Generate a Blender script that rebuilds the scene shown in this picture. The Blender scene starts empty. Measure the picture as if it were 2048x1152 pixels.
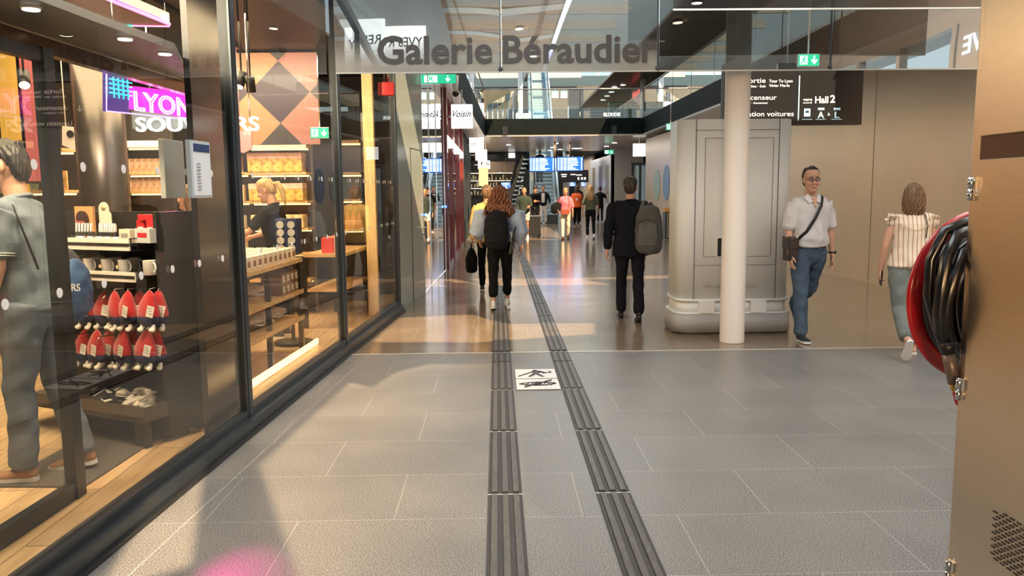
import bpy, bmesh, math, random
import numpy as np
from mathutils import Vector, Matrix, noise
random.seed(7)
COL = bpy.context.scene.collection
SC = bpy.context.scene
PI = math.pi

# ------------------------------------------------------------------ camera
CF, CH = 1600.0, 1.58                       # focal length in pixels of the 2048 frame, eye height
_y, _p, _r = math.radians(1.0), math.radians(6.93), math.radians(0.55)
FWD = Vector((math.sin(_y)*math.cos(_p), math.cos(_y)*math.cos(_p), -math.sin(_p)))
_r0 = Vector((math.cos(_y), -math.sin(_y), 0)); _u0 = _r0.cross(FWD)
RGT = _r0*math.cos(_r) - _u0*math.sin(_r); UPV = _u0*math.cos(_r) + _r0*math.sin(_r)
EYE = Vector((0, 0, CH))
cam_data = bpy.data.cameras.new('camera'); cam = bpy.data.objects.new('camera', cam_data); COL.objects.link(cam)
cam_data.sensor_width = 36.0; cam_data.lens = 36.0*CF/2048.0; cam_data.clip_start = 0.05; cam_data.clip_end = 400
cam.matrix_world = Matrix(((RGT.x, UPV.x, -FWD.x, EYE.x), (RGT.y, UPV.y, -FWD.y, EYE.y), (RGT.z, UPV.z, -FWD.z, EYE.z), (0, 0, 0, 1)))
SC.camera = cam
def ray(x, y): return FWD + RGT*((x-1024)/CF) - UPV*((y-576)/CF)
def G(x, y, z=0.0): d = ray(x, y); return EYE + d*((z-CH)/d.z)      # point of a horizontal plane
def at(x, y, Y): d = ray(x, y); return EYE + d*(Y/d.y)              # point of the plane at depth Y

# ------------------------------------------------------------------ view, world, lights
SC.view_settings.view_transform = 'Standard'; SC.view_settings.look = 'None'
SC.view_settings.gamma = 1.0; SC.view_settings.use_curve_mapping = False
SC.view_settings.exposure = 0.58
w = bpy.data.worlds.new('world'); SC.world = w; w.use_nodes = True
nt = w.node_tree; nt.nodes.clear()
wo = nt.nodes.new('ShaderNodeOutputWorld'); wb = nt.nodes.new('ShaderNodeBackground')
tc = nt.nodes.new('ShaderNodeTexCoord'); sep = nt.nodes.new('ShaderNodeSeparateXYZ'); rmp = nt.nodes.new('ShaderNodeValToRGB')
rmp.color_ramp.elements[0].position = 0.0; rmp.color_ramp.elements[0].color = (0.72, 0.86, 0.90, 1)
rmp.color_ramp.elements[1].position = 0.6; rmp.color_ramp.elements[1].color = (0.55, 0.74, 0.90, 1)
nt.links.new(tc.outputs['Generated'], sep.inputs[0]); nt.links.new(sep.outputs['Z'], rmp.inputs[0])
nt.links.new(rmp.outputs[0], wb.inputs[0]); nt.links.new(wb.outputs[0], wo.inputs[0]); wb.inputs[1].default_value = 1.05

SUN_TO = Vector((0.36, -0.74, 0.78)).normalized()                     # towards the sun
sl = bpy.data.lights.new('sun', 'SUN'); so = bpy.data.objects.new('sun', sl); COL.objects.link(so)
sl.energy = 8.5; sl.color = (1.0, 0.72, 0.42); sl.angle = math.radians(0.45)
so.rotation_euler = SUN_TO.to_track_quat('Z', 'Y').to_euler(); so.location = (5, -10, 20)

def area(name, loc, size, power, color=(1, 1, 1), rot=(0, 0, 0), sy=None, spread=None):
    l = bpy.data.lights.new(name, 'AREA'); o = bpy.data.objects.new(name, l); COL.objects.link(o)
    l.energy = power; l.color = color
    if sy: l.shape = 'RECTANGLE'; l.size = size; l.size_y = sy
    else: l.size = size
    if spread: l.spread = math.radians(spread)
    o.location = loc; o.rotation_euler = rot
    return o
def spot(name, loc, tgt, power, color, ang=60, blend=.5, rad=.04):
    l = bpy.data.lights.new(name, 'SPOT'); o = bpy.data.objects.new(name, l); COL.objects.link(o)
    l.energy = power; l.color = color; l.spot_size = math.radians(ang); l.spot_blend = blend; l.shadow_soft_size = rad
    o.location = loc; o.rotation_euler = (Vector(loc)-Vector(tgt)).to_track_quat('Z', 'Y').to_euler()
    return o
WARM = (1.0, 0.74, 0.42)
# area lamps of the hall and gallery; some only added as unseen fill
area('hall_fill', (4.6, 2.6, 5.9), 4.2, 330, (1, .96, .90), sy=7.5)  # added unseen lamp, broad fill from above for the hall
area('hall_fill_left', (-.4, 3.4, 5.9), 1.6, 110, (.92, .96, 1), sy=6.0)  # added unseen fill over the left part of the hall
area('wood_ceiling_fill', (2.0, -11.0, 2.9), 7, 230, (1, .92, .84), rot=(PI, 0, 0), sy=10)  # added low lamp facing up, unseen, to brighten the wood ceiling
area('rack_fill', (-2.55, 3.3, 3.05), 1.2, 60, (1, .80, .55), rot=(math.radians(35), 0, 0), sy=.8)  # added unseen lamp to brighten the front of the black rack
area('gallery_light', (3.0, 16.0, 6.7), 4.5, 210, (1, .90, .76), sy=11)
area('bridge_light', (2.5, 37.0, 3.55), 4.5, 140, (1, .9, .78), sy=8)
area('far_light', (2.5, 52.0, 6.5), 9, 300, (.9, .96, 1), sy=12)
area('cafe_fill', (-2.5, 48.0, 3.55), 5, 120, (1, .85, .65), sy=8)  # added lamp to fill the unlit area below the café slab
area('concourse_fill', (4.7, 49.0, 3.55), 1.4, 90, (1, .92, .82), sy=10)  # added lamp to fill the concourse right of the escalator
# added warm fill lamp behind the camera, in place of low evening sun
area('evening_fill', (-1.5, -9.0, 2.6), 3.0, 260, (1.0, .60, .28), rot=(PI/2, 0, math.radians(-38)), sy=1.4, spread=70)
# shop lighting
area('shop_light_front', (-3.3, 4.4, 3.1), 2.2, 75, WARM, sy=2.2)
area('shop_light_mid', (-3.2, 7.6, 3.1), 2.2, 95, WARM, sy=2.6)
area('shop_light_back', (-3.2, 9.2, 3.1), 2.8, 80, WARM, sy=.6, rot=(math.radians(30), 0, 0))

# ------------------------------------------------------------------ materials
MATS = {}
def _new(name):
    m = bpy.data.materials.new(name); m.use_nodes = True; MATS[name] = m
    return m, m.node_tree, m.node_tree.nodes['Principled BSDF']
def mat(name, color, rough=.5, metal=0., var=0., scale=20., bump=0., bscale=60., emit=None, estr=1., spec=.5, stretch=None, sheen=0., coat=0., trans=0.):
    if name in MATS: return MATS[name]
    m, nt, b = _new(name)
    c = tuple(color) + (1,)
    b.inputs['Base Color'].default_value = c; b.inputs['Roughness'].default_value = rough
    b.inputs['Metallic'].default_value = metal; b.inputs['Specular IOR Level'].default_value = spec
    if sheen: b.inputs['Sheen Weight'].default_value = sheen
    if coat: b.inputs['Coat Weight'].default_value = coat
    if trans: b.inputs['Transmission Weight'].default_value = trans
    if emit: b.inputs['Emission Color'].default_value = tuple(emit)+(1,); b.inputs['Emission Strength'].default_value = estr
    if var or bump:
        tc = nt.nodes.new('ShaderNodeTexCoord'); mp = nt.nodes.new('ShaderNodeMapping')
        if stretch: mp.inputs['Scale'].default_value = stretch
        nt.links.new(tc.outputs['Object'], mp.inputs[0])
    if var:
        n = nt.nodes.new('ShaderNodeTexNoise'); n.inputs['Scale'].default_value = scale; n.inputs['Detail'].default_value = 4
        r = nt.nodes.new('ShaderNodeValToRGB'); e = r.color_ramp.elements
        e[0].position = .3; e[1].position = .7
        e[0].color = tuple(max(0, v*(1-var)) for v in color)+(1,); e[1].color = tuple(min(1, v*(1+var)) for v in color)+(1,)
        nt.links.new(mp.outputs[0], n.inputs['Vector']); nt.links.new(n.outputs['Fac'], r.inputs[0]); nt.links.new(r.outputs[0], b.inputs['Base Color'])
    if bump:
        n2 = nt.nodes.new('ShaderNodeTexNoise'); n2.inputs['Scale'].default_value = bscale; n2.inputs['Detail'].default_value = 3
        bp = nt.nodes.new('ShaderNodeBump'); bp.inputs['Strength'].default_value = bump; bp.inputs['Distance'].default_value = .01
        nt.links.new(mp.outputs[0], n2.inputs['Vector']); nt.links.new(n2.outputs['Fac'], bp.inputs['Height']); nt.links.new(bp.outputs[0], b.inputs['Normal'])
    return m
def glow(name, color, strength=1.):
    return mat(name, color, .6, emit=color, estr=strength)
def glass(name, tint=(.9, .95, .93), base=.06, ior=1.5, refl=(1, 1, 1), rough=0., wob=0., wscale=1.0):
    """thin architectural pane: clear tint plus Fresnel mirror reflection"""
    m = bpy.data.materials.new(name); m.use_nodes = True; MATS[name] = m
    nt = m.node_tree; nt.nodes.clear()
    o = nt.nodes.new('ShaderNodeOutputMaterial'); mx = nt.nodes.new('ShaderNodeMixShader')
    t = nt.nodes.new('ShaderNodeBsdfTransparent'); g = nt.nodes.new('ShaderNodeBsdfGlossy')
    t.inputs[0].default_value = tuple(tint)+(1,); g.inputs['Color'].default_value = tuple(refl)+(1,); g.inputs['Roughness'].default_value = rough
    f = nt.nodes.new('ShaderNodeFresnel'); f.inputs['IOR'].default_value = ior
    a = nt.nodes.new('ShaderNodeMath'); a.operation = 'ADD'; a.use_clamp = True; a.inputs[1].default_value = base
    nt.links.new(f.outputs[0], a.inputs[0]); nt.links.new(a.outputs[0], mx.inputs[0])
    nt.links.new(t.outputs[0], mx.inputs[1]); nt.links.new(g.outputs[0], mx.inputs[2]); nt.links.new(mx.outputs[0], o.inputs[0])
    if wob:
        tc = nt.nodes.new('ShaderNodeTexCoord'); n = nt.nodes.new('ShaderNodeTexNoise'); n.inputs['Scale'].default_value = wscale; n.inputs['Detail'].default_value = 0
        bp = nt.nodes.new('ShaderNodeBump'); bp.inputs['Strength'].default_value = wob; bp.inputs['Distance'].default_value = .05
        nt.links.new(tc.outputs['Object'], n.inputs['Vector']); nt.links.new(n.outputs['Fac'], bp.inputs['Height'])
        nt.links.new(bp.outputs[0], g.inputs['Normal']); 
    return m

# ------------------------------------------------------------------ mesh helpers
class MB:
    """collects primitive shapes into ONE mesh"""
    def __init__(s): s.bm = bmesh.new(); s.mi = 0
    def _add(s, verts, faces, smooth=False):
        vs = [s.bm.verts.new(v) for v in verts]
        for f in faces:
            try: fc = s.bm.faces.new([vs[i] for i in f]); fc.smooth = smooth; fc.material_index = s.mi
            except ValueError: pass
        return vs
    def box(s, c, d, rz=0., m=None, bev=0.):
        x, y, z = (v/2 for v in d)
        P = [Vector(p) for p in ((-x,-y,-z),(x,-y,-z),(x,y,-z),(-x,y,-z),(-x,-y,z),(x,-y,z),(x,y,z),(-x,y,z))]
        R = (m if m is not None else Matrix.Rotation(rz, 3, 'Z'))
        vs = s._add([R @ p + Vector(c) for p in P], [(0,3,2,1),(4,5,6,7),(0,1,5,4),(1,2,6,5),(2,3,7,6),(3,0,4,7)])
        if bev:
            es = set(e for v in vs for e in v.link_edges)
            bmesh.ops.bevel(s.bm, geom=list(es), offset=bev, segments=2, affect='EDGES', profile=.6)
        return s
    def quad(s, a, b, c, d): s._add([a, b, c, d], [(0, 1, 2, 3)]); return s
    def prism(s, pts, z0, z1, top=True):
        n = len(pts); a = sum(pts[i][0]*pts[(i+1) % n][1]-pts[(i+1) % n][0]*pts[i][1] for i in range(n))
        if a < 0: pts = pts[::-1]
        v = [(p[0], p[1], z0) for p in pts]+[(p[0], p[1], z1) for p in pts]
        s._add(v, [tuple(range(n))[::-1], tuple(range(n, 2*n))]+[(i, (i+1) % n, n+(i+1) % n, n+i) for i in range(n)]); return s
    def extr(s, pts, off):
        """polygon of 3-D points extruded by a vector"""
        n = len(pts); off = Vector(off); P = [Vector(p) for p in pts]
        nrm = Vector((0, 0, 0))
        for i in range(n): nrm += P[i].cross(P[(i+1) % n])
        if nrm.dot(off) > 0: P = P[::-1]
        s._add(P+[p+off for p in P], [tuple(range(n)), tuple(range(n, 2*n))[::-1]]+[(i, n+i, n+(i+1) % n, (i+1) % n) for i in range(n)]); return s
    def cyl(s, p0, p1, r0, r1=None, n=16, cap=True, smooth=True):
        r1 = r0 if r1 is None else r1
        p0, p1 = Vector(p0), Vector(p1); d = (p1-p0).normalized()
        a = d.orthogonal().normalized(); b = d.cross(a)
        v = [p0+(a*math.cos(2*PI*i/n)+b*math.sin(2*PI*i/n))*r0 for i in range(n)]+[p1+(a*math.cos(2*PI*i/n)+b*math.sin(2*PI*i/n))*r1 for i in range(n)]
        vs = s._add(v, [(i, (i+1) % n, n+(i+1) % n, n+i) for i in range(n)], smooth)
        if cap:
            for f in (vs[:n][::-1], vs[n:]):
                fc = s.bm.faces.new(f); fc.material_index = s.mi
        return s
    def tube(s, pts, r, n=8, closed=False):
        pts = [Vector(p) for p in pts]; rs = r if isinstance(r, (list, tuple)) else [r]*len(pts)
        return s.loft([(p, q, q) for p, q in zip(pts, rs)], n=n, round_ends=False, closed=closed)
    def loft(s, secs, side=None, n=16, round_ends=True, closed=False):
        """rings (centre, half-width along side, half-depth) joined along their path"""
        P = [Vector(q[0]) for q in secs]; k = len(P); rings = []
        prev = None
        def ring(c, d, rx, ry, sd):
            dd = d.normalized(); x = sd-dd*sd.dot(dd)
            x = x.normalized() if x.length > 1e-5 else dd.orthogonal().normalized()
            y = dd.cross(x); return [c+x*rx*math.cos(2*PI*i/n)+y*ry*math.sin(2*PI*i/n) for i in range(n)], x
        sd = Vector(side) if side is not None else None
        for i in range(k):
            if closed: d = (P[(i+1) % k]-P[i-1])
            else: d = (P[min(i+1, k-1)]-P[max(i-1, 0)])
            if d.length < 1e-7: d = Vector((0, 0, 1))
            ref = sd if sd is not None else (prev if prev is not None else d.orthogonal())
            rg, x = ring(P[i], d, secs[i][1], secs[i][2], ref); prev = x
            if round_ends and not closed and i == 0:
                dd = d.normalized(); h = min(secs[0][1], secs[0][2], .035)*(.4 if n >= 22 and min(secs[0][1], secs[0][2]) < .04 else 1)
                for t in (.92, .7): rings.append(ring(P[0]-dd*h*t, d, secs[0][1]*math.sqrt(1-t*t), secs[0][2]*math.sqrt(1-t*t), ref)[0])
            rings.append(rg)
            if round_ends and not closed and i == k-1:
                dd = d.normalized(); h = min(secs[-1][1], secs[-1][2], .035)*(.4 if n >= 22 and min(secs[-1][1], secs[-1][2]) < .04 else 1)
                for t in (.7, .92): rings.append(ring(P[-1]+dd*h*t, d, secs[-1][1]*math.sqrt(1-t*t), secs[-1][2]*math.sqrt(1-t*t), ref)[0])
        vs = [[s.bm.verts.new(v) for v in rg] for rg in rings]
        R = len(vs)
        for j in range(R if closed else R-1):
            a, b = vs[j], vs[(j+1) % R]
            for i in range(n):
                f = s.bm.faces.new((a[i], a[(i+1) % n], b[(i+1) % n], b[i])); f.smooth = True; f.material_index = s.mi
        if not closed:
            f = s.bm.faces.new(vs[0][::-1]); f.smooth = True; f.material_index = s.mi
            f = s.bm.faces.new(vs[-1]); f.smooth = True; f.material_index = s.mi
        return s
    def ball(s, c, r, sc=(1, 1, 1), seg=16, rings=10, m=None):
        c = Vector(c); v = []; f = []
        for j in range(rings+1):
            th = PI*j/rings
            for i in range(seg):
                p = Vector((math.sin(th)*math.cos(2*PI*i/seg)*r*sc[0], math.sin(th)*math.sin(2*PI*i/seg)*r*sc[1], math.cos(th)*r*sc[2]))
                v.append(c+((m @ p) if m is not None else p))
        for j in range(rings):
            for i in range(seg):
                a, b = j*seg+i, j*seg+(i+1) % seg; q = [a, a+seg, b+seg, b]
                if j == 0: q = [a, a+seg, b+seg]
                if j == rings-1: q = [a, a+seg, b]
                f.append(tuple(q))
        s._add(v, f, True)
        bmesh.ops.remove_doubles(s.bm, verts=s.bm.verts, dist=1e-6) if len(s.bm.verts) < 400 else None
        return s
    def lathe(s, c, prof, n=24, smooth=True, axis=None):
        """profile [(r, z)] turned about the vertical through c"""
        c = Vector(c); v = []; k = len(prof)
        for r, z in prof:
            for i in range(n): v.append(c+Vector((r*math.cos(2*PI*i/n), r*math.sin(2*PI*i/n), z)))
        f = [(j*n+i, j*n+(i+1) % n, (j+1)*n+(i+1) % n, (j+1)*n+i) for j in range(k-1) for i in range(n)]
        f += [tuple(range(n))[::-1], tuple(range((k-1)*n, k*n))]
        s._add(v, f, smooth); return s
    def text(s, body, origin, size, xdir=(1, 0, 0), up=(0, 0, 1), depth=.004, align='LEFT', bold=0., space=1., xs=1., shear=0.):
        """lettering as geometry, baseline start at origin"""
        cu = bpy.data.curves.new('t', 'FONT'); cu.body = body; cu.size = size; cu.extrude = depth/2; cu.align_x = align
        cu.offset = bold*size; cu.shear = shear; cu.space_character = space; cu.resolution_u = 3
        o = bpy.data.objects.new('t', cu); COL.objects.link(o)
        dg = bpy.context.evaluated_depsgraph_get(); me = bpy.data.meshes.new_from_object(o.evaluated_get(dg))
        bpy.data.objects.remove(o); bpy.data.curves.remove(cu)
        X = Vector(xdir).normalized(); Z = Vector(up).normalized(); N = X.cross(Z)
        M = Matrix(((X.x*xs, Z.x, N.x, origin[0]), (X.y*xs, Z.y, N.y, origin[1]), (X.z*xs, Z.z, N.z, origin[2]), (0, 0, 0, 1)))
        me.transform(M); k = len(s.bm.faces); s.bm.from_mesh(me); s.bm.faces.ensure_lookup_table()
        for f in s.bm.faces[k:]: f.material_index = s.mi
        bpy.data.meshes.remove(me); return s
    def mesh(s, name='m'):
        bmesh.ops.recalc_face_normals(s.bm, faces=s.bm.faces) if len(s.bm.faces) < 60000 else None
        me = bpy.data.meshes.new(name); s.bm.to_mesh(me); s.bm.free(); return me
    def build(s, name, m, parent=None, world=False, label=None, kind=None, remesh=0., smooth=0, fold=None):
        me = s.mesh(name)
        if remesh: me = voxel(me, remesh, smooth, fold)
        return link(name, me, m, parent, world, label, kind)
def link(name, me, m, parent=None, world=False, label=None, kind=None):
    for q in (m if isinstance(m, (list, tuple)) else [m]): me.materials.append(q)
    o = bpy.data.objects.new(name, me); COL.objects.link(o)
    if parent is not None:
        o.parent = parent
        if world: me.transform(wm(parent).inverted())
    if label: o['label'] = label
    if kind: o['kind'] = kind
    return o
def wm(o):
    M = Matrix.LocRotScale(o.location, o.rotation_euler, o.scale)
    return wm(o.parent) @ M if o.parent else M
def voxel(me, size, smooth=2, fold=None):
    o = bpy.data.objects.new('tmp', me); COL.objects.link(o)
    md = o.modifiers.new('r', 'REMESH'); md.mode = 'VOXEL'; md.voxel_size = size; md.use_smooth_shade = True
    if smooth: sm = o.modifiers.new('s', 'SMOOTH'); sm.iterations = smooth; sm.factor = .5
    dg = bpy.context.evaluated_depsgraph_get(); out = bpy.data.meshes.new_from_object(o.evaluated_get(dg))
    bpy.data.objects.remove(o); bpy.data.meshes.remove(me)
    out.materials.clear()
    if fold:
        n = len(out.vertices); co = np.empty(n*3); out.vertices.foreach_get('co', co); co = co.reshape(-1, 3)
        no = np.empty(n*3); out.vertices.foreach_get('normal', no); no = no.reshape(-1, 3)
        d = fold(co); out.vertices.foreach_set('co', (co+no*d[:, None]).ravel()); out.update()
    return out
def folds(amp, f=1., zs=1., seed=0.):
    """cloth wrinkles: several crossing bands of soft ridges"""
    def fn(c):
        x, y, z = c[:, 0]*f, c[:, 1]*f, c[:, 2]*f*zs
        w1 = np.sin(x*31+seed+2.1*np.sin(z*17+seed))*np.sin(z*23+1.7*np.sin(x*19+y*13+seed))
        w2 = np.sin((x+y)*47+z*29+seed*2+1.5*np.sin(z*11))
        w3 = np.sin(z*61-x*22+y*31+seed*3)*np.sin(x*9+z*7+seed)
        return amp*(.55*w1+.3*w2+.25*w3)
    return fn
def thing(name, label, cat, loc=(0, 0, 0), rz=0., group=None):
    o = bpy.data.objects.new(name, None); COL.objects.link(o); o.empty_display_size = .1
    o.location = loc; o.rotation_euler = (0, 0, rz); o['label'] = label; o['category'] = cat
    if group: o['group'] = group
    return o
def tag(o, label, cat, group=None, kind=None):
    o['label'] = label; o['category'] = cat
    if group: o['group'] = group
    if kind: o['kind'] = kind
    return o
def struct(o, label=None):
    o['kind'] = 'structure'
    if label: o['label'] = label
    return o
def children(o): return [c for c in bpy.data.objects if c.parent == o]
def dup(o, loc=None, rz=None, label=None, parent=None):
    c = o.copy(); COL.objects.link(c)
    if parent is not None: c.parent = parent
    if loc is not None: c.location = loc
    if rz is not None: c.rotation_euler = (0, 0, rz)
    if label: c['label'] = label
    for ch in children(o): dup(ch, parent=c)
    return c
# ------------------------------------------------------------------ floor materials
def floor_mat(name, c1, c2, rough, joint, bw, bh, ox, oy, spk=900., bump=.12, border=False, spec=.5, rv=.1):
    m, nt, b = _new(name); L = nt.links.new; N = nt.nodes.new
    tc = N('ShaderNodeTexCoord'); mp = N('ShaderNodeMapping'); mp.inputs['Location'].default_value = (ox, oy, 0)
    L(tc.outputs['Object'], mp.inputs[0])
    br = N('ShaderNodeTexBrick'); br.inputs['Scale'].default_value = 1.0; br.offset = .5
    br.inputs['Brick Width'].default_value = bw; br.inputs['Row Height'].default_value = bh
    br.inputs['Mortar Size'].default_value = .0016; br.inputs['Mortar Smooth'].default_value = .1
    br.inputs['Color1'].default_value = (.94, .94, .94, 1); br.inputs['Color2'].default_value = (1.05, 1.04, 1.03, 1); br.inputs['Mortar'].default_value = joint+(1,)
    L(mp.outputs[0], br.inputs['Vector'])
    n = N('ShaderNodeTexNoise'); n.inputs['Scale'].default_value = spk; n.inputs['Detail'].default_value = 3; L(tc.outputs['Object'], n.inputs['Vector'])
    r = N('ShaderNodeValToRGB'); r.color_ramp.elements[0].position = .36; r.color_ramp.elements[1].position = .66
    r.color_ramp.elements[0].color = c1+(1,); r.color_ramp.elements[1].color = c2+(1,); L(n.outputs['Fac'], r.inputs[0])
    n2 = N('ShaderNodeTexNoise'); n2.inputs['Scale'].default_value = 1.7; n2.inputs['Detail'].default_value = 6; L(tc.outputs['Object'], n2.inputs['Vector'])
    r2 = N('ShaderNodeValToRGB'); r2.color_ramp.elements[0].position = .3; r2.color_ramp.elements[1].position = .7
    r2.color_ramp.elements[0].color = (.86, .86, .86, 1); r2.color_ramp.elements[1].color = (1.08, 1.07, 1.06, 1); L(n2.outputs['Fac'], r2.inputs[0])
    m1 = N('ShaderNodeMixRGB'); m1.blend_type = 'MULTIPLY'; m1.inputs[0].default_value = 1; L(r.outputs[0], m1.inputs[1]); L(r2.outputs[0], m1.inputs[2])
    m2 = N('ShaderNodeMixRGB'); m2.blend_type = 'MULTIPLY'; m2.inputs[0].default_value = 1; L(m1.outputs[0], m2.inputs[1]); L(br.outputs['Color'], m2.inputs[2])
    m3 = N('ShaderNodeMixRGB'); m3.inputs[2].default_value = joint+(1,); L(br.outputs['Fac'], m3.inputs[0]); L(m2.outputs[0], m3.inputs[1])
    L(m3.outputs[0], b.inputs['Base Color'])
    mr = N('ShaderNodeMapRange'); mr.inputs['To Min'].default_value = rough-rv; mr.inputs['To Max'].default_value = rough+rv; L(n2.outputs['Fac'], mr.inputs[0]); L(mr.outputs[0], b.inputs['Roughness'])
    bp = N('ShaderNodeBump'); bp.inputs['Strength'].default_value = bump; bp.inputs['Distance'].default_value = .002; L(n.outputs['Fac'], bp.inputs['Height']); L(bp.outputs[0], b.inputs['Normal'])
    b.inputs['Specular IOR Level'].default_value = spec
    return m
M_floor = floor_mat('granite_grey', (.042, .042, .044), (.335, .325, .308), .36, (.40, .385, .36), .92, .617, .06, -.03, spk=170., bump=.04)
M_gall = floor_mat('granite_polished', (.135, .098, .068), (.28, .215, .155), .15, (.36, .33, .29), 1.25, .617, .3, .07, spk=190., bump=.05, spec=.9, rv=.06)

def wood_mat(name, a, b_, rough=.45, scale=3., stretch=(1, 14, 14), planks=None):
    m, nt, b = _new(name); L = nt.links.new; N = nt.nodes.new
    tc = N('ShaderNodeTexCoord'); mp = N('ShaderNodeMapping'); mp.inputs['Scale'].default_value = stretch; L(tc.outputs['Object'], mp.inputs[0])
    n = N('ShaderNodeTexNoise'); n.inputs['Scale'].default_value = scale; n.inputs['Detail'].default_value = 5; n.inputs['Distortion'].default_value = .4; L(mp.outputs[0], n.inputs['Vector'])
    r = N('ShaderNodeValToRGB'); r.color_ramp.elements[0].position = .3; r.color_ramp.elements[1].position = .7
    r.color_ramp.elements[0].color = a+(1,); r.color_ramp.elements[1].color = b_+(1,); L(n.outputs['Fac'], r.inputs[0])
    out = r.outputs[0]
    if planks:
        br = N('ShaderNodeTexBrick'); br.inputs['Scale'].default_value = 1; br.inputs['Brick Width'].default_value = planks[0]; br.inputs['Row Height'].default_value = planks[1]
        br.inputs['Mortar Size'].default_value = .004; br.inputs['Color1'].default_value = (.8, .8, .8, 1); br.inputs['Color2'].default_value = (1.1, 1.1, 1.1, 1); br.inputs['Mortar'].default_value = (.35, .3, .25, 1)
        mp2 = N('ShaderNodeMapping'); mp2.inputs['Rotation'].default_value = (0, 0, planks[2]); L(tc.outputs['Object'], mp2.inputs[0]); L(mp2.outputs[0], br.inputs['Vector'])
        mx = N('ShaderNodeMixRGB'); mx.blend_type = 'MULTIPLY'; mx.inputs[0].default_value = 1; L(out, mx.inputs[1]); L(br.outputs['Color'], mx.inputs[2]); out = mx.outputs[0]
    L(out, b.inputs['Base Color']); b.inputs['Roughness'].default_value = rough
    return m
M_shopfloor = wood_mat('oak_floor', (.50, .33, .17), (.72, .52, .30), .35, 2.2, (10, 1.2, 1), planks=(1.4, .18, PI/2))
M_woodceil = wood_mat('slatted_wood', (.33, .15, .06), (.62, .33, .15), .4, 2., (.8, 14, 1), planks=(2.4, .12, 0))
M_whiteceil = mat('white_metal_ceiling', (.62, .61, .60), .32, metal=.25)
M_greyceil = mat('brown_grey_metal', (.20, .165, .14), .28, metal=.4)
M_soffit = mat('soffit_satin', (.62, .53, .46), .22, metal=.35)
M_fascia = mat('fascia_dark', (.005, .008, .008), .6, var=.2, scale=3, spec=.1)
M_dark = mat('frame_anthracite', (.035, .042, .048), .32, metal=.4)
M_dark2 = mat('frame_edge', (.10, .12, .135), .3, metal=.6)
M_black = mat('black_satin', (.012, .012, .013), .4)
M_hoard = mat('hoarding_satin', (.66, .55, .43), .27, metal=.35, var=.05, scale=.6)
M_hoardw = mat('hoarding_white', (.72, .74, .80), .3)
M_white = mat('white_paint', (.78, .77, .74), .4)
M_greypaint = mat('grey_paint', (.44, .46, .46), .45)
M_steel = mat('brushed_steel', (.74, .63, .50), .30, metal=1., var=.05, scale=14, stretch=(1, 1, 30), bump=.02, bscale=200)
M_chrome = mat('chrome', (.75, .75, .74), .15, metal=1.)
GL_shop = glass('shopfront_glass', (.95, .96, .95), .0, 1.52)
GL_side = glass('mirror_glass', (.55, .60, .58), .30, 1.9)
GL_screen = glass('screen_glass', (.50, .52, .50), .40, 1.5, refl=(.95, .97, .96), wob=.10, wscale=1.1)
GL_rail = glass('railing_glass', (.72, .88, .84), .05, 1.5)
GL_sky = glass('rooflight_glass', (.9, .95, .96), .02, 1.4)

# ------------------------------------------------------------------ façade line of the left shops
FAC = [(-2.05, -.5), (-1.865, 2.55), (-1.70, 5.28), (-1.53, 7.85), (-1.33, 10.6), (-1.15, 12.54), (-1.04, 16.2), (-1.04, 31.0)]
def fac_x(Y):
    for (xa, ya), (xb, yb) in zip(FAC, FAC[1:]):
        if ya <= Y <= yb: return xa+(xb-xa)*(Y-ya)/(yb-ya)
    return FAC[-1][0] if Y > 31 else FAC[0][0]

def slab(name, pts, z0, z1, m, **k):
    b = MB(); b.prism(pts, z0, z1); return struct(b.build(name, m, **k))
slab('floor', [(-2.05, -.5), (-1.865, 2.55), (-1.70, 5.28), (-1.54, 7.70), (14, 7.70), (14, -22), (-8, -22), (-8, -.5)], -.1, 0, M_floor)
slab('floor_gallery', [(-1.54, 7.70), (-1.33, 10.6), (-1.15, 12.54), (-1.04, 16.2), (-1.04, 31), (-8, 31), (-8, 80), (16, 80), (16, 7.70)], -.1, 0, M_gall)
slab('floor_shop', [(-2.05, -.5), (-1.865, 2.55), (-1.70, 5.28), (-1.53, 7.85), (-1.33, 10.6), (-1.21, 12.4), (-8, 12.4), (-8, -.5)], -.1, .001, M_shopfloor)
b = MB(); b.box((1.9, 7.73, .001), (7.2, .035, .008)); struct(b.build('trim_1', mat('threshold_metal', (.66, .62, .57), .3, metal=.5)))
b = MB()                                                                # straight joint along the shopfront
for (xa, ya), (xb, yb) in zip(FAC[1:3], FAC[2:4]):
    a, c = Vector((xa+.27, ya, 0)), Vector((xb+.27, yb, 0)); t = (c-a).normalized()*.0; n = Vector((.0025, 0, 0))
    b.quad(a-n+Vector((0, 0, .0012)), a+n+Vector((0, 0, .0012)), c+n+Vector((0, 0, .0012)), c-n+Vector((0, 0, .0012)))
struct(b.build('trim_2', mat('joint_light', (.42, .40, .37), .6)))

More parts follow.
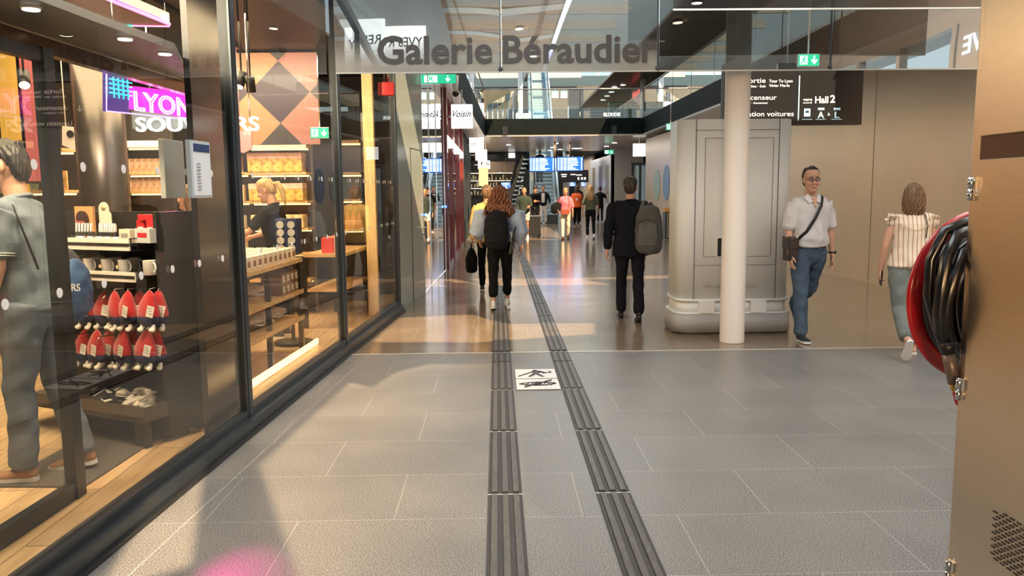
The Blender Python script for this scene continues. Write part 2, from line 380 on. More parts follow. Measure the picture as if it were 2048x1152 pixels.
# ------------------------------------------------------------------ shopfront (left)
ZT = 3.62
def pane(i, a, c, n, zb=.13, frame=M_dark, gl=GL_shop, mw=.062, dep=.085, top=ZT, leaf=True, kerb=True):
    """one glazed bay between two mullions, its frame and its pane"""
    A, B = Vector((a[0], a[1], 0)), Vector((c[0], c[1], 0)); d = (B-A).normalized(); nrm = Vector((d.y, -d.x, 0)); rz = math.atan2(d.y, d.x); Lg = (B-A).length
    root = bpy.data.objects.new('window_%d' % n, None); COL.objects.link(root); root['kind'] = 'structure'; root.location = (A.x, A.y, 0); root.rotation_euler = (0, 0, rz)
    f = MB()      # local x runs along the façade, local -y faces the gallery
    f.box((0, .01, top/2), (mw, dep, top)); f.box((Lg, .01, top/2), (mw, dep, top))
    f.box((Lg/2, .0, top-.05), (Lg, dep-.02, .1))
    if kerb:
        f.box((Lg/2, .0, .045), (Lg, .15, .09)); f.box((Lg/2, .01, .11), (Lg, .07, .06))
    f.build('frame', frame, root)
    if kerb:
        e = MB(); e.box((Lg/2, -.086, .012), (Lg, .02, .024)); e.build('base_gasket', M_black, root)
        e = MB(); e.box((mw/2+.008, -.022, top/2), (.012, .012, top)); e.box((Lg-mw/2-.008, -.022, top/2), (.012, .012, top)); e.build('edge_profile', M_dark2, root)
    g = MB(); g.quad((mw/2, .0, zb), (Lg-mw/2, .0, zb), (Lg-mw/2, .0, top-.1), (mw/2, .0, top-.1)); g.build('pane', gl, root)
    return root
for i, (a, c) in enumerate(zip(FAC[0:4], FAC[1:5])):
    pane(i, a, c, i+1)
# white safety dots on the panes: two rows
M_dot = mat('dot_film', (.86, .82, .78), .6)
def dots(n, a, c, z, ys):
    g = MB()
    for yy in ys:
        X = fac_x(yy)+.012; d = Vector((c[0]-a[0], c[1]-a[1], 0)).normalized()
        g.cyl(Vector((X-.001, yy, z)), Vector((X+.0015, yy-.0001, z)), .021, n=14)
    return g
root = bpy.data.objects['window_1']
for nme, z in (('upper', 1.70), ('lower', 1.18)):
    for k in (1, 2, 3, 4):
        r_ = bpy.data.objects['window_%d' % k]; ya, yb = FAC[k-1][1], FAC[k][1]
        ys = [v for v in np.arange(2.2, 10.5, .335)+(0 if nme == 'upper' else .1) if ya+.1 < v < yb-.08]
        if k == 1 and not ys: continue
        dots(k, FAC[k-1], FAC[k], z, ys).build('safety_dots', M_dot, r_, world=True)

# grey-green glass wall with a door, then clear door panels, then the dark red shopfront
M_green = mat('back_painted_glass', (.38, .43, .39), .12, spec=.9)
def wallrun(name, a, c, z0, z1, m, th=.05, parent=None):
    A, B = Vector((a[0], a[1], 0)), Vector((c[0], c[1], 0)); d = (B-A).normalized(); n = Vector((-d.y, d.x, 0))*th
    g = MB(); g.prism([(A.x, A.y), (B.x, B.y), (B.x+n.x, B.y+n.y), (A.x+n.x, A.y+n.y)], z0, z1)
    return g.build(name, m, parent, world=bool(parent))
o = struct(wallrun('wall_green', (-1.325, 10.66), FAC[5], 0, ZT, M_green))
mid = (-1.24, 11.6)
g = MB(); g.box((-1.235, 11.62, 1.1), (.012, .012, 2.2)); g.box((-1.20, 12.05, 2.2), (.012, .92, .012), rz=-.09); g.build('door_joint', M_black, o)
g = MB(); g.box((-1.305, 11.0, .16), (.02, .66, .05), rz=-.09); g.build('kick_trim', M_dark2, o)
g = MB(); g.tube([(-1.17, 12.42, 1.03), (-1.11, 12.42, 1.03), (-1.11, 12.27, 1.03)], .011); g.cyl((-1.165, 12.42, .93), (-1.145, 12.42, .93), .022); g.build('door_handle', M_chrome, o)
# clear pivoting door leaves
root = bpy.data.objects.new('window_5', None); COL.objects.link(root); root['kind'] = 'structure'; root.location = (-1.15, 12.54, 0)
ys = [12.54, 13.5, 14.6, 16.1]
g = MB()
for v in ys: g.box((fac_x(v)-.01, v, ZT/2), (.035, .045, ZT))
g.build('post', M_chrome, root, world=True)
g = MB(); g.quad((fac_x(12.56), 12.56, .02), (fac_x(16.2), 16.2, .02), (fac_x(16.2), 16.2, ZT), (fac_x(12.56), 12.56, ZT)); g.build('pane', GL_side, root, world=True)
g = MB()
for v, z in ((12.62, 1.22), (15.9, 1.28)): g.ball((fac_x(v)+.03, v, z), .022)
g.build('badge_reader_light', glow('blue_led', (.05, .2, 1), 6), root, world=True)
# dark red frames
M_red = mat('oxblood_lacquer', (.16, .018, .015), .22, coat=.4)
for k, (ya, yb) in enumerate(((16.2, 18.4), (18.6, 21.3), (21.5, 24.0))):
    root = bpy.data.objects.new('window_%d' % (6+k), None); COL.objects.link(root); root['kind'] = 'structure'; root.location = (-1.04, ya, 0)
    g = MB(); xx = -1.04
    g.box((xx, ya+.05, ZT/2), (.11, .10, ZT)); g.box((xx, yb-.05, ZT/2), (.11, .10, ZT)); g.box((xx, (ya+yb)/2, .05), (.09, yb-ya, .1))
    g.box((xx, (ya+yb)/2, 3.55), (.10, yb-ya, .14)); g.build('frame', M_red, root, world=True)
    g = MB(); g.box((xx+.03, (ya+yb)/2, 2.62), (.07, yb-ya-.2, .16)); g.build('lit_lintel', glow('lintel_glow', (1, .97, .92), 1.1), root, world=True)
    g = MB(); g.quad((xx, ya+.1, .1), (xx, yb-.1, .1), (xx, yb-.1, 3.48), (xx, ya+.1, 3.48)); g.build('pane', GL_side, root, world=True)
for k, (ya, yb) in enumerate(((24.2, 27.0), (27.2, 30.8))):
    root = bpy.data.objects.new('window_%d' % (9+k), None); COL.objects.link(root); root['kind'] = 'structure'; root.location = (-1.04, ya, 0)
    g = MB(); xx = -1.04
    for v in np.linspace(ya, yb, 4): g.box((xx, v, ZT/2), (.09, .07, ZT))
    g.box((xx, (ya+yb)/2, 3.5), (.1, yb-ya, .2)); g.build('frame', M_dark, root, world=True)
    g = MB(); g.quad((xx, ya, .05), (xx, yb, .05), (xx, yb, 3.4), (xx, ya, 3.4)); g.build('pane', GL_side, root, world=True)
# interior behind these fronts: warm lit shop rooms
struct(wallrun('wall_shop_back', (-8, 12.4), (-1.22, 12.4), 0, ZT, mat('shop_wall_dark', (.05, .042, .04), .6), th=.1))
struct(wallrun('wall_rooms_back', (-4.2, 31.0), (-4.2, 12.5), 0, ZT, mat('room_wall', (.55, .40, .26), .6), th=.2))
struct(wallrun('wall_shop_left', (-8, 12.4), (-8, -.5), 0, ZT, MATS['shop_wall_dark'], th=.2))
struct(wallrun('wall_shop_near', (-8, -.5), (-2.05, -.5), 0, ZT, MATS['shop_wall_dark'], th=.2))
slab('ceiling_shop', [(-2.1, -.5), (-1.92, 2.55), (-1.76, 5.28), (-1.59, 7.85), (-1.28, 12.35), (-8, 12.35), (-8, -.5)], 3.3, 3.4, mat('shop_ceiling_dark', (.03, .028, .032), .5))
slab('ceiling_rooms', [(-4.2, 12.55), (-4.2, 31), (-1.1, 31), (-1.16, 12.55)], 3.5, 3.6, M_dark)
area('room_light', (-2.6, 15.5, 3.4), 1.6, 80, WARM, sy=4)
area('room_light_red', (-2.6, 21.5, 3.4), 1.6, 220, WARM, sy=6)
area('room_light_end', (-2.6, 27.5, 3.4), 1.6, 260, WARM, sy=5)

# ------------------------------------------------------------------ slabs, fascias and soffits of the upper floor
slab('slab_left', [(-1.33, 10.7), (-1.0, 12), (-.78, 16.2), (-.42, 31), (-8, 31), (-8, 10.7)], 3.66, 4.30, M_fascia)
slab('ceiling_left', [(-1.33, 10.6), (-1.01, 12), (-.79, 16.2), (-.43, 30.9), (-1.6, 30.9), (-1.6, 10.6)], 3.62, 3.66, M_whiteceil)
slab('slab_right', [(5.6, 8.6), (14, 8.6), (14, 31), (5.6, 31)], 3.72, 4.30, M_fascia)
slab('ceiling_right', [(5.62, 8.62), (13.9, 8.62), (13.9, 31), (5.62, 31)], 3.66, 3.72, M_whiteceil)
slab('slab_bridge', [(-8, 31), (16, 31), (16, 43), (-8, 43)], 3.70, 4.30, M_fascia)
slab('ceiling_bridge', [(-8, 31.02), (16, 31.02), (16, 42.98), (-8, 42.98)], 3.64, 3.70, M_soffit)
g = MB()
for px in (1010, 1228): p = at(px, 262, 30.97); g.box((p.x, 30.98, 3.86), (.2, .06, .3))
struct(g.build('trim_3', M_black))
slab('slab_far', [(-8, 60), (16, 60), (16, 80), (-8, 80)], 8.9, 9.9, mat('beam_slate', (.05, .09, .12), .4))
slab('slab_upper_back', [(-8, 56), (16, 56), (16, 80), (-8, 80)], 3.7, 4.3, M_fascia)
slab('ceiling_cafe', [(-8, 43.02), (1.5, 43.02), (1.5, 56), (-8, 56)], 3.64, 4.29, M_fascia)
slab('ceiling_far_right', [(3.75, 43.02), (16, 43.02), (16, 56), (3.75, 56)], 3.64, 4.29, M_fascia)
# glass balustrades
def balus(name, a, c, n, z=4.3, h=1.1):
    A, B = Vector((a[0], a[1], z)), Vector((c[0], c[1], z)); root = bpy.data.objects.new(name, None); COL.objects.link(root); root.location = A; root['kind'] = 'structure'
    g = MB()
    for i in range(n):
        p, q = A.lerp(B, (i+.01)/n), A.lerp(B, (i+.99)/n); g.quad(p, q, q+Vector((0, 0, h-.04)), p+Vector((0, 0, h-.04)))
    g.build('pane', GL_rail, root, world=True)
    g = MB(); g.tube([A+Vector((0, 0, h)), B+Vector((0, 0, h))], .025)
    for i in range(n+1): p = A.lerp(B, i/n); g.cyl(p, p+Vector((0, 0, .25)), .012)
    g.build('handrail', M_greypaint, root, world=True)
    return root
balus('trim_4', (-.4, 31.05), (5.6, 31.05), 5); balus('trim_5', (5.65, 8.7), (5.65, 31), 9); balus('trim_6', (-.84, 16.2), (-.45, 31), 7)
balus('trim_7', (-8, 56.1), (16, 56.1), 12)
# upper right ceiling over the mezzanine, dark ceiling above the gallery mouth, steel beams of the roof light
slab('ceiling_upper_right', [(5.5, 8), (14, 8), (14, 56), (5.5, 56)], 7.0, 7.1, mat('upper_ceiling', (.27, .22, .19), .35, metal=.3))
slab('ceiling_mouth', [(-8, 7.8), (5.5, 7.8), (5.5, 19), (-8, 19)], 7.0, 7.1, mat('mouth_ceiling', (.10, .085, .075), .4, metal=.3))
slab('ceiling_upper_left', [(-8, 19), (-1.4, 19), (-1.4, 56), (-8, 56)], 7.0, 7.1, MATS['upper_ceiling'])
g = MB()
for yy in np.arange(20, 58, 3.4): g.box((2, yy, 9.6), (8, .16, .4))
g.box((2.1, 38, 9.4), (.2, 40, .3)); struct(g.build('trim_8', M_greypaint))
struct(wallrun('wall_upper_right', (14, 8), (14, 80), 0, 11, M_whiteceil, th=.2)); struct(wallrun('wall_upper_left', (-8, 80), (-8, 11), 3.7, 11, M_whiteceil, th=.2))
# far glazed end wall with the sky behind
root = bpy.data.objects.new('window_11', None); COL.objects.link(root); root['kind'] = 'structure'; root.location = (2, 80, 0)
g = MB()
for xx in np.arange(-8, 16.1, 2.0): g.box((xx, 79.9, 10), (.18, .2, 6))
for z in (10.0, 12.0): g.box((4, 79.9, z), (24, .15, .15))
g.build('frame', M_greypaint, root, world=True)
g = MB(); g.quad((-8, 80, 9), (16, 80, 9), (16, 80, 14), (-8, 80, 14)); g.build('pane', GL_rail, root, world=True)
struct(wallrun('wall_far', (-8, 79), (16, 79), 0, 8.9, mat('far_wall', (.30, .25, .21), .5), th=.2))

# ------------------------------------------------------------------ right side: hoarding walls
struct(wallrun('wall_right', (5.84, 16.2), (7.1, 5.5), 0, 3.66, M_hoard, th=.12))
g = MB()
for k, yy in enumerate((13.2, 10.8, 8.9)): xx = 6.05+(14.4-yy)*.118-.003; g.box((xx, yy, 1.83), (.004, .008, 3.6), rz=.117)
struct(g.build('trim_9', mat('hoarding_joint', (.30, .25, .20), .5)))
struct(wallrun('wall_right_mid', (6.2, 25.9), (5.84, 16.2), 0, 3.66, M_hoard, th=.12))
struct(wallrun('wall_right_far', (5.8, 31.4), (5.8, 25.9), 0, 3.5, mat('hoarding_peach', (.62, .46, .33), .3, metal=.2), th=.5))
g = MB(); g.box((6.03, 25.88, 1.75), (.45, .06, 3.5)); struct(g.build('trim_10', M_white))
struct(wallrun('wall_kink', (5.6, 39.6), (7.2, 39.6), 0, 3.64, mat('panel_grey', (.36, .35, .34), .4), th=.2))
struct(wallrun('wall_white_far', (5.62, 48.5), (5.62, 39.6), 0, 3.3, M_hoardw, th=.15))
struct(wallrun('wall_beyond', (5.75, 56), (5.75, 48.5), 0, 3.64, mat('panel_warm', (.60, .45, .33), .5), th=.15))

# ------------------------------------------------------------------ hall behind and around the camera (seen in reflections)
slab('ceiling_wood', [(-1.3, -22), (1.7, -22), (1.7, 6.9), (-1.3, 6.9)], 6.0, 6.1, M_woodceil)
slab('ceiling_white', [(-8, -22), (-1.3, -22), (-1.3, 6.9), (-8, 6.9)], 6.0, 6.1, M_whiteceil)
HOLES = []  # invented ceiling openings, shaped to lay sun patches on the floor
def gp(x, y): p = G(x, y); return (p.x, p.y)
HOLES.append([gp(415, 930), gp(386, 1152), (-1.65, 2.9), (-1.62, 3.1), gp(300, 1012)])
HOLES.append([gp(520, 930), gp(595, 1152), (-.75, 2.6), (.35, 2.6), (.35, 7.2), gp(860, 728), gp(790, 745), gp(745, 775), gp(700, 765), gp(640, 820)])
HOLES.append([(-1.35, 8.3), (-.2, 8.2), (1.1, 8.6), (1.2, 9.5), (.5, 10.1), (-.5, 10.2), (-1.25, 10.0)])
HOLES.append([(-.75, 12.8), (.8, 12.4), (1.0, 14.2), (-.6, 14.6)])
SH = SUN_TO*(6.0/SUN_TO.z)
def ceiling_with_holes():
    """flat metal ceiling of the right part for openings invented to shape the sun patches on the floor"""
    me = None
    g = MB(); g.prism([(1.7, -22), (14, -22), (14, 6.9), (1.7, 6.9)], 6.0, 6.1)
    o = struct(g.build('ceiling', M_greyceil))
    return o
from mathutils.geometry import tessellate_polygon
def holed_ceiling(name, outer, holes, z, m, th=.1):
    polys = [[Vector((x, y, z)) for x, y in p] for p in [outer]+holes]
    tris = tessellate_polygon(polys); flat = [v for p in polys for v in p]
    g = MB()
    g._add(flat, [tuple(t) for t in tris])
    g._add([v+Vector((0, 0, th)) for v in flat], [tuple(t)[::-1] for t in tris])
    for p in polys:
        n = len(p)
        for i in range(n): g.quad(p[i], p[(i+1) % n], p[(i+1) % n]+Vector((0, 0, th)), p[i]+Vector((0, 0, th)))
    return struct(g.build(name, m))
hs = [[(x+SH.x, y+SH.y) for x, y in h] for h in HOLES]
holed_ceiling('ceiling', [(1.7, -22), (14, -22), (14, 6.9), (-1.3, 6.9), (-1.3, -3.9), (1.7, -3.9)], [h for h in hs if all(p[1] < 6.8 for p in h)], 6.0, M_greyceil)
bpy.data.objects.remove(bpy.data.objects['ceiling_wood'])
slab('ceiling_wood', [(-1.3, -22), (1.7, -22), (1.7, -3.9), (-1.3, -3.9)], 6.0, 6.1, M_woodceil)
# the mouth ceiling has none of these invented openings
# invented pane that dims the sun towards the right, so its patch fades
def sun_fade():
    m = bpy.data.materials.new('printed_rooflight'); m.use_nodes = True; nt = m.node_tree; nt.nodes.clear(); N = nt.nodes.new; L = nt.links.new
    o = N('ShaderNodeOutputMaterial'); t = N('ShaderNodeBsdfTransparent'); tc = N('ShaderNodeTexCoord'); s = N('ShaderNodeSeparateXYZ'); L(tc.outputs['Object'], s.inputs[0])
    mr = N('ShaderNodeMapRange'); mr.inputs['From Min'].default_value = 1.5; mr.inputs['From Max'].default_value = 3.15; mr.inputs['To Min'].default_value = .95; mr.inputs['To Max'].default_value = 0.03
    L(s.outputs['X'], mr.inputs[0]); n = N('ShaderNodeTexNoise'); n.inputs['Scale'].default_value = 1.2; L(tc.outputs['Object'], n.inputs['Vector'])
    a = N('ShaderNodeMath'); a.operation = 'MULTIPLY'; r = N('ShaderNodeMapRange'); r.inputs['From Min'].default_value = .3; r.inputs['From Max'].default_value = .7; r.inputs['To Min'].default_value = .6; r.inputs['To Max'].default_value = 1.1
    L(n.outputs['Fac'], r.inputs[0]); L(mr.outputs[0], a.inputs[0]); L(r.outputs[0], a.inputs[1])
    c = N('ShaderNodeCombineXYZ')
    for i in range(3): L(a.outputs[0], c.inputs[i])
    L(c.outputs[0], t.inputs[0]); L(t.outputs[0], o.inputs[0]); return m
g = MB(); g._add([(x, y, 6.07) for x, y in hs[1]], [tuple(range(len(hs[1])))]); struct(g.build('ceiling_sun_fade', sun_fade()))
# white bands crossing the wooden ceiling, the light strip beside it
g = MB()
for y0, y1, sk in ((-5.6, -4.9, .5), (-8.4, -7.9, -.3), (-12.6, -11.6, .8)):
    g.extr([(-1.3, y0, 5.995), (-1.3, y1, 5.995), (.2, y1-.25+sk*.3, 5.97), (1.7, y1+sk, 5.995), (1.7, y0+sk, 5.995), (.2, y0-.25+sk*.3, 5.97)], (0, 0, .02))
struct(g.build('trim_11', M_whiteceil))
t = thing('ceiling_light_strip', 'violet-blue light strip along the edge of the wooden ceiling', 'light strip', (1.72, -10, 5.95))
g = MB(); g.box((1.72, -10, 5.96), (.16, 13, .03)); g.build('housing', M_chrome, t, world=True)
g = MB(); g.box((1.72, -10, 5.935), (.11, 13, .02)); g.build('diffuser', glow('violet_strip', (.50, .56, 1.0), 3.2), t, world=True)
# left and right walls behind the camera, with the clerestory windows
struct(wallrun('wall_left', (-2.1, -.5), (-2.1, -22), 0, 3.6, M_dark, th=-.1))
W = []
for (ya, yb, za, zb) in ((-22, 7, 0, 3.2), (-22, 7, 4.35, 6), (-22, -14, 3.2, 4.35), (1.2, 7, 3.2, 4.35)):
    W.append((ya, yb, za, zb))
g = MB()
for ya, yb, za, zb in W: g.box((8.1, (ya+yb)/2, (za+zb)/2), (.2, yb-ya, zb-za))
for yy in np.arange(-14, 1.3, 1.9): g.box((8.05, yy, 3.78), (.16, .14, 1.15))
struct(g.build('wall_right_behind', mat('pale_panel', (.52, .49, .46), .3, metal=.3)))
struct(wallrun('wall_behind', (-8, -22), (14, -22), 3.4, 6, M_whiteceil, th=-.2))
g = MB()
for xx in np.arange(-7, 14, 2.5): g.box((xx, -22, 1.7), (.15, .15, 3.4))
struct(g.build('window_12', M_dark))

# ------------------------------------------------------------------ suspended glass screens with the lettering
def screen(name, label, x0, x1, Y, z0, z1, gl=GL_screen, edges=()):
    t = thing(name, label, 'glass panel', ((x0+x1)/2, Y, z0))
    g = MB(); g.box(((x0+x1)/2, Y, (z0+z1)/2), (x1-x0, .012, z1-z0)); g.build('glass_sheet', gl, t, world=True)
    g = MB(); g.box(((x0+x1)/2, Y, z0-.006), (x1-x0, .016, .012)); g.build('bottom_edge', mat('glass_edge', (.62, .66, .62), .3), t, world=True)
    g = MB()
    for x in edges: g.box((x, Y-.006, (z0+z1)/2), (.010, .02, z1-z0)); g.ball((x, Y-.01, z0+.02), .022)
    if edges: g.build('joint', M_dark2, t, world=True)
    return t
zb = at(995, 143, 7.72).z
xa, xm, xb, xe = at(672, 143, 7.72).x, at(1003, 143, 7.72).x, at(1317, 143, 7.72).x, at(1966, 143, 7.72).x
scr1 = screen('glass_screen', 'suspended glass screen carrying the word Galerie at left', xa, xm-.004, 7.72, zb, 5.9, edges=(xm-.008,))
scr2 = screen('glass_screen', 'suspended glass screen carrying the second word of the hall name', xm+.004, xb-.004, 7.72, zb, 5.9, edges=(xb-.012,))
xs2 = at(1661, 143, 7.72).x
scr3 = screen('glass_screen', 'unlettered glass screen crossed by the round white column', xb+.004, xs2-.004, 7.72, zb, 5.9, edges=(xs2-.01,))
scr4 = screen('glass_screen', 'unlettered glass screen nearest the steel cabinet at far right', xs2+.004, xe+1.6, 7.72, zb, 5.9)
xt = at(755, 124, 7.70); w_need = at(1313, 124, 7.70).x-xt.x
M_letter = mat('letter_film_grey', (.085, .082, .078), .55)
def fit_text(body, origin, width, height, m, name, parent=None, **k):
    """lettering scaled to a given width and capital height"""
    a = MB(); a.text(body, (0, 0, 0), 1.0, **{q: v for q, v in k.items() if q in ('bold', 'space', 'shear')})
    xs_ = [v.co.x for v in a.bm.verts]; x0, x1 = min(xs_), max(xs_); a.bm.free()
    size = height/.70; sx = width/((x1-x0)*size)
    o = MB(); X = Vector(k.get('xdir', (1, 0, 0))).normalized()
    o.text(body, Vector(origin)-X*x0*size*sx, size, xs=sx, depth=k.get('depth', .004), **{q: v for q, v in k.items() if q in ('bold', 'space', 'xdir', 'up', 'shear')})
    return o.build(name, m, parent, world=bool(parent))
# the frosted band behind the letters and the letters themselves
M_frost = mat('frosted_film', (.60, .60, .57), .5)
b1 = at(995, 125, 7.70).z
hcap = at(995, 71, 7.7).z-b1
x1e = at(985, 124, 7.7).x; x2s = at(1006, 124, 7.7).x
def film_mat():
    m = bpy.data.materials.new('frosted_film_sheer'); m.use_nodes = True; nt = m.node_tree; nt.nodes.clear(); N = nt.nodes.new; L = nt.links.new
    o = N('ShaderNodeOutputMaterial'); t = N('ShaderNodeBsdfTransparent'); d = N('ShaderNodeBsdfDiffuse'); d.inputs[0].default_value = (.70, .70, .66, 1)
    tl = N('ShaderNodeBsdfTranslucent'); tl.inputs[0].default_value = (.70, .70, .66, 1); a = N('ShaderNodeMixShader'); a.inputs[0].default_value = .5; L(d.outputs[0], a.inputs[1]); L(tl.outputs[0], a.inputs[2])
    x = N('ShaderNodeMixShader'); tc = N('ShaderNodeTexCoord'); s = N('ShaderNodeSeparateXYZ'); L(tc.outputs['Object'], s.inputs[0])
    mr = N('ShaderNodeMapRange'); mr.inputs['From Min'].default_value = .06; mr.inputs['From Max'].default_value = .30; mr.inputs['To Min'].default_value = .75; mr.inputs['To Max'].default_value = 0.0
    L(s.outputs['Z'], mr.inputs[0]); L(mr.outputs[0], x.inputs[0]); L(t.outputs[0], x.inputs[1]); L(a.outputs[0], x.inputs[2]); L(x.outputs[0], o.inputs[0]); return m
FM = film_mat()
for s_, x0, x1 in ((scr1, xa, xm-.01), (scr2, xm+.006, xb-.015)):
    g = MB(); g.quad((x0, 7.711, zb), (x1, 7.711, zb), (x1, 7.711, zb+.31), (x0, 7.711, zb+.31)); g.build('frosted_band', FM, s_, world=True)
fit_text('Galerie', (xt.x, 7.700, b1), x1e-xt.x, hcap, M_letter, 'lettering', scr1, bold=.022)
fit_text('Béraudier', (x2s, 7.700, b1), xt.x+w_need-x2s, hcap, M_letter, 'lettering', scr2, bold=.022)
# small higher glass screen in front, upper right
pa, pb_ = at(1346, 18, 6.6), at(1602, 18, 6.6)
screen('glass_screen', 'short high glass screen at the top edge before the round column', pa.x, pb_.x+2.2, 6.6, pa.z, 5.2, gl=glass('smoked_glass', (.55, .5, .46), .12, 1.5))

# signs whose mirror images show in the screens
def hanger(t, x, y, z0, z1, r=.012):
    g = MB(); g.cyl((x, y, z0), (x, y, z1), r, n=8); return g.build('hanger', M_chrome, t, world=True)
def lightbox(name, label, c, w_, h, text, m_face, face=-1, m_text=None, d=.10, tsize=.16, sub=None, hang=None):
    t = thing(name, label, 'sign', (c[0], c[1], c[2]-h/2))
    g = MB(); g.box(c, (w_, d, h), bev=.008); g.build('box', m_face, t, world=True)
    X = (1, 0, 0) if face < 0 else (-1, 0, 0)
    if text:
        o = (c[0]-w_*.42*X[0], c[1]+face*(d/2+.004), c[2]-tsize*.1)
        fit_text(text, o, w_*.84, tsize, m_text or M_letter, 'lettering', t, xdir=X, bold=.01, shear=.45 if text == 'Voisin' else 0)
    if sub:
        for i, s in enumerate(sub): fit_text(s, (c[0]-w_*.36*X[0], c[1]+face*(d/2+.004), c[2]-h*.2-i*h*.13), w_*.72, h*.045, m_text or M_letter, 'small_lettering', t, xdir=X)
    if hang:
        g = MB(); g.box(hang[0], hang[1]); g.build('bracket', M_chrome, t, world=True)
    return t
M_lb = glow('lightbox_white', (1, 1, .98), .95); M_lb2 = glow('lightbox_soft', (.95, 1, 1), .9)
M_lbt = mat('lightbox_print', (.10, .10, .13), .6)
lightbox('light_box_sign', 'soft white light box, left one of the pair mirrored behind the word Galerie', (-2.50, -.05, 4.36), .82, .80, 'RELAY.', M_lb2, 1, M_lbt, tsize=.15)
lightbox('light_box_sign', 'bright white light box, right one of the pair mirrored behind the word Galerie', (-1.68, .0, 4.28), .78, .66, 'YVES R', M_lb, 1, M_lbt, tsize=.15)
t = thing('wall_lettering', 'pale glowing letters seen mirrored at the top right beside the steel cabinet', 'sign', (7.95, 3.0, 3.8))
fit_text('DENIVE', (7.98, 3.35, 3.84), 1.85, .27, glow('letter_glow', (.9, .92, 1), 1.0), 'lettering', t, xdir=(0, -1, 0), bold=.02)

# ------------------------------------------------------------------ round white column
t = tag(MB().lathe((2.42, 8.14, 0), [(.123, 0), (.125, .01), (.123, 6.9)], n=40).build('round_column', mat('column_white', (.80, .76, .71), .38, bump=.04, bscale=12)), 'tall round white column standing before the grey advertising kiosk', 'column')
# ------------------------------------------------------------------ advertising kiosk
kx0, kx1 = at(1349, 640, 8.75).x, at(1571, 640, 8.75).x
kc = (kx0+kx1)/2; kw = kx1-kx0; kz = at(1460, 238, 8.62).z
kd = .62; ky = 8.62+kd/2
t = thing('advertising_kiosk', 'grey upright advertising kiosk with rounded corners on a granite base', 'kiosk', (kc, ky, 0))
def rrect(cx, cy, w_, d, r, n=8):
    P = []
    for sx, sy, a0 in ((1, 1, 0), (-1, 1, 90), (-1, -1, 180), (1, -1, 270)):
        for i in range(n+1):
            a = math.radians(a0+90*i/n); P.append((cx+sx*(w_/2-r)+r*math.cos(a), cy+sy*(d/2-r)+r*math.sin(a)))
    return P
M_kiosk = mat('kiosk_grey', (.74, .77, .765), .42)
def smoothsides(o):
    for p in o.data.polygons: p.use_smooth = abs(p.normal.z) < .5
    return o
g = MB(); g.prism(rrect(kc, ky, kw, kd, .17), .38, kz); body = smoothsides(g.build('body', M_kiosk, t, world=True))
g = MB(); fy = ky-kd/2-.001
zt1, zl = at(1460, 257, 8.6).z, at(1440, 531, 8.6).z
xl, xr = kx0+.175, kx1-.175
for z in (at(1400, 260, 8.6).z, zl): g.box((kc, fy, z), (kw-.34, .006, .005))
for x in (xl, xr): g.box((x, fy, (.38+kz)/2), (.008, .006, kz-.38))
xi0, xi1, zi0, zi1 = xl+.10, xr-.06, at(1400, 514, 8.6).z, at(1400, 276, 8.6).z
for x in (xi0, xi1): g.box((x, fy, (zi0+zi1)/2), (.004, .006, zi1-zi0))
for z in (zi0, zi1): g.box(((xi0+xi1)/2, fy, z), (xi1-xi0, .006, .004))
g.build('panel_joint', mat('joint_dark', (.10, .11, .11), .6), t, world=True)
g = MB(); p0, p1 = at(1437, 513, 8.6), at(1457, 476, 8.6); g.box(((p0.x+p1.x)/2+.03, fy-.004, (p0.z+p1.z)/2), (.20, .01, .21)); o = g.build('display_frame', M_white, t, world=True)
g = MB(); g.box(((p0.x+p1.x)/2+.03, fy-.011, (p0.z+p1.z)/2), (.185, .006, .195)); g.build('display', M_black, o, world=True)
p0 = at(1408, 577, 8.6); fit_text('MEDIATRANSPORTS', (p0.x, fy-.002, p0.z), at(1512, 577, 8.6).x-p0.x, .035, mat('letter_kiosk', (.31, .32, .32), .5), 'lettering', t)
g = MB(); g.prism(rrect(kc, ky, kw+.03, kd+.03, .17), .36, .385); g.prism(rrect(kc, ky, kw-.02, kd-.02, .16), .235, .36); g.prism(rrect(kc, ky, kw+.05, kd+.05, .18), .22, .24)
smoothsides(g.build('plinth_collar', M_kiosk, t, world=True))
g = MB()
for s in (-.31, .26): g = MB(); g.box((kc+s, fy-.01, .30), (.17, .06, .125)); g.build('plinth_block', M_kiosk, t, world=True)
g = MB(); g.prism(rrect(kc, ky, kw+.07, kd+.07, .18), .02, .22); gb = smoothsides(g.build('granite_base', mat('granite_base', (.34, .34, .335), .5, var=.25, scale=160), t, world=True))
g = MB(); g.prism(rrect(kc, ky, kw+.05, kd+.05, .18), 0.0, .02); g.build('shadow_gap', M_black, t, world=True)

# ------------------------------------------------------------------ hanging direction sign
SY = 11.0; s0, s1 = at(1443, 240, SY), at(1719, 250, SY); ztop = at(1600, 128, SY).z
t = thing('direction_sign', 'black hanging direction sign pointing to Sortie and Hall 2', 'sign', ((s0.x+s1.x)/2, SY, s1.z))
g = MB(); g.box(((s0.x+s1.x)/2, SY, (s1.z+ztop)/2), (s1.x-s0.x, .12, ztop-s1.z)); g.build('panel', mat('sign_black', (.010, .012, .016), .28), t, world=True)
M_sg = glow('sign_white', (.86, .86, .84), .55); M_sb = glow('sign_blue', (.42, .60, .68), .45)
def st(txt, x0, x1, yb, hpx, m=M_sg, bold=.0):
    p = at(x0, yb, SY-.065); q = at(x1, yb, SY-.065); fit_text(txt, (p.x, SY-.066, p.z), q.x-p.x, hpx/CF*SY, m, 'lettering', t, depth=.003, bold=bold)
st('Sortie', 1489, 1531, 166, 9.5); st('Tour To Lyon', 1538, 1585, 165, 5.5, bold=.01); st('Vivier Merle', 1538, 1579, 174, 5.5)
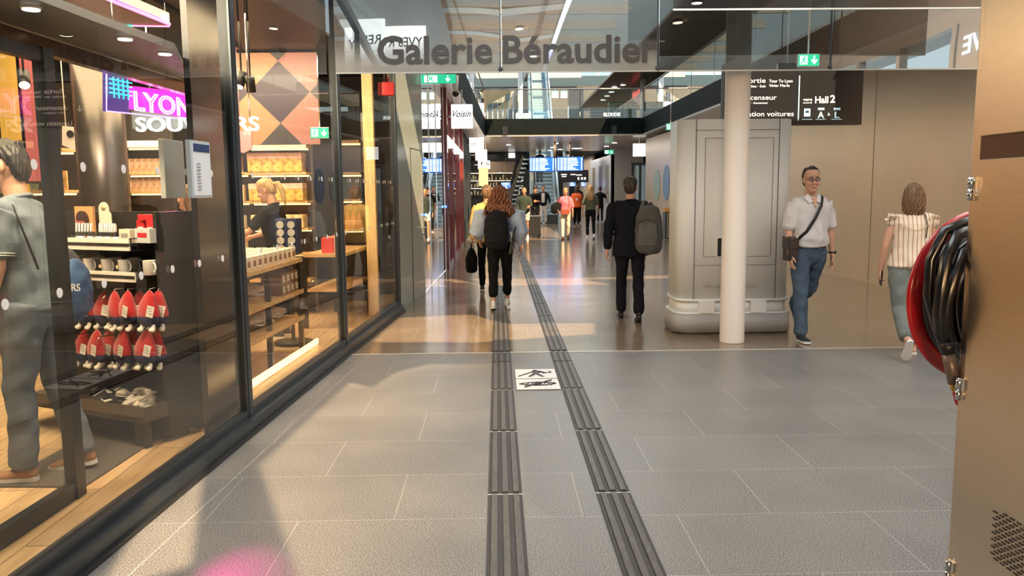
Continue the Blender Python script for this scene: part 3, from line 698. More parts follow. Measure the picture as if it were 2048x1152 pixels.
st('Part-Dieu · Exit', 1484, 1531, 175, 4.5); st('Ascenseur', 1482, 1553, 200, 9.5); st('Lift · Ascensor', 1490, 1536, 208, 4)
st('Location voitures', 1473, 1587, 233, 9.5); st('vers', 1606, 1624, 202, 6, bold=.01); st('towards', 1606, 1624, 207, 3); st('Hall', 1630, 1656, 206, 12.5, bold=.02); st('2', 1660, 1670, 205, 14, bold=.02)
st('A', 1635, 1648, 236, 12, M_sb, .02); st('L', 1669, 1679, 236, 12, M_sb, .02); st('à', 1655, 1660, 231, 6, M_sb)
g = MB()
def sbx(x0, x1, y0, y1, m=None):
    p, q = at(x0, y1, SY-.066), at(x1, y0, SY-.066); g.box(((p.x+q.x)/2, SY-.063, (p.z+q.z)/2), (q.x-p.x, .004, q.z-p.z))
sbx(1597.6, 1598.4, 151, 241)
for x0, x1 in ((1604, 1625), (1631, 1652), (1663, 1684)): sbx(x0, x1, 238, 239.4)
for x0, x1 in ((1636, 1649), (1668, 1681)): sbx(x0, x1, 215.5, 220)
sbx(1608, 1621, 217, 233)
g.build('pictogram', M_sb, t, world=True)
g = MB(); sbx(1611, 1618, 221, 226); g.build('pictogram_window', M_black, t, world=True)
g = MB(); p = at(1455, 205, SY-.066)
g.tube([(p.x, SY-.064, p.z+.085), (p.x, SY-.064, p.z)], .006); g.tube([(p.x-.035, SY-.064, p.z+.038), (p.x, SY-.064, p.z), (p.x+.035, SY-.064, p.z+.038)], .006)
g.build('arrow', M_sg, t, world=True)
g = MB()
for x in (s0.x+.3, s1.x-.3): g.cyl((x, SY, ztop), (x, SY, 6.95), .012)
g.build('hanger', M_dark2, t, world=True)

# ------------------------------------------------------------------ emergency exit signs
def exit_sign(label, c, w_, h, rz=0., arrows='man_down', group=None, top_z=3.64):
    t = thing('exit_sign', label, 'exit sign', (c[0], c[1], c[2]-h/2), rz)
    g = MB(); g.box((0, 0, h/2), (w_, .04, h), bev=.004); g.build('housing', M_chrome, t)
    g = MB(); g.box((0, -.0225, h/2), (w_*.96, .006, h*.9)); pn = g.build('lit_panel', glow('exit_green', (.02, .42, .22), .9), t)
    g = MB(); y = -.028
    g.box((-w_*.25, y, h/2), (w_*.34, .004, h*.66))
    x = w_*.24; g.box((x, y, h*.58), (h*.09, .004, h*.5)); g.extr([(x-h*.26, y, h*.5), (x, y, h*.16), (x+h*.26, y, h*.5), (x+h*.15, y, h*.55), (x, y, h*.34), (x-h*.15, y, h*.55)], (0, -.004, 0))
    g.build('symbols', glow('exit_white', (.85, 1, .93), 1.0), pn)
    g = MB(); y = -.034; x = -w_*.25
    g.ball((x+h*.06, y, h*.74), h*.07, seg=8, rings=6); g.tube([(x+.02*h, y, h*.66), (x-.05*h, y, h*.44)], h*.06); g.tube([(x-.05*h, y, h*.44), (x+.12*h, y, h*.34), (x+.06*h, y, h*.2)], h*.04)
    g.tube([(x-.05*h, y, h*.44), (x-.14*h, y, h*.32), (x-.26*h, y, h*.26)], h*.04); g.tube([(x+.02*h, y, h*.64), (x+.2*h, y, h*.52)], h*.03); g.tube([(x, y, h*.62), (x-.18*h, y, h*.56)], h*.03)
    g.build('running_figure', MATS['exit_green'], pn)
    g = MB(); g.cyl((0, 0, h), (0, 0, top_z-(c[2]-h/2)), .008)
    if top_z: g.build('hanger', M_chrome, t)
    return t
p = at(1616, 121, 7.45); exit_sign('green exit sign above the black direction sign', p, .195, .115, top_z=6.0)
p = at(880, 158, 14.0); exit_sign('wide green exit sign under the ceiling left of the centre', p, .56, .17)
p = at(1341, 254, 17.5); exit_sign('small green exit sign under the right-hand soffit', p, .2, .14)
p = at(1218, 304, 37); exit_sign('green exit sign far back by the white hoarding', p, .42, .2)
# hanging cylinders over the screens
t = thing('dome_camera', 'dark dome camera under the ceiling above the script-lettered light box', 'camera', at(911, 186, 14.6))
p = at(911, 186, 14.6); g = MB(); g.cyl((p.x, p.y, p.z), (p.x, p.y, 3.625), .05, .06); g.build('housing', M_white, t, world=True)
g = MB(); g.ball((p.x, p.y, p.z-.01), .06); g.build('dome', M_black, t, world=True)
p = at(777, 178, 10.2); t = thing('alarm_beacon', 'red box under the ceiling beside the grey-green glass wall', 'alarm', p)
g = MB(); g.box((p.x, p.y, p.z), (.15, .09, .16), bev=.01); g.build('housing', mat('alarm_red', (.65, .03, .03), .4), t, world=True)
g = MB(); g.cyl((p.x, p.y, p.z+.08), (p.x, p.y, 3.6), .012); g.build('mount', M_chrome, t, world=True)

# ------------------------------------------------------------------ blade signs of the shops
def blade(label, x0, y0, x1, y1, Y, text, sub=None, soft=False, tsz=.5):
    p, q = at(x0, y1, Y), at(x1, y0, Y); c = ((p.x+q.x)/2, Y, (p.z+q.z)/2); w_, h = q.x-p.x, q.z-p.z
    t = lightbox('blade_sign', label, c, w_, h, text, M_lb2 if soft else M_lb, -1, MATS['blade_ink'], tsize=h*.28*tsz*2 if text else .1, sub=sub, hang=((c[0], Y, (c[2]+h/2+3.62)/2), (.03, .03, 3.62-c[2]-h/2)) if c[2]+h/2 < 3.62 else None)
    if p.x < -.2 or Y < 30 and p.x < 0:
        g = MB(); g.box(((p.x-1.04)/2, Y, c[2]), (abs(p.x+1.04)+.02, .04, .04)); g.build('wall_bracket', M_chrome, t, world=True)
    return t
mat('blade_ink', (.10, .06, .12), .6)
blade('square white light box with slanted dark script, the nearest on the left', 903, 209, 945, 257, 16.6, 'Voisin', ['DEPUIS 1897', 'LYON'])
blade('square white light box with thin dark capitals, second on the left', 939, 275, 967, 305, 27, 'ARTHUR', soft=False, tsz=.3)
blade('white light box without lettering behind the second on the left', 951, 299, 974, 321, 33, None)
blade('low white light box with dark initials, farthest on the left', 956, 321, 980, 338, 38, 'TS', tsz=.7)
blade('white light box without lettering on the right-hand side', 1266, 287, 1291, 313, 33, None)

# ------------------------------------------------------------------ departure screens under the bridge
M_scr = glow('screen_blue', (.015, .13, .78), 1.1); M_scrt = glow('screen_text', (.75, .88, 1), 1.2); M_scrb = glow('screen_bright', (.10, .35, .95), 1.2)
def screen_tv(label, x0, y0, x1, y1, Y, rows=9, seed=1, pole=True):
    p, q = at(x0, y1, Y), at(x1, y0, Y); cx, cz = (p.x+q.x)/2, (p.z+q.z)/2; w_, h = q.x-p.x, q.z-p.z
    t = thing('departure_screen', label, 'screen', (cx, Y, p.z)); R = random.Random(seed)
    g = MB(); g.box((cx, Y, cz), (w_, .12, h), bev=.01); g.build('housing', M_black, t, world=True)
    g = MB(); g.box((cx, Y-.062, cz), (w_*.95, .01, h*.92)); d = g.build('display', M_scr, t, world=True)
    g = MB()
    for i in range(rows):
        z = cz+h*.43-h*.86*(i+.5)/rows; hh = h*.5/rows
        for a, b_ in ((-.46, -.40), (-.36, -.27), (-.24, -.13), (-.10, -.1+R.uniform(.2, .42)), (.40, .45)):
            g.box((cx+w_*(a+b_)/2, Y-.069, z), (w_*(b_-a), .004, hh))
    g.build('timetable_text', M_scrt, d, world=True)
    if not pole: pole = .0001
    if pole: g = MB(); g.cyl((cx+pole*w_*.5, Y+.05, q.z-.05), (cx+pole*w_*.5, Y+.05, 3.645), .05 if pole > .01 else .02); g.build('hanger', mat('hanger_bronze', (.5, .32, .16), .3, metal=.6), t, world=True)
    return t
screen_tv('blue departure screen hanging under the bridge, the left of the pair', 1058, 314, 1110, 344, 35, seed=3, pole=1)
screen_tv('blue departure screen hanging under the bridge, the right of the pair', 1113, 313, 1167, 343, 35, seed=5, pole=0)
screen_tv('small blue screen far back above the red-haired woman', 1002, 364, 1021, 376, 44, rows=3, seed=2, pole=0)
screen_tv('small violet-blue screen far back below the black sign', 1139, 363, 1151, 373, 47, rows=3, pole=0)
screen_tv('small violet-blue screen far back, right of its neighbour', 1162, 363, 1171, 373, 47, rows=3, pole=0)
p, q = at(1117, 375, 42.6), at(1177, 339, 42.6)
t = thing('overhead_sign', 'black overhead sign board behind the departure screens', 'sign', ((p.x+q.x)/2, 43, p.z))
g = MB(); g.box(((p.x+q.x)/2, 42.65, (p.z+q.z)/2+.12), (q.x-p.x, .1, (q.z-p.z)*.7)); g.build('panel', MATS['sign_black'], t, world=True)
g = MB()
for x, z, ww in ((1128, 349, 12), (1128, 353, 9), (1146, 349, 10), (1158, 350, 12)): c = at(x, z, 42.58); g.box((c.x, 42.59, c.z), (ww/CF*43, .01, .06))
for x in (1157, 1164, 1170): c = at(x, 357, 42.58); g.box((c.x, 42.59, c.z), (.1, .01, .14))
g.build('lettering', M_sg, t, world=True)
g = MB(); g.cyl(((p.x+q.x)/2, 42.65, q.z-.1), ((p.x+q.x)/2, 42.65, 3.66), .04); g.build('hanger', M_dark2, t, world=True)

# ------------------------------------------------------------------ slim white columns farther back
for lab, px, Y in (('slim white column left of the escalator foot', 1066, 42.5), ('slim white column right of the escalator foot', 1132, 44.5)):
    p = at(px, 420, Y); g = MB(); g.cyl((p.x, Y, 0), (p.x, Y, 3.69), .17, n=20); tag(g.build('slim_column', MATS['column_white']), lab, 'column')
p = at(1041, 210, 48.5); g = MB(); g.cyl((p.x, 48.5, 4.3), (p.x, 48.5, 9), .14, n=20); tag(g.build('slim_column', MATS['column_white']), 'white column rising behind the upper railing, left of the escalator', 'column')
p = at(1287, 200, 40); g = MB(); g.cyl((p.x, 40, 4.3), (p.x, 40, 7), .17, n=20); tag(g.build('slim_column', MATS['column_white']), 'white column on the upper floor at the right end of the railing', 'column')
p = at(1151, 200, 48); g = MB(); g.box((p.x, 48, 5.8), (.85, .85, 3.4)); g.box((p.x, 48, 4.5), (.95, .95, .35)); tag(g.build('black_pillar', mat('pillar_gloss_black', (.008, .008, .010), .12)), 'glossy black square pillar on the upper floor', 'pillar')

# ------------------------------------------------------------------ escalators
M_step = mat('escalator_step', (.42, .55, .64), .35, metal=.6); M_skirt = mat('escalator_skirt', (.62, .74, .80), .22, metal=.7)
def escalator(label, x0, x1, Y0, z0, n, rise=.2, run=.346, m_s=M_step, m_k=M_skirt, rail=M_black, slope_x=0., glassm=None):
    t = thing('escalator', label, 'escalator', ((x0+x1)/2, Y0, z0)); sx = lambda y: slope_x*(y-Y0)
    g = MB()
    g.box(((x0+x1)/2, Y0-.5, z0+.01), (x1-x0+.5, 1.5, .03)); 
    for i in range(n):
        y = Y0+.3+i*run; z = z0+(i+1)*rise; g.box(((x0+x1)/2+sx(y), y+run/2+.3, z-rise/2-.3), (x1-x0, run+.6, rise+.6))
    g.build('step', m_s, t, world=True)
    g = MB()
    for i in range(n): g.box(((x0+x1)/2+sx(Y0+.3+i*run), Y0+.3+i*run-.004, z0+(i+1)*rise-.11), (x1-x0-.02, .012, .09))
    g.build('riser_groove', mat('riser_dark', (.20, .28, .34), .5), t, world=True)  # thin dark strip along each step edge
    g = MB(); Y1 = Y0+.3+n*run; z1 = z0+n*rise; th = .28
    for s, x in ((-1, x0), (1, x1)):
        for xx, w_ in ((x+s*th/2, th),):
            P = [(xx-w_/2, Y0-.8, z0), (xx-w_/2, Y0+.2, z0), (xx-w_/2+sx(Y1), Y1+.3, z1-.5), (xx-w_/2+sx(Y1), Y1+.3, z1+.45), (xx-w_/2, Y0-.1, z0+.42), (xx-w_/2, Y0-.8, z0+.35)]
            g.extr(P, (w_, 0, 0))
    g.build('skirt', m_k, t, world=True)
    g = MB()
    for s, x in ((-1, x0), (1, x1)):
        xx = x+s*.1; g.quad((xx, Y0-.7, z0+.35), (xx, Y0, z0+.42), (xx, Y0, z0+.95), (xx, Y0-.7, z0+.9)); g.quad((xx, Y0, z0+.42), (xx+sx(Y1), Y1, z1+.45), (xx+sx(Y1), Y1, z1+.97), (xx, Y0, z0+.95))
    g.build('balustrade', glassm or GL_rail, t, world=True)
    g = MB()
    for s, x in ((-1, x0), (1, x1)):
        xx = x+s*.1; g.tube([(xx, Y0-.75, z0+.4), (xx, Y0-.95, z0+.65), (xx, Y0-.8, z0+.9), (xx, Y0, z0+.97), (xx+sx(Y1), Y1, z1+.99)], .045)
    g.build('handrail', rail, t, world=True)
    return t
ex = at(1075, 440, 39.2); ex1 = at(1111, 440, 39.2)
escalator('tall pale blue escalator rising behind the departure screens', ex.x, ex1.x, 39.4, 0, 50, slope_x=.03)
# second dark escalator rising to the right on the left side, seen from the side
t = thing('escalator', 'dark escalator seen from the side behind the red-haired woman', 'escalator', at(1018, 440, 46))
a, c = at(1010, 436, 46), at(1046, 310, 46)
g = MB(); g.extr([(a.x-.25, 46, max(a.z, 0)), (a.x+.35, 46, max(a.z, 0)), (c.x+.3, 46, c.z), (c.x-.3, 46, c.z)], (0, 1.2, 0)); g.build('side_panel', M_black, t, world=True)
g = MB()
for i in range(14):
    k = i/14; p = Vector((a.x+.25+(c.x-a.x)*k, 46.1, .1+(c.z-.1)*k)); g.box(p, (.3, .5, .08))
g.build('step', M_skirt, t, world=True)

# ------------------------------------------------------------------ tactile guide slabs on the floor
M_tac = mat('tactile_slate', (.030, .028, .027), .5, var=.35, scale=9, stretch=(6, 1, 1)); M_tac2 = mat('tactile_rib', (.085, .078, .072), .45, var=.3, scale=12, stretch=(6, 1, 1))
def tactile():
    t = thing('tactile_slab', 'x', 'tactile paving', group='ribbed dark guide slabs in the floor')
    L_ = 1.085
    g = MB(); g.box((0, 0, .004), (.176, L_, .008)); g.build('plate', M_tac, t)
    g = MB()
    for i in range(3): g.box((-.0565+i*.0565, 0, .0115), (.030, L_-.02, .008), bev=.002)
    g.build('rib', M_tac2, t)
    return t
proto = tactile(); first = True
def tlabel(side, k, n, Y):
    if Y < 3.5: w_ = 'nearest one of the row'
    elif Y < 4.7: w_ = 'second one of the row'
    elif Y < 5.7: w_ = 'third one of the row, nearer than the picture tiles'
    elif Y < 6.9: w_ = 'one beside the picture tiles'
    elif Y < 7.7: w_ = 'short one just before the metal floor line'
    elif Y < 8.7: w_ = 'one just beyond the metal floor line'
    else: w_ = None
    return f'{side} row of ribbed dark guide slabs, {w_}' if w_ else f'far ribbed dark guide slab of the {side} row beyond the floor line'
for side, x, xe_ in (('left', .025, 0), ('right', .59, 0)):
    Y = 2.38+.02; k = 0
    ycut = [1.82, 2.92, 4.02, 5.12, 6.23, 7.26, 7.72]
    spans = [(a, b_) for a, b_ in zip(ycut, ycut[1:])]
    y = 7.76
    while y < (13 if side == 'left' else 30): spans.append((y, y+1.1)); y += 1.1
    for k, (a, b_) in enumerate(spans):
        o = proto if first else dup(proto); first = False
        o.location = (x, (a+b_)/2, 0); o.scale = (1, (b_-a-.018)/1.085, 1); o['label'] = tlabel(side, k, len(spans), (a+b_)/2)
        if (a+b_)/2 > 8.7: o['group'] = f'far guide slabs of the {side} row'
g = MB()
for x in (.025, .59):
    for y in (2.92, 4.02, 5.12, 6.23): g.box((x, y, .003), (.18, .014, .006))
struct(g.build('trim_12', mat('mortar_light', (.60, .58, .54), .7)))
# picture tiles
for lab, yc, kind in (('square white floor tile with a black walking figure symbol', 6.78, 'a'), ('square white floor tile with a black crossed-out eye symbol', 6.405, 'b')):
    t = thing('picture_tile', lab, 'floor tile', (.315, yc, 0))
    g = MB(); g.box((0, 0, .003), (.365, .365, .006)); g.build('border', mat('tile_edge', (.12, .12, .12), .5), t)
    g = MB(); g.box((0, 0, .0045), (.350, .350, .006)); g.build('tile', mat('tile_white', (.70, .69, .68), .35), t)
    g = MB(); z = .0085
    if kind == 'b':
        P = [(-.15+.3*i/16, .055*math.sin(PI*i/16), z) for i in range(17)]; g.tube(P, .006, n=6); g.tube([(x, -y, z) for x, y, z in P], .006, n=6)
        g.lathe((0, 0, .007), [(.035, 0), (.035, .003)], n=20)
        for i in range(-3, 4): g.box((i*.034+.02, .0, z), (.010, .12, .003), rz=-.3)
        g.tube([(-.11, -.11, z), (.12, .12, z)], .008, n=6)
    else:
        g.lathe((0, .11, .007), [(.024, 0), (.024, .003)], n=16)
        g.extr([(-.02, .08, .007), (.035, .075, .007), (.03, -.01, .007), (.07, -.12, .007), (.045, -.12, .007), (.0, -.03, .007), (-.045, -.12, .007), (-.07, -.115, .007), (-.025, .0, .007)], (0, 0, .003))
        g.tube([(.03, .07, z), (.08, .01, z)], .010, n=6); g.tube([(-.02, .07, z), (-.06, .01, z), (-.15, -.10, z)], .006, n=6); g.tube([(.08, .01, z), (.14, .04, z), (.12, .07, z)], .005, n=6)
    g.build('symbol', M_black, t)

# ------------------------------------------------------------------ steel cabinet on the right and the hose reel
CX = 1.445; CY1 = 2.44
t = thing('steel_cabinet', 'tall brushed steel fire cabinet at the right edge of the picture', 'cabinet', (CX+.3, 1.8, 0))
g = MB(); g.box((CX+.30, 1.85, 1.4), (.60, 1.18, 2.8), bev=.006); g.build('carcass', M_steel, t, world=True)
def cz(px, py):  # point of the cabinet's side face under a pixel
    d = ray(px, py); return EYE+d*(CX/d.x)
ydoor = cz(1945, 600).y; zc_t, zc_b = cz(1985, 318).z, cz(1985, 271).z
g = MB(); g.box((CX-.006, (ydoor+1.3)/2, (zc_t)/2+.03), (.014, ydoor-1.3, zc_t-.06), bev=.003); dr = g.build('lower_door', M_steel, t, world=True)
g = MB(); g.box((CX-.006, (ydoor+1.3)/2, (zc_b+2.8)/2), (.014, ydoor-1.3, 2.8-zc_b), bev=.003); dr2 = g.build('upper_door', M_steel, t, world=True)
g = MB(); g.box((CX-.001, (ydoor+1.3)/2, (zc_t+zc_b)/2), (.006, ydoor-1.3, zc_b-zc_t)); g.build('recess_band', mat('bronze_dark', (.12, .08, .06), .3, metal=.8), t, world=True)
for py in (378, 780, 1145):
    p = cz(1952 if py < 500 else 1936 if py < 900 else 1914, py); g = MB(); g.cyl((CX-.02, ydoor+.012, p.z-.035), (CX-.02, ydoor+.012, p.z-.001), .0085); g.cyl((CX-.02, ydoor+.012, p.z+.001), (CX-.02, ydoor+.012, p.z+.035), .0085)
    g.box((CX-.012, ydoor-.004, p.z+.018), (.014, .02, .034)); g.build('hinge', M_chrome, t, world=True)
g = MB(); p = cz(2030, 1095)
for i in range(-6, 9):
    for j in range(-7, 3):
        if abs(i+j*.5) < 9: g.box((CX-.014, p.y+j*.030+(i % 2)*.015, p.z+i*.0105), (.004, .017, .004))
g.build('vent_slot', M_black, t, world=True)
# hose reel
def reelpt(px, py, Y=2.62): return at(px, py, Y)
rc = reelpt(2010, 598); R_ = .300
t = thing('hose_reel', 'red fire hose reel wound with black hose beside the steel cabinet', 'hose reel', rc)
ax = Vector((-.22, 1, 0)).normalized(); Mx = ax.to_track_quat('Z', 'Y').to_matrix()
def disc(r0, r1, th, off, m_, name):
    g = MB(); n = 64; V = []; F_ = []
    prof = [(r0, -th/2), (r1-.01, -th/2), (r1, -th/2+.008), (r1, th/2-.008), (r1-.01, th/2), (r0, th/2)]
    for r, z in prof:
        for i in range(n): V.append(rc+Mx @ Vector((r*math.cos(2*PI*i/n), r*math.sin(2*PI*i/n), z+off)))
    k = len(prof)
    for j in range(k):
        for i in range(n): F_.append((j*n+i, j*n+(i+1) % n, ((j+1) % k)*n+(i+1) % n, ((j+1) % k)*n+i))
    g._add(V, F_, True); return g.build(name, m_, t, world=True)
M_reel = mat('reel_red', (.55, .010, .015), .28, coat=.6); M_hose = mat('hose_black', (.010, .010, .011), .22, spec=.7)
disc(.05, R_, .02, .10, M_reel, 'back_flange'); disc(.02, .132, .20, 0, mat('hub_orange', (.75, .09, .02), .35), 'hub')
g = MB(); rr = random.Random(4)
for layer in range(4):
    for k in range(5):
        r = .155+.030*layer; z = .075-.034*k-.004*(layer % 2); P = []
        tilt = rr.uniform(-.05, .05); ph = rr.uniform(0, 6)
        for i in range(49):
            a = 2*PI*i/48; P.append(rc+Mx @ Vector((r*math.cos(a)*(1+.012*math.sin(2*a+ph)), r*math.sin(a)*(1+.012*math.cos(3*a+ph)), z+tilt*.3*math.sin(a+ph))))
        g.tube(P[:-1], .0168, n=10, closed=True)
g.build('wound_hose', M_hose, t, world=True)
# loose loops in front and the nozzle hanging down
g = MB()
def wp(px, py, Y): return at(px, py, Y)
g.loft([(wp(*q), .0185, .0185) for q in ((1950, 455, 2.50), (1915, 470, 2.47), (1893, 515, 2.45), (1884, 570, 2.44), (1878, 620, 2.44), (1879, 665, 2.45), (1893, 700, 2.46))], n=12)
g.loft([(wp(*q), .017, .017) for q in ((1955, 480, 2.48), (1925, 505, 2.45), (1907, 555, 2.43), (1893, 610, 2.43), (1890, 655, 2.44), (1895, 690, 2.46))], n=12)
g.loft([(wp(*q), .017, .017) for q in ((1945, 440, 2.5), (1890, 462, 2.5), (1862, 520, 2.5), (1857, 590, 2.5), (1873, 650, 2.5), (1893, 700, 2.48))], n=12)
g.build('loose_hose', M_hose, t, world=True)
g = MB(); g.cyl(wp(1893, 683, 2.45), wp(1896, 706, 2.45), .022); g.cyl(wp(1900, 688, 2.47), wp(1926, 690, 2.47), .006); g.build('hose_clip', M_black, t, world=True)
g = MB(); g.loft([(wp(*q), .0195, .0195) for q in ((1896, 706, 2.45), (1904, 742, 2.45), (1909, 766, 2.45))], n=14, round_ends=False); g.build('sleeve', mat('sleeve_taupe', (.17, .13, .11), .35, metal=.3), t, world=True)
g = MB(); g.loft([(wp(1909, 765, 2.45), .013, .013), (wp(1910, 772, 2.45), .0155, .0155), (wp(1910.5, 779, 2.45), .0125, .0125)], n=14); g.build('brass_ring', mat('brass', (.75, .42, .08), .25, metal=1), t, world=True)
g = MB(); g.loft([(wp(1911, 780, 2.45), .011, .011), (wp(1913, 800, 2.45), .008, .008), (wp(1914, 810, 2.45), .003, .003)], n=12); g.build('nozzle', M_reel, t, world=True)
g = MB(); g.cyl(rc+ax*.13, (CX+.1, 2.42, rc.z+.02), .03); g.build('swing_arm', M_black, t, world=True)

# ------------------------------------------------------------------ objects around the right-hand walls
p = at(1334, 477, 25.9); t = thing('litter_bin', 'black slatted litter bin with an orange flap beside the oval-printed wall', 'bin', (p.x, 25.4, 0))
g = MB(); g.box((p.x, 25.4, .45), (.42, .42, .86)); g.build('body', M_black, t, world=True)
g = MB()
for i in range(7): g.box((p.x-.15+i*.05, 25.18, .45), (.02, .02, .8))
g.build('slat', mat('bin_slat', (.55, .45, .28), .4), t, world=True)
g = MB(); g.box((p.x, 25.4, .90), (.46, .46, .05)); g.box((p.x-.17, 25.2, .96), (.16, .1, .09)); g.build('lid', mat('bin_flap', (.75, .35, .08), .4), t, world=True)
t = thing('oval_wall_print', 'row of oval prints on the peach hoarding', 'wall print', (5.78, 28, 1.9))
def oval(Y, z, ry, rz_, m_, name):
    g = MB(); n = 32; g.extr([(5.795, Y+ry*math.cos(2*PI*i/n), z+rz_*math.sin(2*PI*i/n)) for i in range(n)], (-.012, 0, 0)); return g.build(name, m_, t, world=True)
oval(29.1, 1.75, .55, .55, mat('oval_green', (.30, .40, .33), .5), 'green_oval'); oval(27.5, 1.80, .52, .60, mat('oval_blue', (.16, .26, .42), .5), 'blue_oval'); oval(26.35, 1.75, .35, .62, mat('oval_orange', (.75, .34, .12), .5), 'orange_oval')
# glazed door recess
root = bpy.data.objects.new('door_1', None); COL.objects.link(root); root['kind'] = 'structure'; root.location = (6.1, 34, 0)
g = MB()
for x in (5.72, 6.05, 6.38, 6.7): g.box((x, 34, 1.3), (.10, .1, 2.6))
g.box((6.2, 34, 2.65), (1.1, .1, .12)); g.build('frame', M_dark, root, world=True)
g = MB(); g.quad((5.7, 34, 0), (6.7, 34, 0), (6.7, 34, 2.6), (5.7, 34, 2.6)); g.build('pane', GL_rail, root, world=True)
# posters on the white hoarding
for lab, x, m_ in (('tall brown poster on the white hoarding, the farthest of three', 1187, mat('poster_brown', (.30, .24, .18), .4, var=.5, scale=3)), ('tall violet poster on the white hoarding, the middle of three', 1200, mat('poster_violet', (.30, .25, .42), .4, var=.3, scale=3)), ('tall grey-brown poster on the white hoarding, the nearest of three', 1214, mat('poster_grey', (.30, .27, .25), .4, var=.6, scale=5))):
    d = ray(x, 380); Y = 5.6/d.x*d.y; t_ = thing('poster', lab, 'poster', (5.60, Y, .9), 0)
    g = MB(); g.box((5.605, Y, 1.9), (.02, 1.15, 1.9)); g.build('print', m_, t_, world=True)
    g = MB(); g.box((5.60, Y, 1.25), (.022, .9, .04)); g.box((5.6, Y, 1.15), (.022, .7, .03)); g.build('caption', M_white, t_, world=True)
# transparent notice pocket on the pale wall
Yp = 10.6; p, q = at(1614, 400, Yp), at(1664, 322, Yp)
t = thing('notice_pocket', 'clear plastic notice pocket on the pale wall behind the man with glasses', 'notice', ((p.x+q.x)/2, Yp, p.z))
def onw(px, py):   # point of the pale wall under a pixel
    d = ray(px, py); k = (6.05+14.4*.118)/(d.x+.118*d.y); return EYE+d*k
a, c = onw(1616, 400), onw(1664, 320)
dirw = (c-a); dirw.z = 0
g = MB(); n_ = Vector((-.004, 0, 0)); A = [a+n_, Vector((c.x, c.y, a.z))+n_, Vector((c.x, c.y, c.z))+n_, Vector((a.x, a.y, c.z))+n_]
g.extr(A, (-.004, 0, 0)); g.build('sleeve', glass('plastic_sleeve', (.85, .8, .72), .10, 1.5, wob=.5, wscale=8), t, world=True)
g = MB(); g.tube([A[1], A[2], A[3]], .006); g.build('edge', mat('edge_gold', (.7, .5, .28), .3, metal=.5), t, world=True)
t.location = a

# ------------------------------------------------------------------ far left fittings under and beyond the bridge
M_beamfar = mat('far_beam', (.02, .02, .022), .5)
g = MB(); p, q = at(975, 322, 45), at(1046, 303, 45); g.box(((p.x+q.x)/2, 45, (p.z+q.z)/2), (q.x-p.x, .5, q.z-p.z)); struct(g.build('trim_13', M_beamfar))
g = MB(); p, q = at(975, 345, 48), at(1046, 323, 48); g.box(((p.x+q.x)/2, 48, (p.z+q.z)/2), (q.x-p.x, .3, q.z-p.z)); struct(g.build('trim_14', mat('far_soffit_warm', (.52, .36, .26), .4)))
blade('small pale green light box on the dark far beam', 1017, 303, 1030, 316, 44.5, None, soft=True)
def counter(label, x0, x1, Y, ztop, depth, m_top, m_body):
    a = at(x0, 420, Y).x; b_ = at(x1, 420, Y).x; t = thing('shop_counter', label, 'counter', ((a+b_)/2, Y, 0))
    g = MB(); g.box(((a+b_)/2, Y, ztop/2), (b_-a, depth, ztop)); g.build('body', m_body, t, world=True)
    g = MB(); g.box(((a+b_)/2, Y, ztop+.02), (b_-a+.06, depth+.06, .05)); g.build('worktop', m_top, t, world=True)
    return t
counter('long grey counter of the café far back on the left', 975, 1035, 50, 1.15, .8, M_white, mat('cafe_grey', (.30, .31, .31), .5))
struct(wallrun('wall_cafe', (-4, 54), (1.6, 54), 0, 3.6, mat('cafe_back', (.06, .055, .05), .5), th=.2))
rr = random.Random(11)
pal = [(.8, .55, .25), (.9, .85, .7), (.3, .5, .6), (.75, .2, .1), (.85, .7, .4)]
t = thing('cafe_shelving', 'dark lit shelving on the back wall of the far café', 'shelving', (0, 53.6, 0))
g = MB()
for z in (1.3, 1.8, 2.3, 2.8): g.box((0, 53.7, z), (3.6, .3, .04))
for x in (-1.8, -.6, .6, 1.8): g.box((x, 53.7, 1.6), (.05, .3, 3.2))
g.build('rack', M_black, t, world=True)
g = MB()
for z in (1.32, 1.82, 2.32):
    x = -1.7
    while x < 1.7: h = rr.uniform(.1, .35); g.box((x, 53.62, z+h/2), (.1, .1, h)); x += rr.uniform(.13, .3)
o = g.build('stock', mat('cafe_stock', (.75, .58, .38), .5, var=.6, scale=5), t, world=True); o['kind'] = 'stuff'
g = MB()
for z in (1.75, 2.25, 2.75): g.box((0, 53.52, z), (3.5, .03, .03))
g.build('strip_light', glow('warm_strip', (1, .75, .4), 3), t, world=True)
# pendant lamps of the café
for k, (x, y) in enumerate(((984, 330), (1000, 334), (1012, 329), (1028, 336), (1040, 331))):
    p = at(x, y+10, 49.5); t = thing('pendant_lamp', 'small hanging lamp in the row above the far café counter', 'lamp', p, 0, 'small hanging lamps above the far café counter')
    g = MB(); g.lathe((0, 0, 0), [(.12, 0), (.05, .12), (.02, .15)]); g.cyl((0, 0, .15), (0, 0, 3.645-p.z), .01); g.build('shade', M_black, t)
    g = MB(); g.ball((0, 0, .02), .06, seg=8, rings=6); g.build('bulb', glow('bulb_warm', (1, .8, .5), 8), t)
g = MB(); p, q = at(958, 372, 36), at(976, 335, 36); g.box(((p.x+q.x)/2, 36, (p.z+q.z)/2), (q.x-p.x, .1, q.z-p.z)); g.cyl((p.x+.1, 36, q.z-.02), (p.x+.1, 36, 3.645), .01); g.cyl((q.x-.1, 36, q.z-.02), (q.x-.1, 36, 3.645), .01); tag(g.build('yellow_banner', glow('banner_yellow', (.85, .6, .28), .8)), 'warm yellow lit banner below the farthest light box', 'banner')

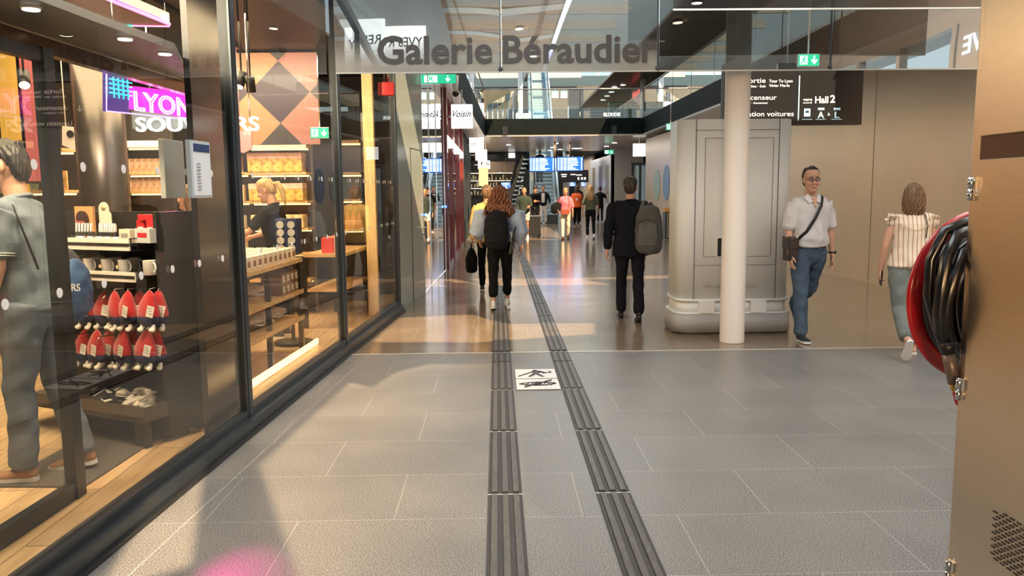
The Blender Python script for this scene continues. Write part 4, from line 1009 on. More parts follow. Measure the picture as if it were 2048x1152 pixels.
# ------------------------------------------------------------------ upper floor
rr = random.Random(5)
p, q = at(1216, 235, 33), at(1272, 203, 33)
for k in range(3):
    x = p.x+(q.x-p.x)*(k+.5)/3; w_ = (q.x-p.x)/3*.92; t = thing('slatted_planter', ('left', 'middle', 'right')[k]+' one of three dark slatted planter boxes behind the upper railing', 'planter', (x, 33, 4.3), 0)
    g = MB(); g.box((0, 0, .40), (w_, .4, .78)); g.build('body', M_black, t)
    g = MB()
    for i in range(6): g.box((-w_*.4+i*w_*.16, -.21, .4), (.025, .02, .7))
    g.build('slat', mat('planter_slat', (.42, .40, .24), .5), t)
p, q = at(1180, 235, 33), at(1214, 210, 33); g = MB()
for i in range(5): g.box(((p.x+q.x)/2, 33+.02*i, 4.34+i*.13), (q.x-p.x, .5, .08))
tag(g.build('black_bench', M_black), 'black slatted box left of the planters on the upper floor', 'bench')
p, q = at(1208, 232, 30.9), at(1241, 225, 30.9); t = thing('cafe_name_sign', 'small white capital letters on the upper railing', 'sign', (p.x, 30.95, p.z))
fit_text('BLONDIE', (p.x, 30.95, p.z), q.x-p.x, .13, glow('letters_white', (1, 1, 1), 1.6), 'lettering', t)
p = at(1262, 197, 44); t = thing('red_shop_sign', 'red lettering of a shop on the upper right', 'sign', p)
g = MB(); a_, b_ = at(1262, 196, 44), at(1285, 178, 40); g.extr([a_, Vector((b_.x, b_.y, b_.z-.9)), b_, a_+Vector((0, 0, .45))], (0.1, 0, 0)); g.build('panel', mat('shop_red_panel', (.30, .03, .03), .4), t, world=True)
a2 = a_.lerp(b_, .2)-Vector((.03, 0, .1)); fit_text('Brioche', a2, 3.0, .3, glow('letters_red', (1, .15, .12), 1.2), 'lettering', t, xdir=(b_-a_), up=(0, 0, 1))
for lab, x, y, Y in (('pale square sign beside the escalator on the upper floor', 1110, 189, 46), ('second pale square sign beside the glossy black pillar', 1128, 189, 46), ('pale sign low on the upper floor left of the escalator', 1037, 232, 40), ('pale sign low on the upper floor touching the escalator', 1052, 232, 40)):
    p = at(x, y, Y); w_ = .38 if Y > 42 else .26; g = MB(); g.box((p.x, Y, p.z), (w_, .08, w_)); g.box((p.x, Y+.02, p.z+.2), (.02, .02, .3)) if Y > 42 else g.box((p.x, Y+.02, (p.z+4.3)/2), (.03, .03, p.z-4.3)); tag(g.build('square_sign', glow('pale_sign', (.62, .85, .82), .7)), lab, 'sign')
# upper interior wall with columns and stair
struct(wallrun('wall_upper_back', (-8, 58), (16, 58), 4.3, 8.9, mat('upper_back', (.11, .09, .075), .5, var=.3, scale=.6), th=.2))
g = MB()
for i, x in enumerate((955, 968, 980, 992, 1004, 1016)): p = at(x, 220, 52); g.box((p.x, 52, 5.1), (.55, .1, 1.6))
tag(g.build('upper_display_wall', mat('display_beige', (.26, .23, .18), .4, var=.4, scale=1.)), 'beige panels of the shop behind the left part of the upper railing', 'shop display')
t = thing('upper_staircase', 'diagonal staircase side behind the left part of the upper railing', 'staircase', at(960, 238, 50))
a_, b_ = at(975, 222, 50), at(1036, 188, 50); g = MB(); g.extr([a_, a_+Vector((0, 0, .35)), b_+Vector((0, 0, .35)), b_], (0, .6, 0)); g.build('stringer', mat('stair_brown', (.30, .26, .22), .4), t, world=True)
g = MB()
for i in range(7): p = a_.lerp(b_, i/6); g.cyl((p.x, 50, 4.3), (p.x, 50, p.z+.3), .03)
g.build('post', M_greypaint, t, world=True)
# ceiling downlights (bridge soffit and upper right ceiling and left soffit)
def downlight(label, p, r, grp, m_=None, power=0):
    t = thing('downlight', label, 'ceiling light', p, 0, grp)
    g = MB(); g.lathe((0, 0, 0), [(r*1.15, 0), (r*1.15, .02)], n=20); g.build('trim_ring', M_white, t)
    g = MB(); g.lathe((0, 0, -.006), [(r, 0), (r, .01)], n=20); g.build('lens', m_ or glow('downlight_glow', (1, .93, .8), 9), t)
for x, y in ((1017, 290), (1112, 287), (1105, 295), (1120, 299), (1229, 286), (1213, 293), (1100, 301)):
    d = ray(x, y); q = EYE+d*((3.634-CH)/d.z); downlight('small round downlight in the soffit of the bridge', q, .11, 'downlights in the bridge soffit')
d = ray(1154, 297); q = EYE+d*((3.634-CH)/d.z); downlight('large bright round downlight right of the departure screens', q, .26, None)
for x, y in ((1229, 174), (1223, 184), (1246, 170), (1214, 192), (1206, 200)):
    d = ray(x, y); q = EYE+d*((6.98-CH)/d.z); downlight('round downlight in the upper right ceiling', q, .14, 'downlights in the upper right ceiling')
# lamps mirrored in the screens
for x, y, s in ((-.7, -1.6, .1), (.6, -7.0, .1), (3.3, -3.0, .16), (4.8, -6.4, .12), (6.6, -2.6, .12), (1.2, -11, .12)):
    downlight('round lamp in the hall ceiling seen mirrored in the screens', (x, y, 5.96), s, 'round lamps in the hall ceiling')
# ------------------------------------------------------------------ souvenir shop
M_shelf = wood_mat('shelf_oak', (.55, .34, .14), (.78, .52, .25), .4, 2.2, (1, 10, 10))
M_gond = mat('gondola_black', (.030, .028, .027), .45); M_shelfw = mat('shelf_white', (.80, .76, .70), .4)
M_mug = mat('mug_white', (.82, .80, .76), .25); M_tagp = mat('tag_paper', (.86, .84, .78), .5)
strip_glow = glow('shelf_glow', (1, .66, .28), 2.2)

# inner sliding door frame and header
t = thing('sliding_door', 'dark framed glass sliding door standing open behind the shopfront glass', 'door', (-2.235, 4.10, 0))
g = MB(); g.box((-2.235, 4.10, 1.15), (.06, .09, 2.3)); g.build('leading_stile', M_dark, t, world=True)
g = MB(); g.box((-2.29, 2.9, .045), (.05, 2.4, .09), rz=-.045); g.build('bottom_rail', M_dark, t, world=True)
g = MB(); g.box((-2.29, 2.9, 2.26), (.05, 2.4, .06), rz=-.045); g.build('top_rail', M_dark, t, world=True)
g = MB(); g.quad((-2.24, 4.07, .09), (-2.335, 1.8, .09), (-2.335, 1.8, 2.24), (-2.24, 4.07, 2.24)); g.build('pane', glass('door_glass', (.93, .95, .94), .01, 1.3), t, world=True)
t = thing('door_header', 'bronze-edged header rail running above the sliding door', 'door header', (-2.3, 4, 2.2))
g = MB(); g.prism([(-2.22, 6.05), (-2.28, 6.05), (-2.44, 1.2), (-2.38, 1.2)], 2.295, 2.375); g.build('beam', mat('header_bronze', (.20, .12, .075), .25, metal=.8), t, world=True)
g = MB(); g.prism([(-2.22, 6.05), (-2.44, 1.2), (-2.02, 1.2), (-1.86, 3.9), (-1.80, 4.65)], 2.38, 2.42); struct(g.build('ceiling_lobby', mat('lobby_soffit', (.10, .115, .13), .4)))
for x, y in ((62, 18), (250, 78), (330, 108)):
    d = ray(x, y); q = EYE+d*((2.372-CH)/d.z); downlight('flat round downlight in the low soffit behind the glass', q, .035, 'downlights in the low soffit', glow('downlight_dim', (1, .95, .9), 2))
struct(wallrun('trim_15', (-2.26, 4.22), (-2.17, 5.95), 0.0, .012, mat('mat_strip', (.10, .09, .08), .6), th=.5))

# tall thin black panel beside the mullion
tag(MB().box((-1.89, 5.43, 1.65), (.04, .64, 3.28), rz=-.062).build('black_display_panel', mat('panel_black_gloss', (.012, .012, .014), .18)), 'tall glossy black panel standing inside the glass by the mullion', 'panel')
# notice boards
def board(label, Y0, Y1, X, z0, z1, front, name='notice_board'):
    t = thing(name, label, 'notice', (X, (Y0+Y1)/2, z0)); g = MB(); g.box((X, (Y0+Y1)/2, (z0+z1)/2), (.03, Y1-Y0, z1-z0), rz=-.062, bev=.003); g.build('frame', mat('notice_frame', (.60, .66, .68), .3, metal=.3), t, world=True)
    if front:
        g = MB(); g.box((X+.0165, (Y0+Y1)/2, (z0+z1)/2), (.004, Y1-Y0-.03, z1-z0-.03), rz=-.062); p = g.build('paper', mat('paper_white', (.80, .82, .84), .5), t, world=True)
        g = MB(); g.box((X+.020, (Y0+Y1)/2, z1-.04), (.003, Y1-Y0-.05, .045), rz=-.062); g.build('blue_heading', mat('heading_navy', (.02, .05, .14), .5), p, world=True)
        g = MB()
        for i in range(9):
            for k in (-1, 1): g.box((X+.020, (Y0+Y1)/2+k*(Y1-Y0)*.2, z1-.13-i*.018), (.003, .045, .004), rz=-.062)
        g.build('text_lines', mat('text_grey', (.25, .26, .28), .6), p, world=True)
    return t
zA, zB = at(400, 396, 4.6).z, at(400, 281, 4.6).z
board('white framed opening-hours notice fixed on the shopfront glass', 4.52, 4.78, -1.70, zA, zB, True)
board('grey blank back of a notice frame just left of the printed notice', 4.72, 4.98, -1.93, zA, zB+.02, False)  # solid board put where the printed notice is mirrored

# shiny round grey column
p = at(225, 600, 7.4); g = MB(); g.lathe((p.x, 7.4, 0), [(.21, 0), (.21, 3.3)], n=40); tag(g.build('grey_column', mat('column_pewter', (.17, .155, .145), .28, metal=.75)), 'shiny grey round column behind the black display in the shop', 'column')

# ---------------- black gondola
F0 = Vector((-2.18, 4.86, 0)); GR = math.radians(-25.9)
gon = thing('display_gondola', 'black metal display rack with white shelf edges behind the shop glass', 'display rack', F0, GR)
GM = wm(gon); GI = GM.inverted(); EL = GI @ EYE
def gl(px, py, ly):
    d = GI.to_3x3() @ ray(px, py); return EL+d*((ly-EL.y)/d.y)
g = MB(); g.box((-.66, .44, .74), (1.30, .035, 1.45)); g.build('back_panel', M_gond, gon)
g = MB(); g.box((-.015, .31, .76), (.03, .30, 1.42)); g.build('side_panel', M_gond, gon)
g = MB()
for i in range(3):
    for j in range(8):
        for z in (1.135, 1.165): pass
for z in (1.18, 1.155, 1.13, .64, .60, .56, .52, .48, .44, .40, .36):
    for j in range(7): g.box((-1.15+j*.175, .421, z), (.14, .006, .008))
for k in range(30): g.box((.016, .42, .25+k*.04), (.004, .01, .02))
g.build('slot_row', M_black, gon)
g = MB(); g.box((-.66, .21, .19), (1.30, .46, .03)); g.box((-.66, -.01, .225), (1.30, .02, .09)); g.box((-.01, .2, .225), (.02, .44, .09)); g.build('base_tray', mat('tray_bronze', (.10, .08, .06), .4, metal=.3), gon)
for x in (-1.25, -.08):
    g = MB(); g.box((x, .03, .09), (.09, .05, .18)); g.build('foot', M_gond, gon)
g = MB(); g.box((-.66, .35, .09), (1.2, .05, .18)); g.build('foot', M_gond, gon)
def gshelf(px_end, y0, y1, ly=.04):
    a = gl(px_end, y0, ly); c = gl(px_end, y1, ly)
    s = MB(); s.box(((-1.25+a.x)/2, .22, (a.z+c.z)/2-.0), (a.x+1.25, .38, .018)); o = s.build('shelf', M_gond, gon)
    s = MB(); s.box(((-1.25+a.x)/2, ly, (a.z+c.z)/2), (a.x+1.25, .012, a.z-c.z)); s.build('price_rail', M_shelfw, o)
    s = MB(); n = 7
    for i in range(n+1): s.box((a.x, ly+.01+i*.36/n, (a.z+c.z)/2), (.004, .01, a.z-c.z))
    s.box((a.x, ly+.19, a.z), (.006, .38, .006)); s.box((a.x, ly+.19, c.z), (.006, .38, .006)); s.build('side_grid', M_black, o)
    return a, c
a1, c1 = gshelf(258, 478, 502); a2, c2 = gshelf(270, 545, 565)
S1 = a1.z+.0-(a1.z-c1.z)/2+.009; S2 = a2.z-(a2.z-c2.z)/2+.009
def on(px, py, ly, z=None):   # world point of the gondola under a pixel at local depth ly
    p = gl(px, py, ly); return GM @ Vector((p.x, ly, p.z if z is None else z)), p.x
# mugs
def mug():
    t = thing('mug', 'x', 'mug', (0, 0, 0), 0, 'white souvenir mugs on the middle shelf of the black rack')
    g = MB(); g.lathe((0, 0, 0), [(.034, 0), (.038, .004), (.039, .09), (.0395, .092), (.036, .09), (.035, .01), (.002, .008)], n=24); g.build('cup', M_mug, t)
    g = MB(); g.tube([(.036+.026*math.sin(a), 0, .048+.030*math.cos(a)) for a in np.linspace(0, PI, 9)], .0055, n=8); g.build('handle', M_mug, t)
    return t
m0 = mug(); mugs = [(153, 'leftmost white mug, half hidden by the blue bag'), (180, 'white mug printed with small coloured rings'), (216, 'white mug with a pale gold round mark, third from left'), (250, 'white mug with a pale gold round mark, fourth from left'), (299, 'plain white mug at the right end of the mug row')]
for i, (px, lab) in enumerate(mugs):
    o = m0 if i == 0 else dup(m0); P, lx = on(px, 535, .12, S2); o.location = P; o.rotation_euler = (0, 0, GR-.1); o['label'] = lab+', middle rack shelf'
    if i in (1, 2, 3):
        s = MB()
        if i == 1:
            for k, cc in enumerate(('b', 'k', 'r')): s.tube([(-.022+k*.014+.006*math.cos(a), -.0405, .05+(k % 2)*.008+.006*math.sin(a)) for a in np.linspace(0, 2*PI, 13)[:-1]], .0018, n=5, closed=True)
            s.build('print', mat('ring_print', (.55, .12, .12), .5), o)
        else: s.cyl((-.02, -.0385, .045), (-.02, -.041, .045), .013); s.build('print', mat('print_gold', (.72, .55, .30), .5), o)
for i, px in enumerate((166, 197, 232, 268)):
    o = dup(m0); P, lx = on(px, 533, .24, S2); o.location = P; o.rotation_euler = (0, 0, GR+.2*i); o['label'] = 'plain white mug in the rear row of the middle shelf'; o['group'] = 'rear row of white mugs'
    for c_ in children(o):
        if c_.name.startswith('print'): bpy.data.objects.remove(c_)
# hanging red knit hats with hang tags (two rows on hooks)
M_redplush = mat('red_plush', (.50, .008, .014), .85, sheen=.6, bump=.6, bscale=180); M_navy = mat('navy_cuff', (.02, .03, .09), .8)
def hat():
    t = thing('plush_hat', 'x', 'plush hat', (0, 0, 0))
    g = MB(); g.loft([((0, 0, -.150), .066, .040), ((0, 0, -.12), .064, .042), ((.004, 0, -.085), .054, .038), ((.010, 0, -.05), .040, .030), ((.015, 0, -.022), .028, .022), ((.017, 0, -.010), .018, .014)], side=(1, 0, 0), n=18)
    g.build('crown', M_redplush, t, remesh=.006, smooth=2)
    g = MB(); g.loft([((0, 0, -.178), .062, .040), ((0, 0, -.155), .065, .043)], side=(1, 0, 0), n=18); g.build('cuff', M_navy, t)
    g = MB()
    for s in (-1, 1): g.loft([((s*.032, -.01, -.185), .010, .010), ((s*.034, -.012, -.215), .012, .012), ((s*.036, -.03, -.228), .017, .013)], n=10)
    g.build('tassel', M_tagp, t)
    g = MB(); g.box((.046, -.048, -.115), (.042, .002, .068), m=Matrix.Rotation(.25, 3, 'Y')); tg = g.build('hang_tag', M_tagp, t)
    g = MB()
    for i in range(3): g.box((.046, -.0495, -.095-i*.016), (.024, .001, .003), m=Matrix.Rotation(.25, 3, 'Y'))
    g.build('print', MATS['text_grey'], tg)
    g = MB(); g.tube([(.017, 0, -.008), (.015, 0, .012), (.012, .05, .014)], .0015, n=5); g.build('loop', M_tagp, t)
    return t
h0 = hat(); k = 0
rowdef = ((582, ((168, .12, 0, .3), (205, .16, .2, .5), (228, .05, 0, -.7), (252, .06, .1, 0), (276, .14, .2, .2), (294, .05, .1, .5), (311, .14, .0, .8))),
          (660, ((112, .04, 0, .4), (134, .16, 0, .3), (165, .2, 0, .3), (190, .06, -.1, 0), (214, .18, .1, .3), (243, .06, 0, 0), (264, .14, .1, .2), (288, .06, .2, .5), (307, .14, 0, .7))))
for row, (py, lst) in enumerate(rowdef):
    for j, (px, ly, dz, rz) in enumerate(lst):
        o = h0 if k == 0 else dup(h0); k += 1
        P, lx = on(px, py, ly); o.location = P; o.rotation_euler = (0, 0, GR+rz*.6-.1); o.scale = (1.15, 1.1, 1.04)
        pos = ['leftmost', 'second from left', 'third from left', 'fourth from left', 'fifth from left', 'sixth from left', 'seventh from left', 'eighth from left', 'rightmost'][j if j < len(lst)-1 else 8]
        o['label'] = 'red plush hat with white tag, %s on the %s hook row' % (pos, 'upper' if row == 0 else 'lower'); o['group'] = 'red plush hats hanging on the black rack'
for py, xs_ in ((577, (185, 226, 262, 312)), (655, (180, 232, 300))):
    for px in xs_:
        p = gl(px, py, .42); s = MB(); s.tube([(p.x, .42, p.z), (p.x, .03, p.z), (p.x, .0, p.z-.03)], .0035, n=6); h_ = s.build('hook', M_chrome, gon)
        if px in (185, 226, 262, 180, 232): s = MB(); s.box((p.x, .0, p.z-.01), (.075, .004, .04)); s.build('price_tag', M_tagp, h_)
# heap of black and white soft shoes in the tray
rr = random.Random(3)
def slipper(black):
    m_ = mat('slipper_black' if black else 'slipper_white', (.015, .015, .015) if black else (.75, .70, .60), .5)
    t = thing('slipper', 'x', 'slipper', (0, 0, 0))
    g = MB(); g.loft([((0, -.05, .02), .022, .012), ((0, 0, .026), .026, .022), ((0, .05, .024), .022, .018)], side=(1, 0, 0), n=12); g.build('upper', m_, t)
    g = MB(); g.loft([((0, -.055, .006), .024, .006), ((0, .0, .006), .027, .007), ((0, .055, .006), .023, .006)], side=(1, 0, 0), n=12); g.build('sole', M_tagp, t)
    g = MB(); g.box((.02, .0, .045), (.028, .05, .003), rz=.4); g.build('tag', M_tagp, t); return t
sb, sw_ = slipper(True), slipper(False); nb = nw = 0
for i in range(22):
    black = i < 6; src = sb if black else sw_
    o = src if (nb == 0 if black else nw == 0) else dup(src)
    if black: nb += 1
    else: nw += 1
    px = rr.uniform(202, 252) if black else rr.uniform(250, 312); ly = rr.uniform(.08, .34); lv = 0 if i < 6 else (i-6)//7
    P, lx = on(px, 840, ly, .207+lv*.036+rr.uniform(0, .006)); o.location = P; o.rotation_euler = (rr.uniform(-.35, .35), rr.uniform(-.4, .4), rr.uniform(0, 6))
    o['label'] = ('shiny black soft slipper' if black else 'white soft slipper with a paper tag')+' in the heap in the bottom tray'; o['group'] = ('black' if black else 'white')+' slippers in the bottom tray'
# things on the top shelf
def box_on(name, label, cat, px, ly, w_, d, h, m_, z=S1, rz=0., group=None, parts=None):
    P, lx = on(px, 470, ly, z); t = thing(name, label, cat, P, GR+rz, group)
    s = MB(); s.box((0, 0, h/2), (w_, d, h), bev=.002); s.build('carton', m_, t)
    if parts:
        s = MB(); s.box((0, -d/2-.001, h*.55), (w_*.6, .002, h*.3)); s.build('printed_label', parts, t)
    return t
M_rb = mat('box_red', (.60, .03, .04), .4, var=.6, scale=40); M_gl = mat('box_silver', (.55, .57, .60), .3)
box_on('gift_box', 'cream gift box at the left of the boxes on the top shelf', 'box', 257, .10, .095, .06, .085, mat('box_cream', (.70, .62, .50), .5), parts=MATS['text_grey'])
box_on('gift_box', 'silver and red printed box in front of the red boxes', 'box', 291, .12, .13, .05, .09, M_gl, parts=M_rb)
for i, (px, ly, z) in enumerate(((290, .24, 0), (309, .2, 0), (320, .28, 0))):
    box_on('red_box', ('leftmost', 'middle', 'rightmost')[i]+' red printed box standing behind the silver box on the top shelf', 'box', px, ly, .07, .06, .135, M_rb, parts=M_tagp)
box_on('red_box', 'flat red box lying across the top of the red boxes', 'box', 302, .22, .15, .06, .035, M_rb, z=S1+.137)
# arched white showcard
P, lx = on(211, 470, .30, S1+.10); t = thing('showcard', 'white arched showcard with a pale round emblem on the top shelf', 'showcard', (P.x, P.y, S1), GR)
A = [(-.05, 0, .10), (.065, 0, .10), (.065, 0, .17), (.048, 0, .185)]+[(.048*math.cos(a)-.002, 0, .20+.05*math.sin(a)) for a in np.linspace(.1, PI-.1, 12)]+[(-.05, 0, .19)]
s = MB(); s.extr(A, (0, .006, 0)); s.box((.005, .02, .05), (.14, .02, .10)); s.build('card', mat('card_cream', (.80, .73, .60), .5), t)
s = MB(); s.lathe((0, 0, 0), [(.022, 0), (.022, .001)], n=20); e = s.build('emblem', mat('emblem_gold', (.65, .52, .30), .5), t); e.rotation_euler = (PI/2, 0, 0); e.location = (0, -.002, .215)
# pens in acrylic holders
for px, n, lab in ((205, 7, 'clear holder full of silver pens under the arched showcard'), (158, 6, 'clear holder full of grey pens at the left of the top shelf')):
    P, lx = on(px+8, 470, .17, S1); t = thing('pen_holder', lab, 'pen holder', P, GR)
    s = MB(); s.box((0, .0, .03), (.17, .05, .06)); s.build('holder', glass('acrylic_%d' % n, (.8, .82, .8), .1), t)
    for i in range(n): s = MB(); s.cyl((-.07+i*.14/(n-1), 0, .004), (-.07+i*.14/(n-1), .012, .115), .0065, n=8); s.build('pen', M_gl, t)
# rounded PARIS card box
P, lx = on(165, 470, .34, S1); t = thing('card_display', 'orange display with a dark rounded card printed in red letters', 'display card', P, GR)
s = MB(); s.box((0, .03, .11), (.18, .02, .22)); s.build('backing', mat('orange_card', (.80, .42, .18), .5), t)
s = MB(); s.extr([(-.055, 0, .03), (.055, 0, .03), (.055, 0, .13)]+[(.055*math.cos(a), 0, .14+.05*math.sin(a)) for a in np.linspace(0.1, PI-.1, 10)]+[(-.055, 0, .13)], (0, .014, 0)); c_ = s.build('rounded_card', mat('card_maroon', (.07, .035, .04), .5), t)
fit_text('PARIS', (GM @ Vector((lx-.04, .33, 0))).xy.to_3d()+Vector((0, 0, S1+.10)), .08, .022, mat('print_red', (.7, .15, .12), .5), 'lettering', t, xdir=GM.to_3x3() @ Vector((1, 0, 0)))
for i, px in enumerate((152, 170, 188, 205, 222, 238)):
    P, lx = on(px, 470, .08, S1); t = thing('postcard', ('leftmost', 'second from left', 'third from left', 'fourth from left', 'fifth from left', 'rightmost')[i]+' white sticker card leaning on the top shelf edge', 'card', P, GR)
    s = MB(); s.box((0, .02, .018), (.055, .003, .045), m=Matrix.Rotation(-.9, 3, 'X')); s.build('card', M_tagp, t); s = MB(); s.ball((0, .008, .030), .012, (1, 1, .25), seg=8, rings=5); s.build('print', M_rb if i == 1 else MATS['card_cream'], t)

# ---------------- wall shelving at the back
SYB = 10.5
def shelf_bay(label, x0, x1, ys, Y=SYB, ytop=150, ybot=700, depth=.34, light=True, mm=None):
    a, c = at(x0, 400, Y).x, at(x1, 400, Y).x; t = thing('wall_shelving', label, 'shelving', ((a+c)/2, Y, 0))
    s = MB()
    for x in (a, c): s.box((x, Y+.05, 1.35), (.035, .04, 2.7))
    s.build('upright', MATS['column_pewter'], t, world=True)
    zs = []
    for y in ys:
        z = at((x0+x1)/2, y, Y-depth/2).z; zs.append(z); s = MB(); s.box(((a+c)/2, Y-depth/2+.05, z), (c-a, depth, .03)); o = s.build('shelf', M_shelf, t, world=True)
        if light: s = MB(); s.box(((a+c)/2, Y-.02, z-.03), (c-a-.05, .02, .02)); s.build('strip_light', strip_glow, o, world=True)
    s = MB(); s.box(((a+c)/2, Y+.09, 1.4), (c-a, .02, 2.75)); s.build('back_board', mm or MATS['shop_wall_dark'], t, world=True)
    return a, c, zs
def goods(name, label, cat, group, a, c, z, w_, h, d, m_, n, Y=SYB-.2, topm=None, jitter=.0, seed=1):
    R = random.Random(seed); proto = None
    for i in range(n):
        x = a+(c-a)*(i+.5)/n+R.uniform(-jitter, jitter)
        if proto is None:
            t = thing(name, label, cat, (x, Y, z), 0, group); s = MB(); s.box((0, 0, h/2), (w_, d, h), bev=min(w_, h)*.08); s.build('pack', m_, t)
            if topm: s = MB(); s.box((0, -.002, h*.84), (w_*1.01, d*1.01, h*.30), bev=.004); s.build('header', topm, t)
            proto = t
        else: o = dup(proto, (x, Y, z), R.uniform(-.06, .06))
M_cook = mat('cookies_orange', (.85, .42, .12), .5, var=.6, scale=22); M_pinkh = mat('header_pink', (.80, .45, .38), .5, var=.3, scale=12); M_choc = mat('pack_warm', (.80, .55, .32), .5, var=.5, scale=14)
a, c, zs = shelf_bay('back wall shelving of the shop stacked with orange biscuit packs', 505, 625, (293, 347, 404, 458, 508, 560))
s = MB(); s.box(((a+c)/2, SYB-.27, zs[0]+.02), (c-a, .04, .10)); tag(s.build('lit_fascia', glow('lit_cream', (1, .72, .38), 1.3)), 'glowing cream fascia above the biscuit shelves', 'light')
goods('biscuit_pack', 'orange biscuit pack with pink top on the upper biscuit shelf', 'biscuits', 'biscuit packs on the upper shelf', a+.05, c-.05, zs[1]+.015, .145, .24, .2, M_cook, 5, topm=M_pinkh)
goods('biscuit_pack', 'orange biscuit pack with pink top on the lower biscuit shelf', 'biscuits', 'biscuit packs on the lower shelf', a+.05, c-.05, zs[2]+.015, .145, .22, .2, M_cook, 5, topm=M_pinkh)
goods('boxed_sweets', 'small cream box on the shelf below the biscuits', 'sweets', 'cream boxes under the biscuits', a+.05, c-.05, zs[3]+.015, .13, .17, .2, M_choc, 5)
a, c, zs = shelf_bay('narrow shelving bay of tins left of the biscuit shelves', 455, 503, (293, 347, 404, 458, 508))
goods('tin_box', 'pale printed tin on the top shelf of the narrow bay', 'tin', 'tins on the top shelf of the narrow bay', a+.03, c-.03, zs[1]+.015, .12, .19, .12, mat('tin_pink', (.62, .42, .38), .4, var=.5, scale=25), 2)
goods('tin_box', 'cream printed tin on the second shelf of the narrow bay', 'tin', 'tins on the second shelf of the narrow bay', a+.03, c-.03, zs[2]+.015, .15, .20, .12, mat('tin_cream', (.80, .60, .38), .4, var=.3, scale=25), 2)
goods('tin_box', 'white tin with a red drawing on the third shelf of the narrow bay', 'tin', 'tins on the third shelf of the narrow bay', a+.03, c-.03, zs[3]+.015, .14, .16, .12, mat('tin_white', (.82, .72, .55), .4, var=.4, scale=30), 2)
goods('tin_box', 'yellow tin on the fourth shelf of the narrow bay', 'tin', 'tins on the fourth shelf of the narrow bay', a+.03, c-.03, zs[4]+.015, .14, .14, .12, mat('tin_yellow', (.80, .62, .35), .4, var=.4, scale=30), 2)
a, c, zs = shelf_bay('back shelving with magazines seen below the word SOUVENIRS', 262, 348, (292, 347, 384, 440, 500))
for r_, z in enumerate(zs[1:3]):
    goods('magazine', 'colourful magazine on the %s magazine shelf' % ('upper', 'lower')[r_], 'magazine', ('upper', 'lower')[r_]+' magazine shelf', a+.03, c-.03, z+.015, .085, .17, .03, mat('mag_mix', (.62, .36, .24), .4, var=.8, scale=9), 6, seed=r_+2)
s = MB(); s.box(((a+c)/2, SYB-.27, zs[0]+.02), (c-a, .04, .08)); tag(s.build('lit_fascia', MATS['lit_cream']), 'glowing cream fascia above the magazine shelves', 'light')
a, c, zs = shelf_bay('shelving with dark and orange magazines behind the man in the grey shirt', 30, 160, (300, 383, 450), Y=8.8)
goods('magazine', 'green magazine leaning on the shelf behind the man', 'magazine', 'green magazines behind the man', a+.1, a+.36, zs[1]+.015, .08, .24, .03, mat('mag_green', (.22, .30, .22), .4, var=.6, scale=14), 5, Y=8.6)
goods('magazine', 'orange magazine on the shelf beside the grey column', 'magazine', 'orange magazines by the grey column', a+.42, c-.02, zs[1]+.015, .08, .2, .03, mat('mag_orange', (.75, .40, .15), .4, var=.6, scale=14), 4, Y=8.6)
# shelving seen through the third pane
a, c, zs = shelf_bay('end shelving seen through the third pane with bottles', 678, 728, (283, 347, 400, 460), Y=11.6)
def bottle():
    t = thing('bottle', 'x', 'bottle', (0, 0, 0)); s = MB(); s.lathe((0, 0, 0), [(.04, 0), (.042, .01), (.042, .16), (.014, .21), (.014, .26)], n=14); s.build('glass_body', mat('bottle_amber', (.45, .12, .03), .15), t)
    s = MB(); s.lathe((0, 0, .05), [(.0428, 0), (.0428, .08)], n=14); s.build('paper_label', mat('label_salmon', (.85, .45, .32), .5), t); s = MB(); s.lathe((0, 0, .255), [(.016, 0), (.016, .03)], n=12); s.build('cap', M_black, t); return t
b0 = bottle()
for i in range(4):
    o = b0 if i == 0 else dup(b0); o.location = (a+.06+i*.085, 11.42, zs[3]+.015); o['label'] = 'amber bottle with salmon label in the row on the end shelving'; o['group'] = 'amber bottles on the end shelving'
goods('round_tin', 'dark round tin on the shelf above the bottles', 'tin', 'dark tins above the bottles', a+.03, c-.03, zs[2]+.015, .10, .26, .1, mat('tin_dark', (.06, .05, .05), .4), 4, Y=11.4)
p = at(749, 420, 10.25); tag(MB().box((p.x-.04, 10.25, 1.6), (.13, .12, 3.2)).build('timber_post', mat('post_wood', (.80, .58, .30), .45, var=.15, scale=3, stretch=(6, 6, 1))), 'bright timber post behind the third shop pane', 'post')
# chevron panelled upper wall
def chevron():
    m, nt, b = _new('chevron_panels'); N = nt.nodes.new; L = nt.links.new
    tc = N('ShaderNodeTexCoord'); mp = N('ShaderNodeMapping'); mp.inputs['Rotation'].default_value = (0, PI/4, 0); mp.inputs['Location'].default_value = (.15, 0, .1); L(tc.outputs['Object'], mp.inputs[0])
    ch = N('ShaderNodeTexChecker'); ch.inputs['Scale'].default_value = 1.9; ch.inputs['Color1'].default_value = (.30, .16, .10, 1); ch.inputs['Color2'].default_value = (.03, .03, .045, 1); L(mp.outputs[0], ch.inputs[0])
    ch2 = N('ShaderNodeTexChecker'); ch2.inputs['Scale'].default_value = .95; ch2.inputs['Color1'].default_value = (1, 1, 1, 1); ch2.inputs['Color2'].default_value = (.9, .75, 1.2, 1); L(mp.outputs[0], ch2.inputs[0])
    mx = N('ShaderNodeMixRGB'); mx.blend_type = 'MULTIPLY'; mx.inputs[0].default_value = 1; L(ch.outputs[0], mx.inputs[1]); L(ch2.outputs[0], mx.inputs[2]); L(mx.outputs[0], b.inputs['Base Color']); b.inputs['Roughness'].default_value = .45; return m
a_, c_ = at(400, 300, 10.0).x, at(640, 300, 10.0).x
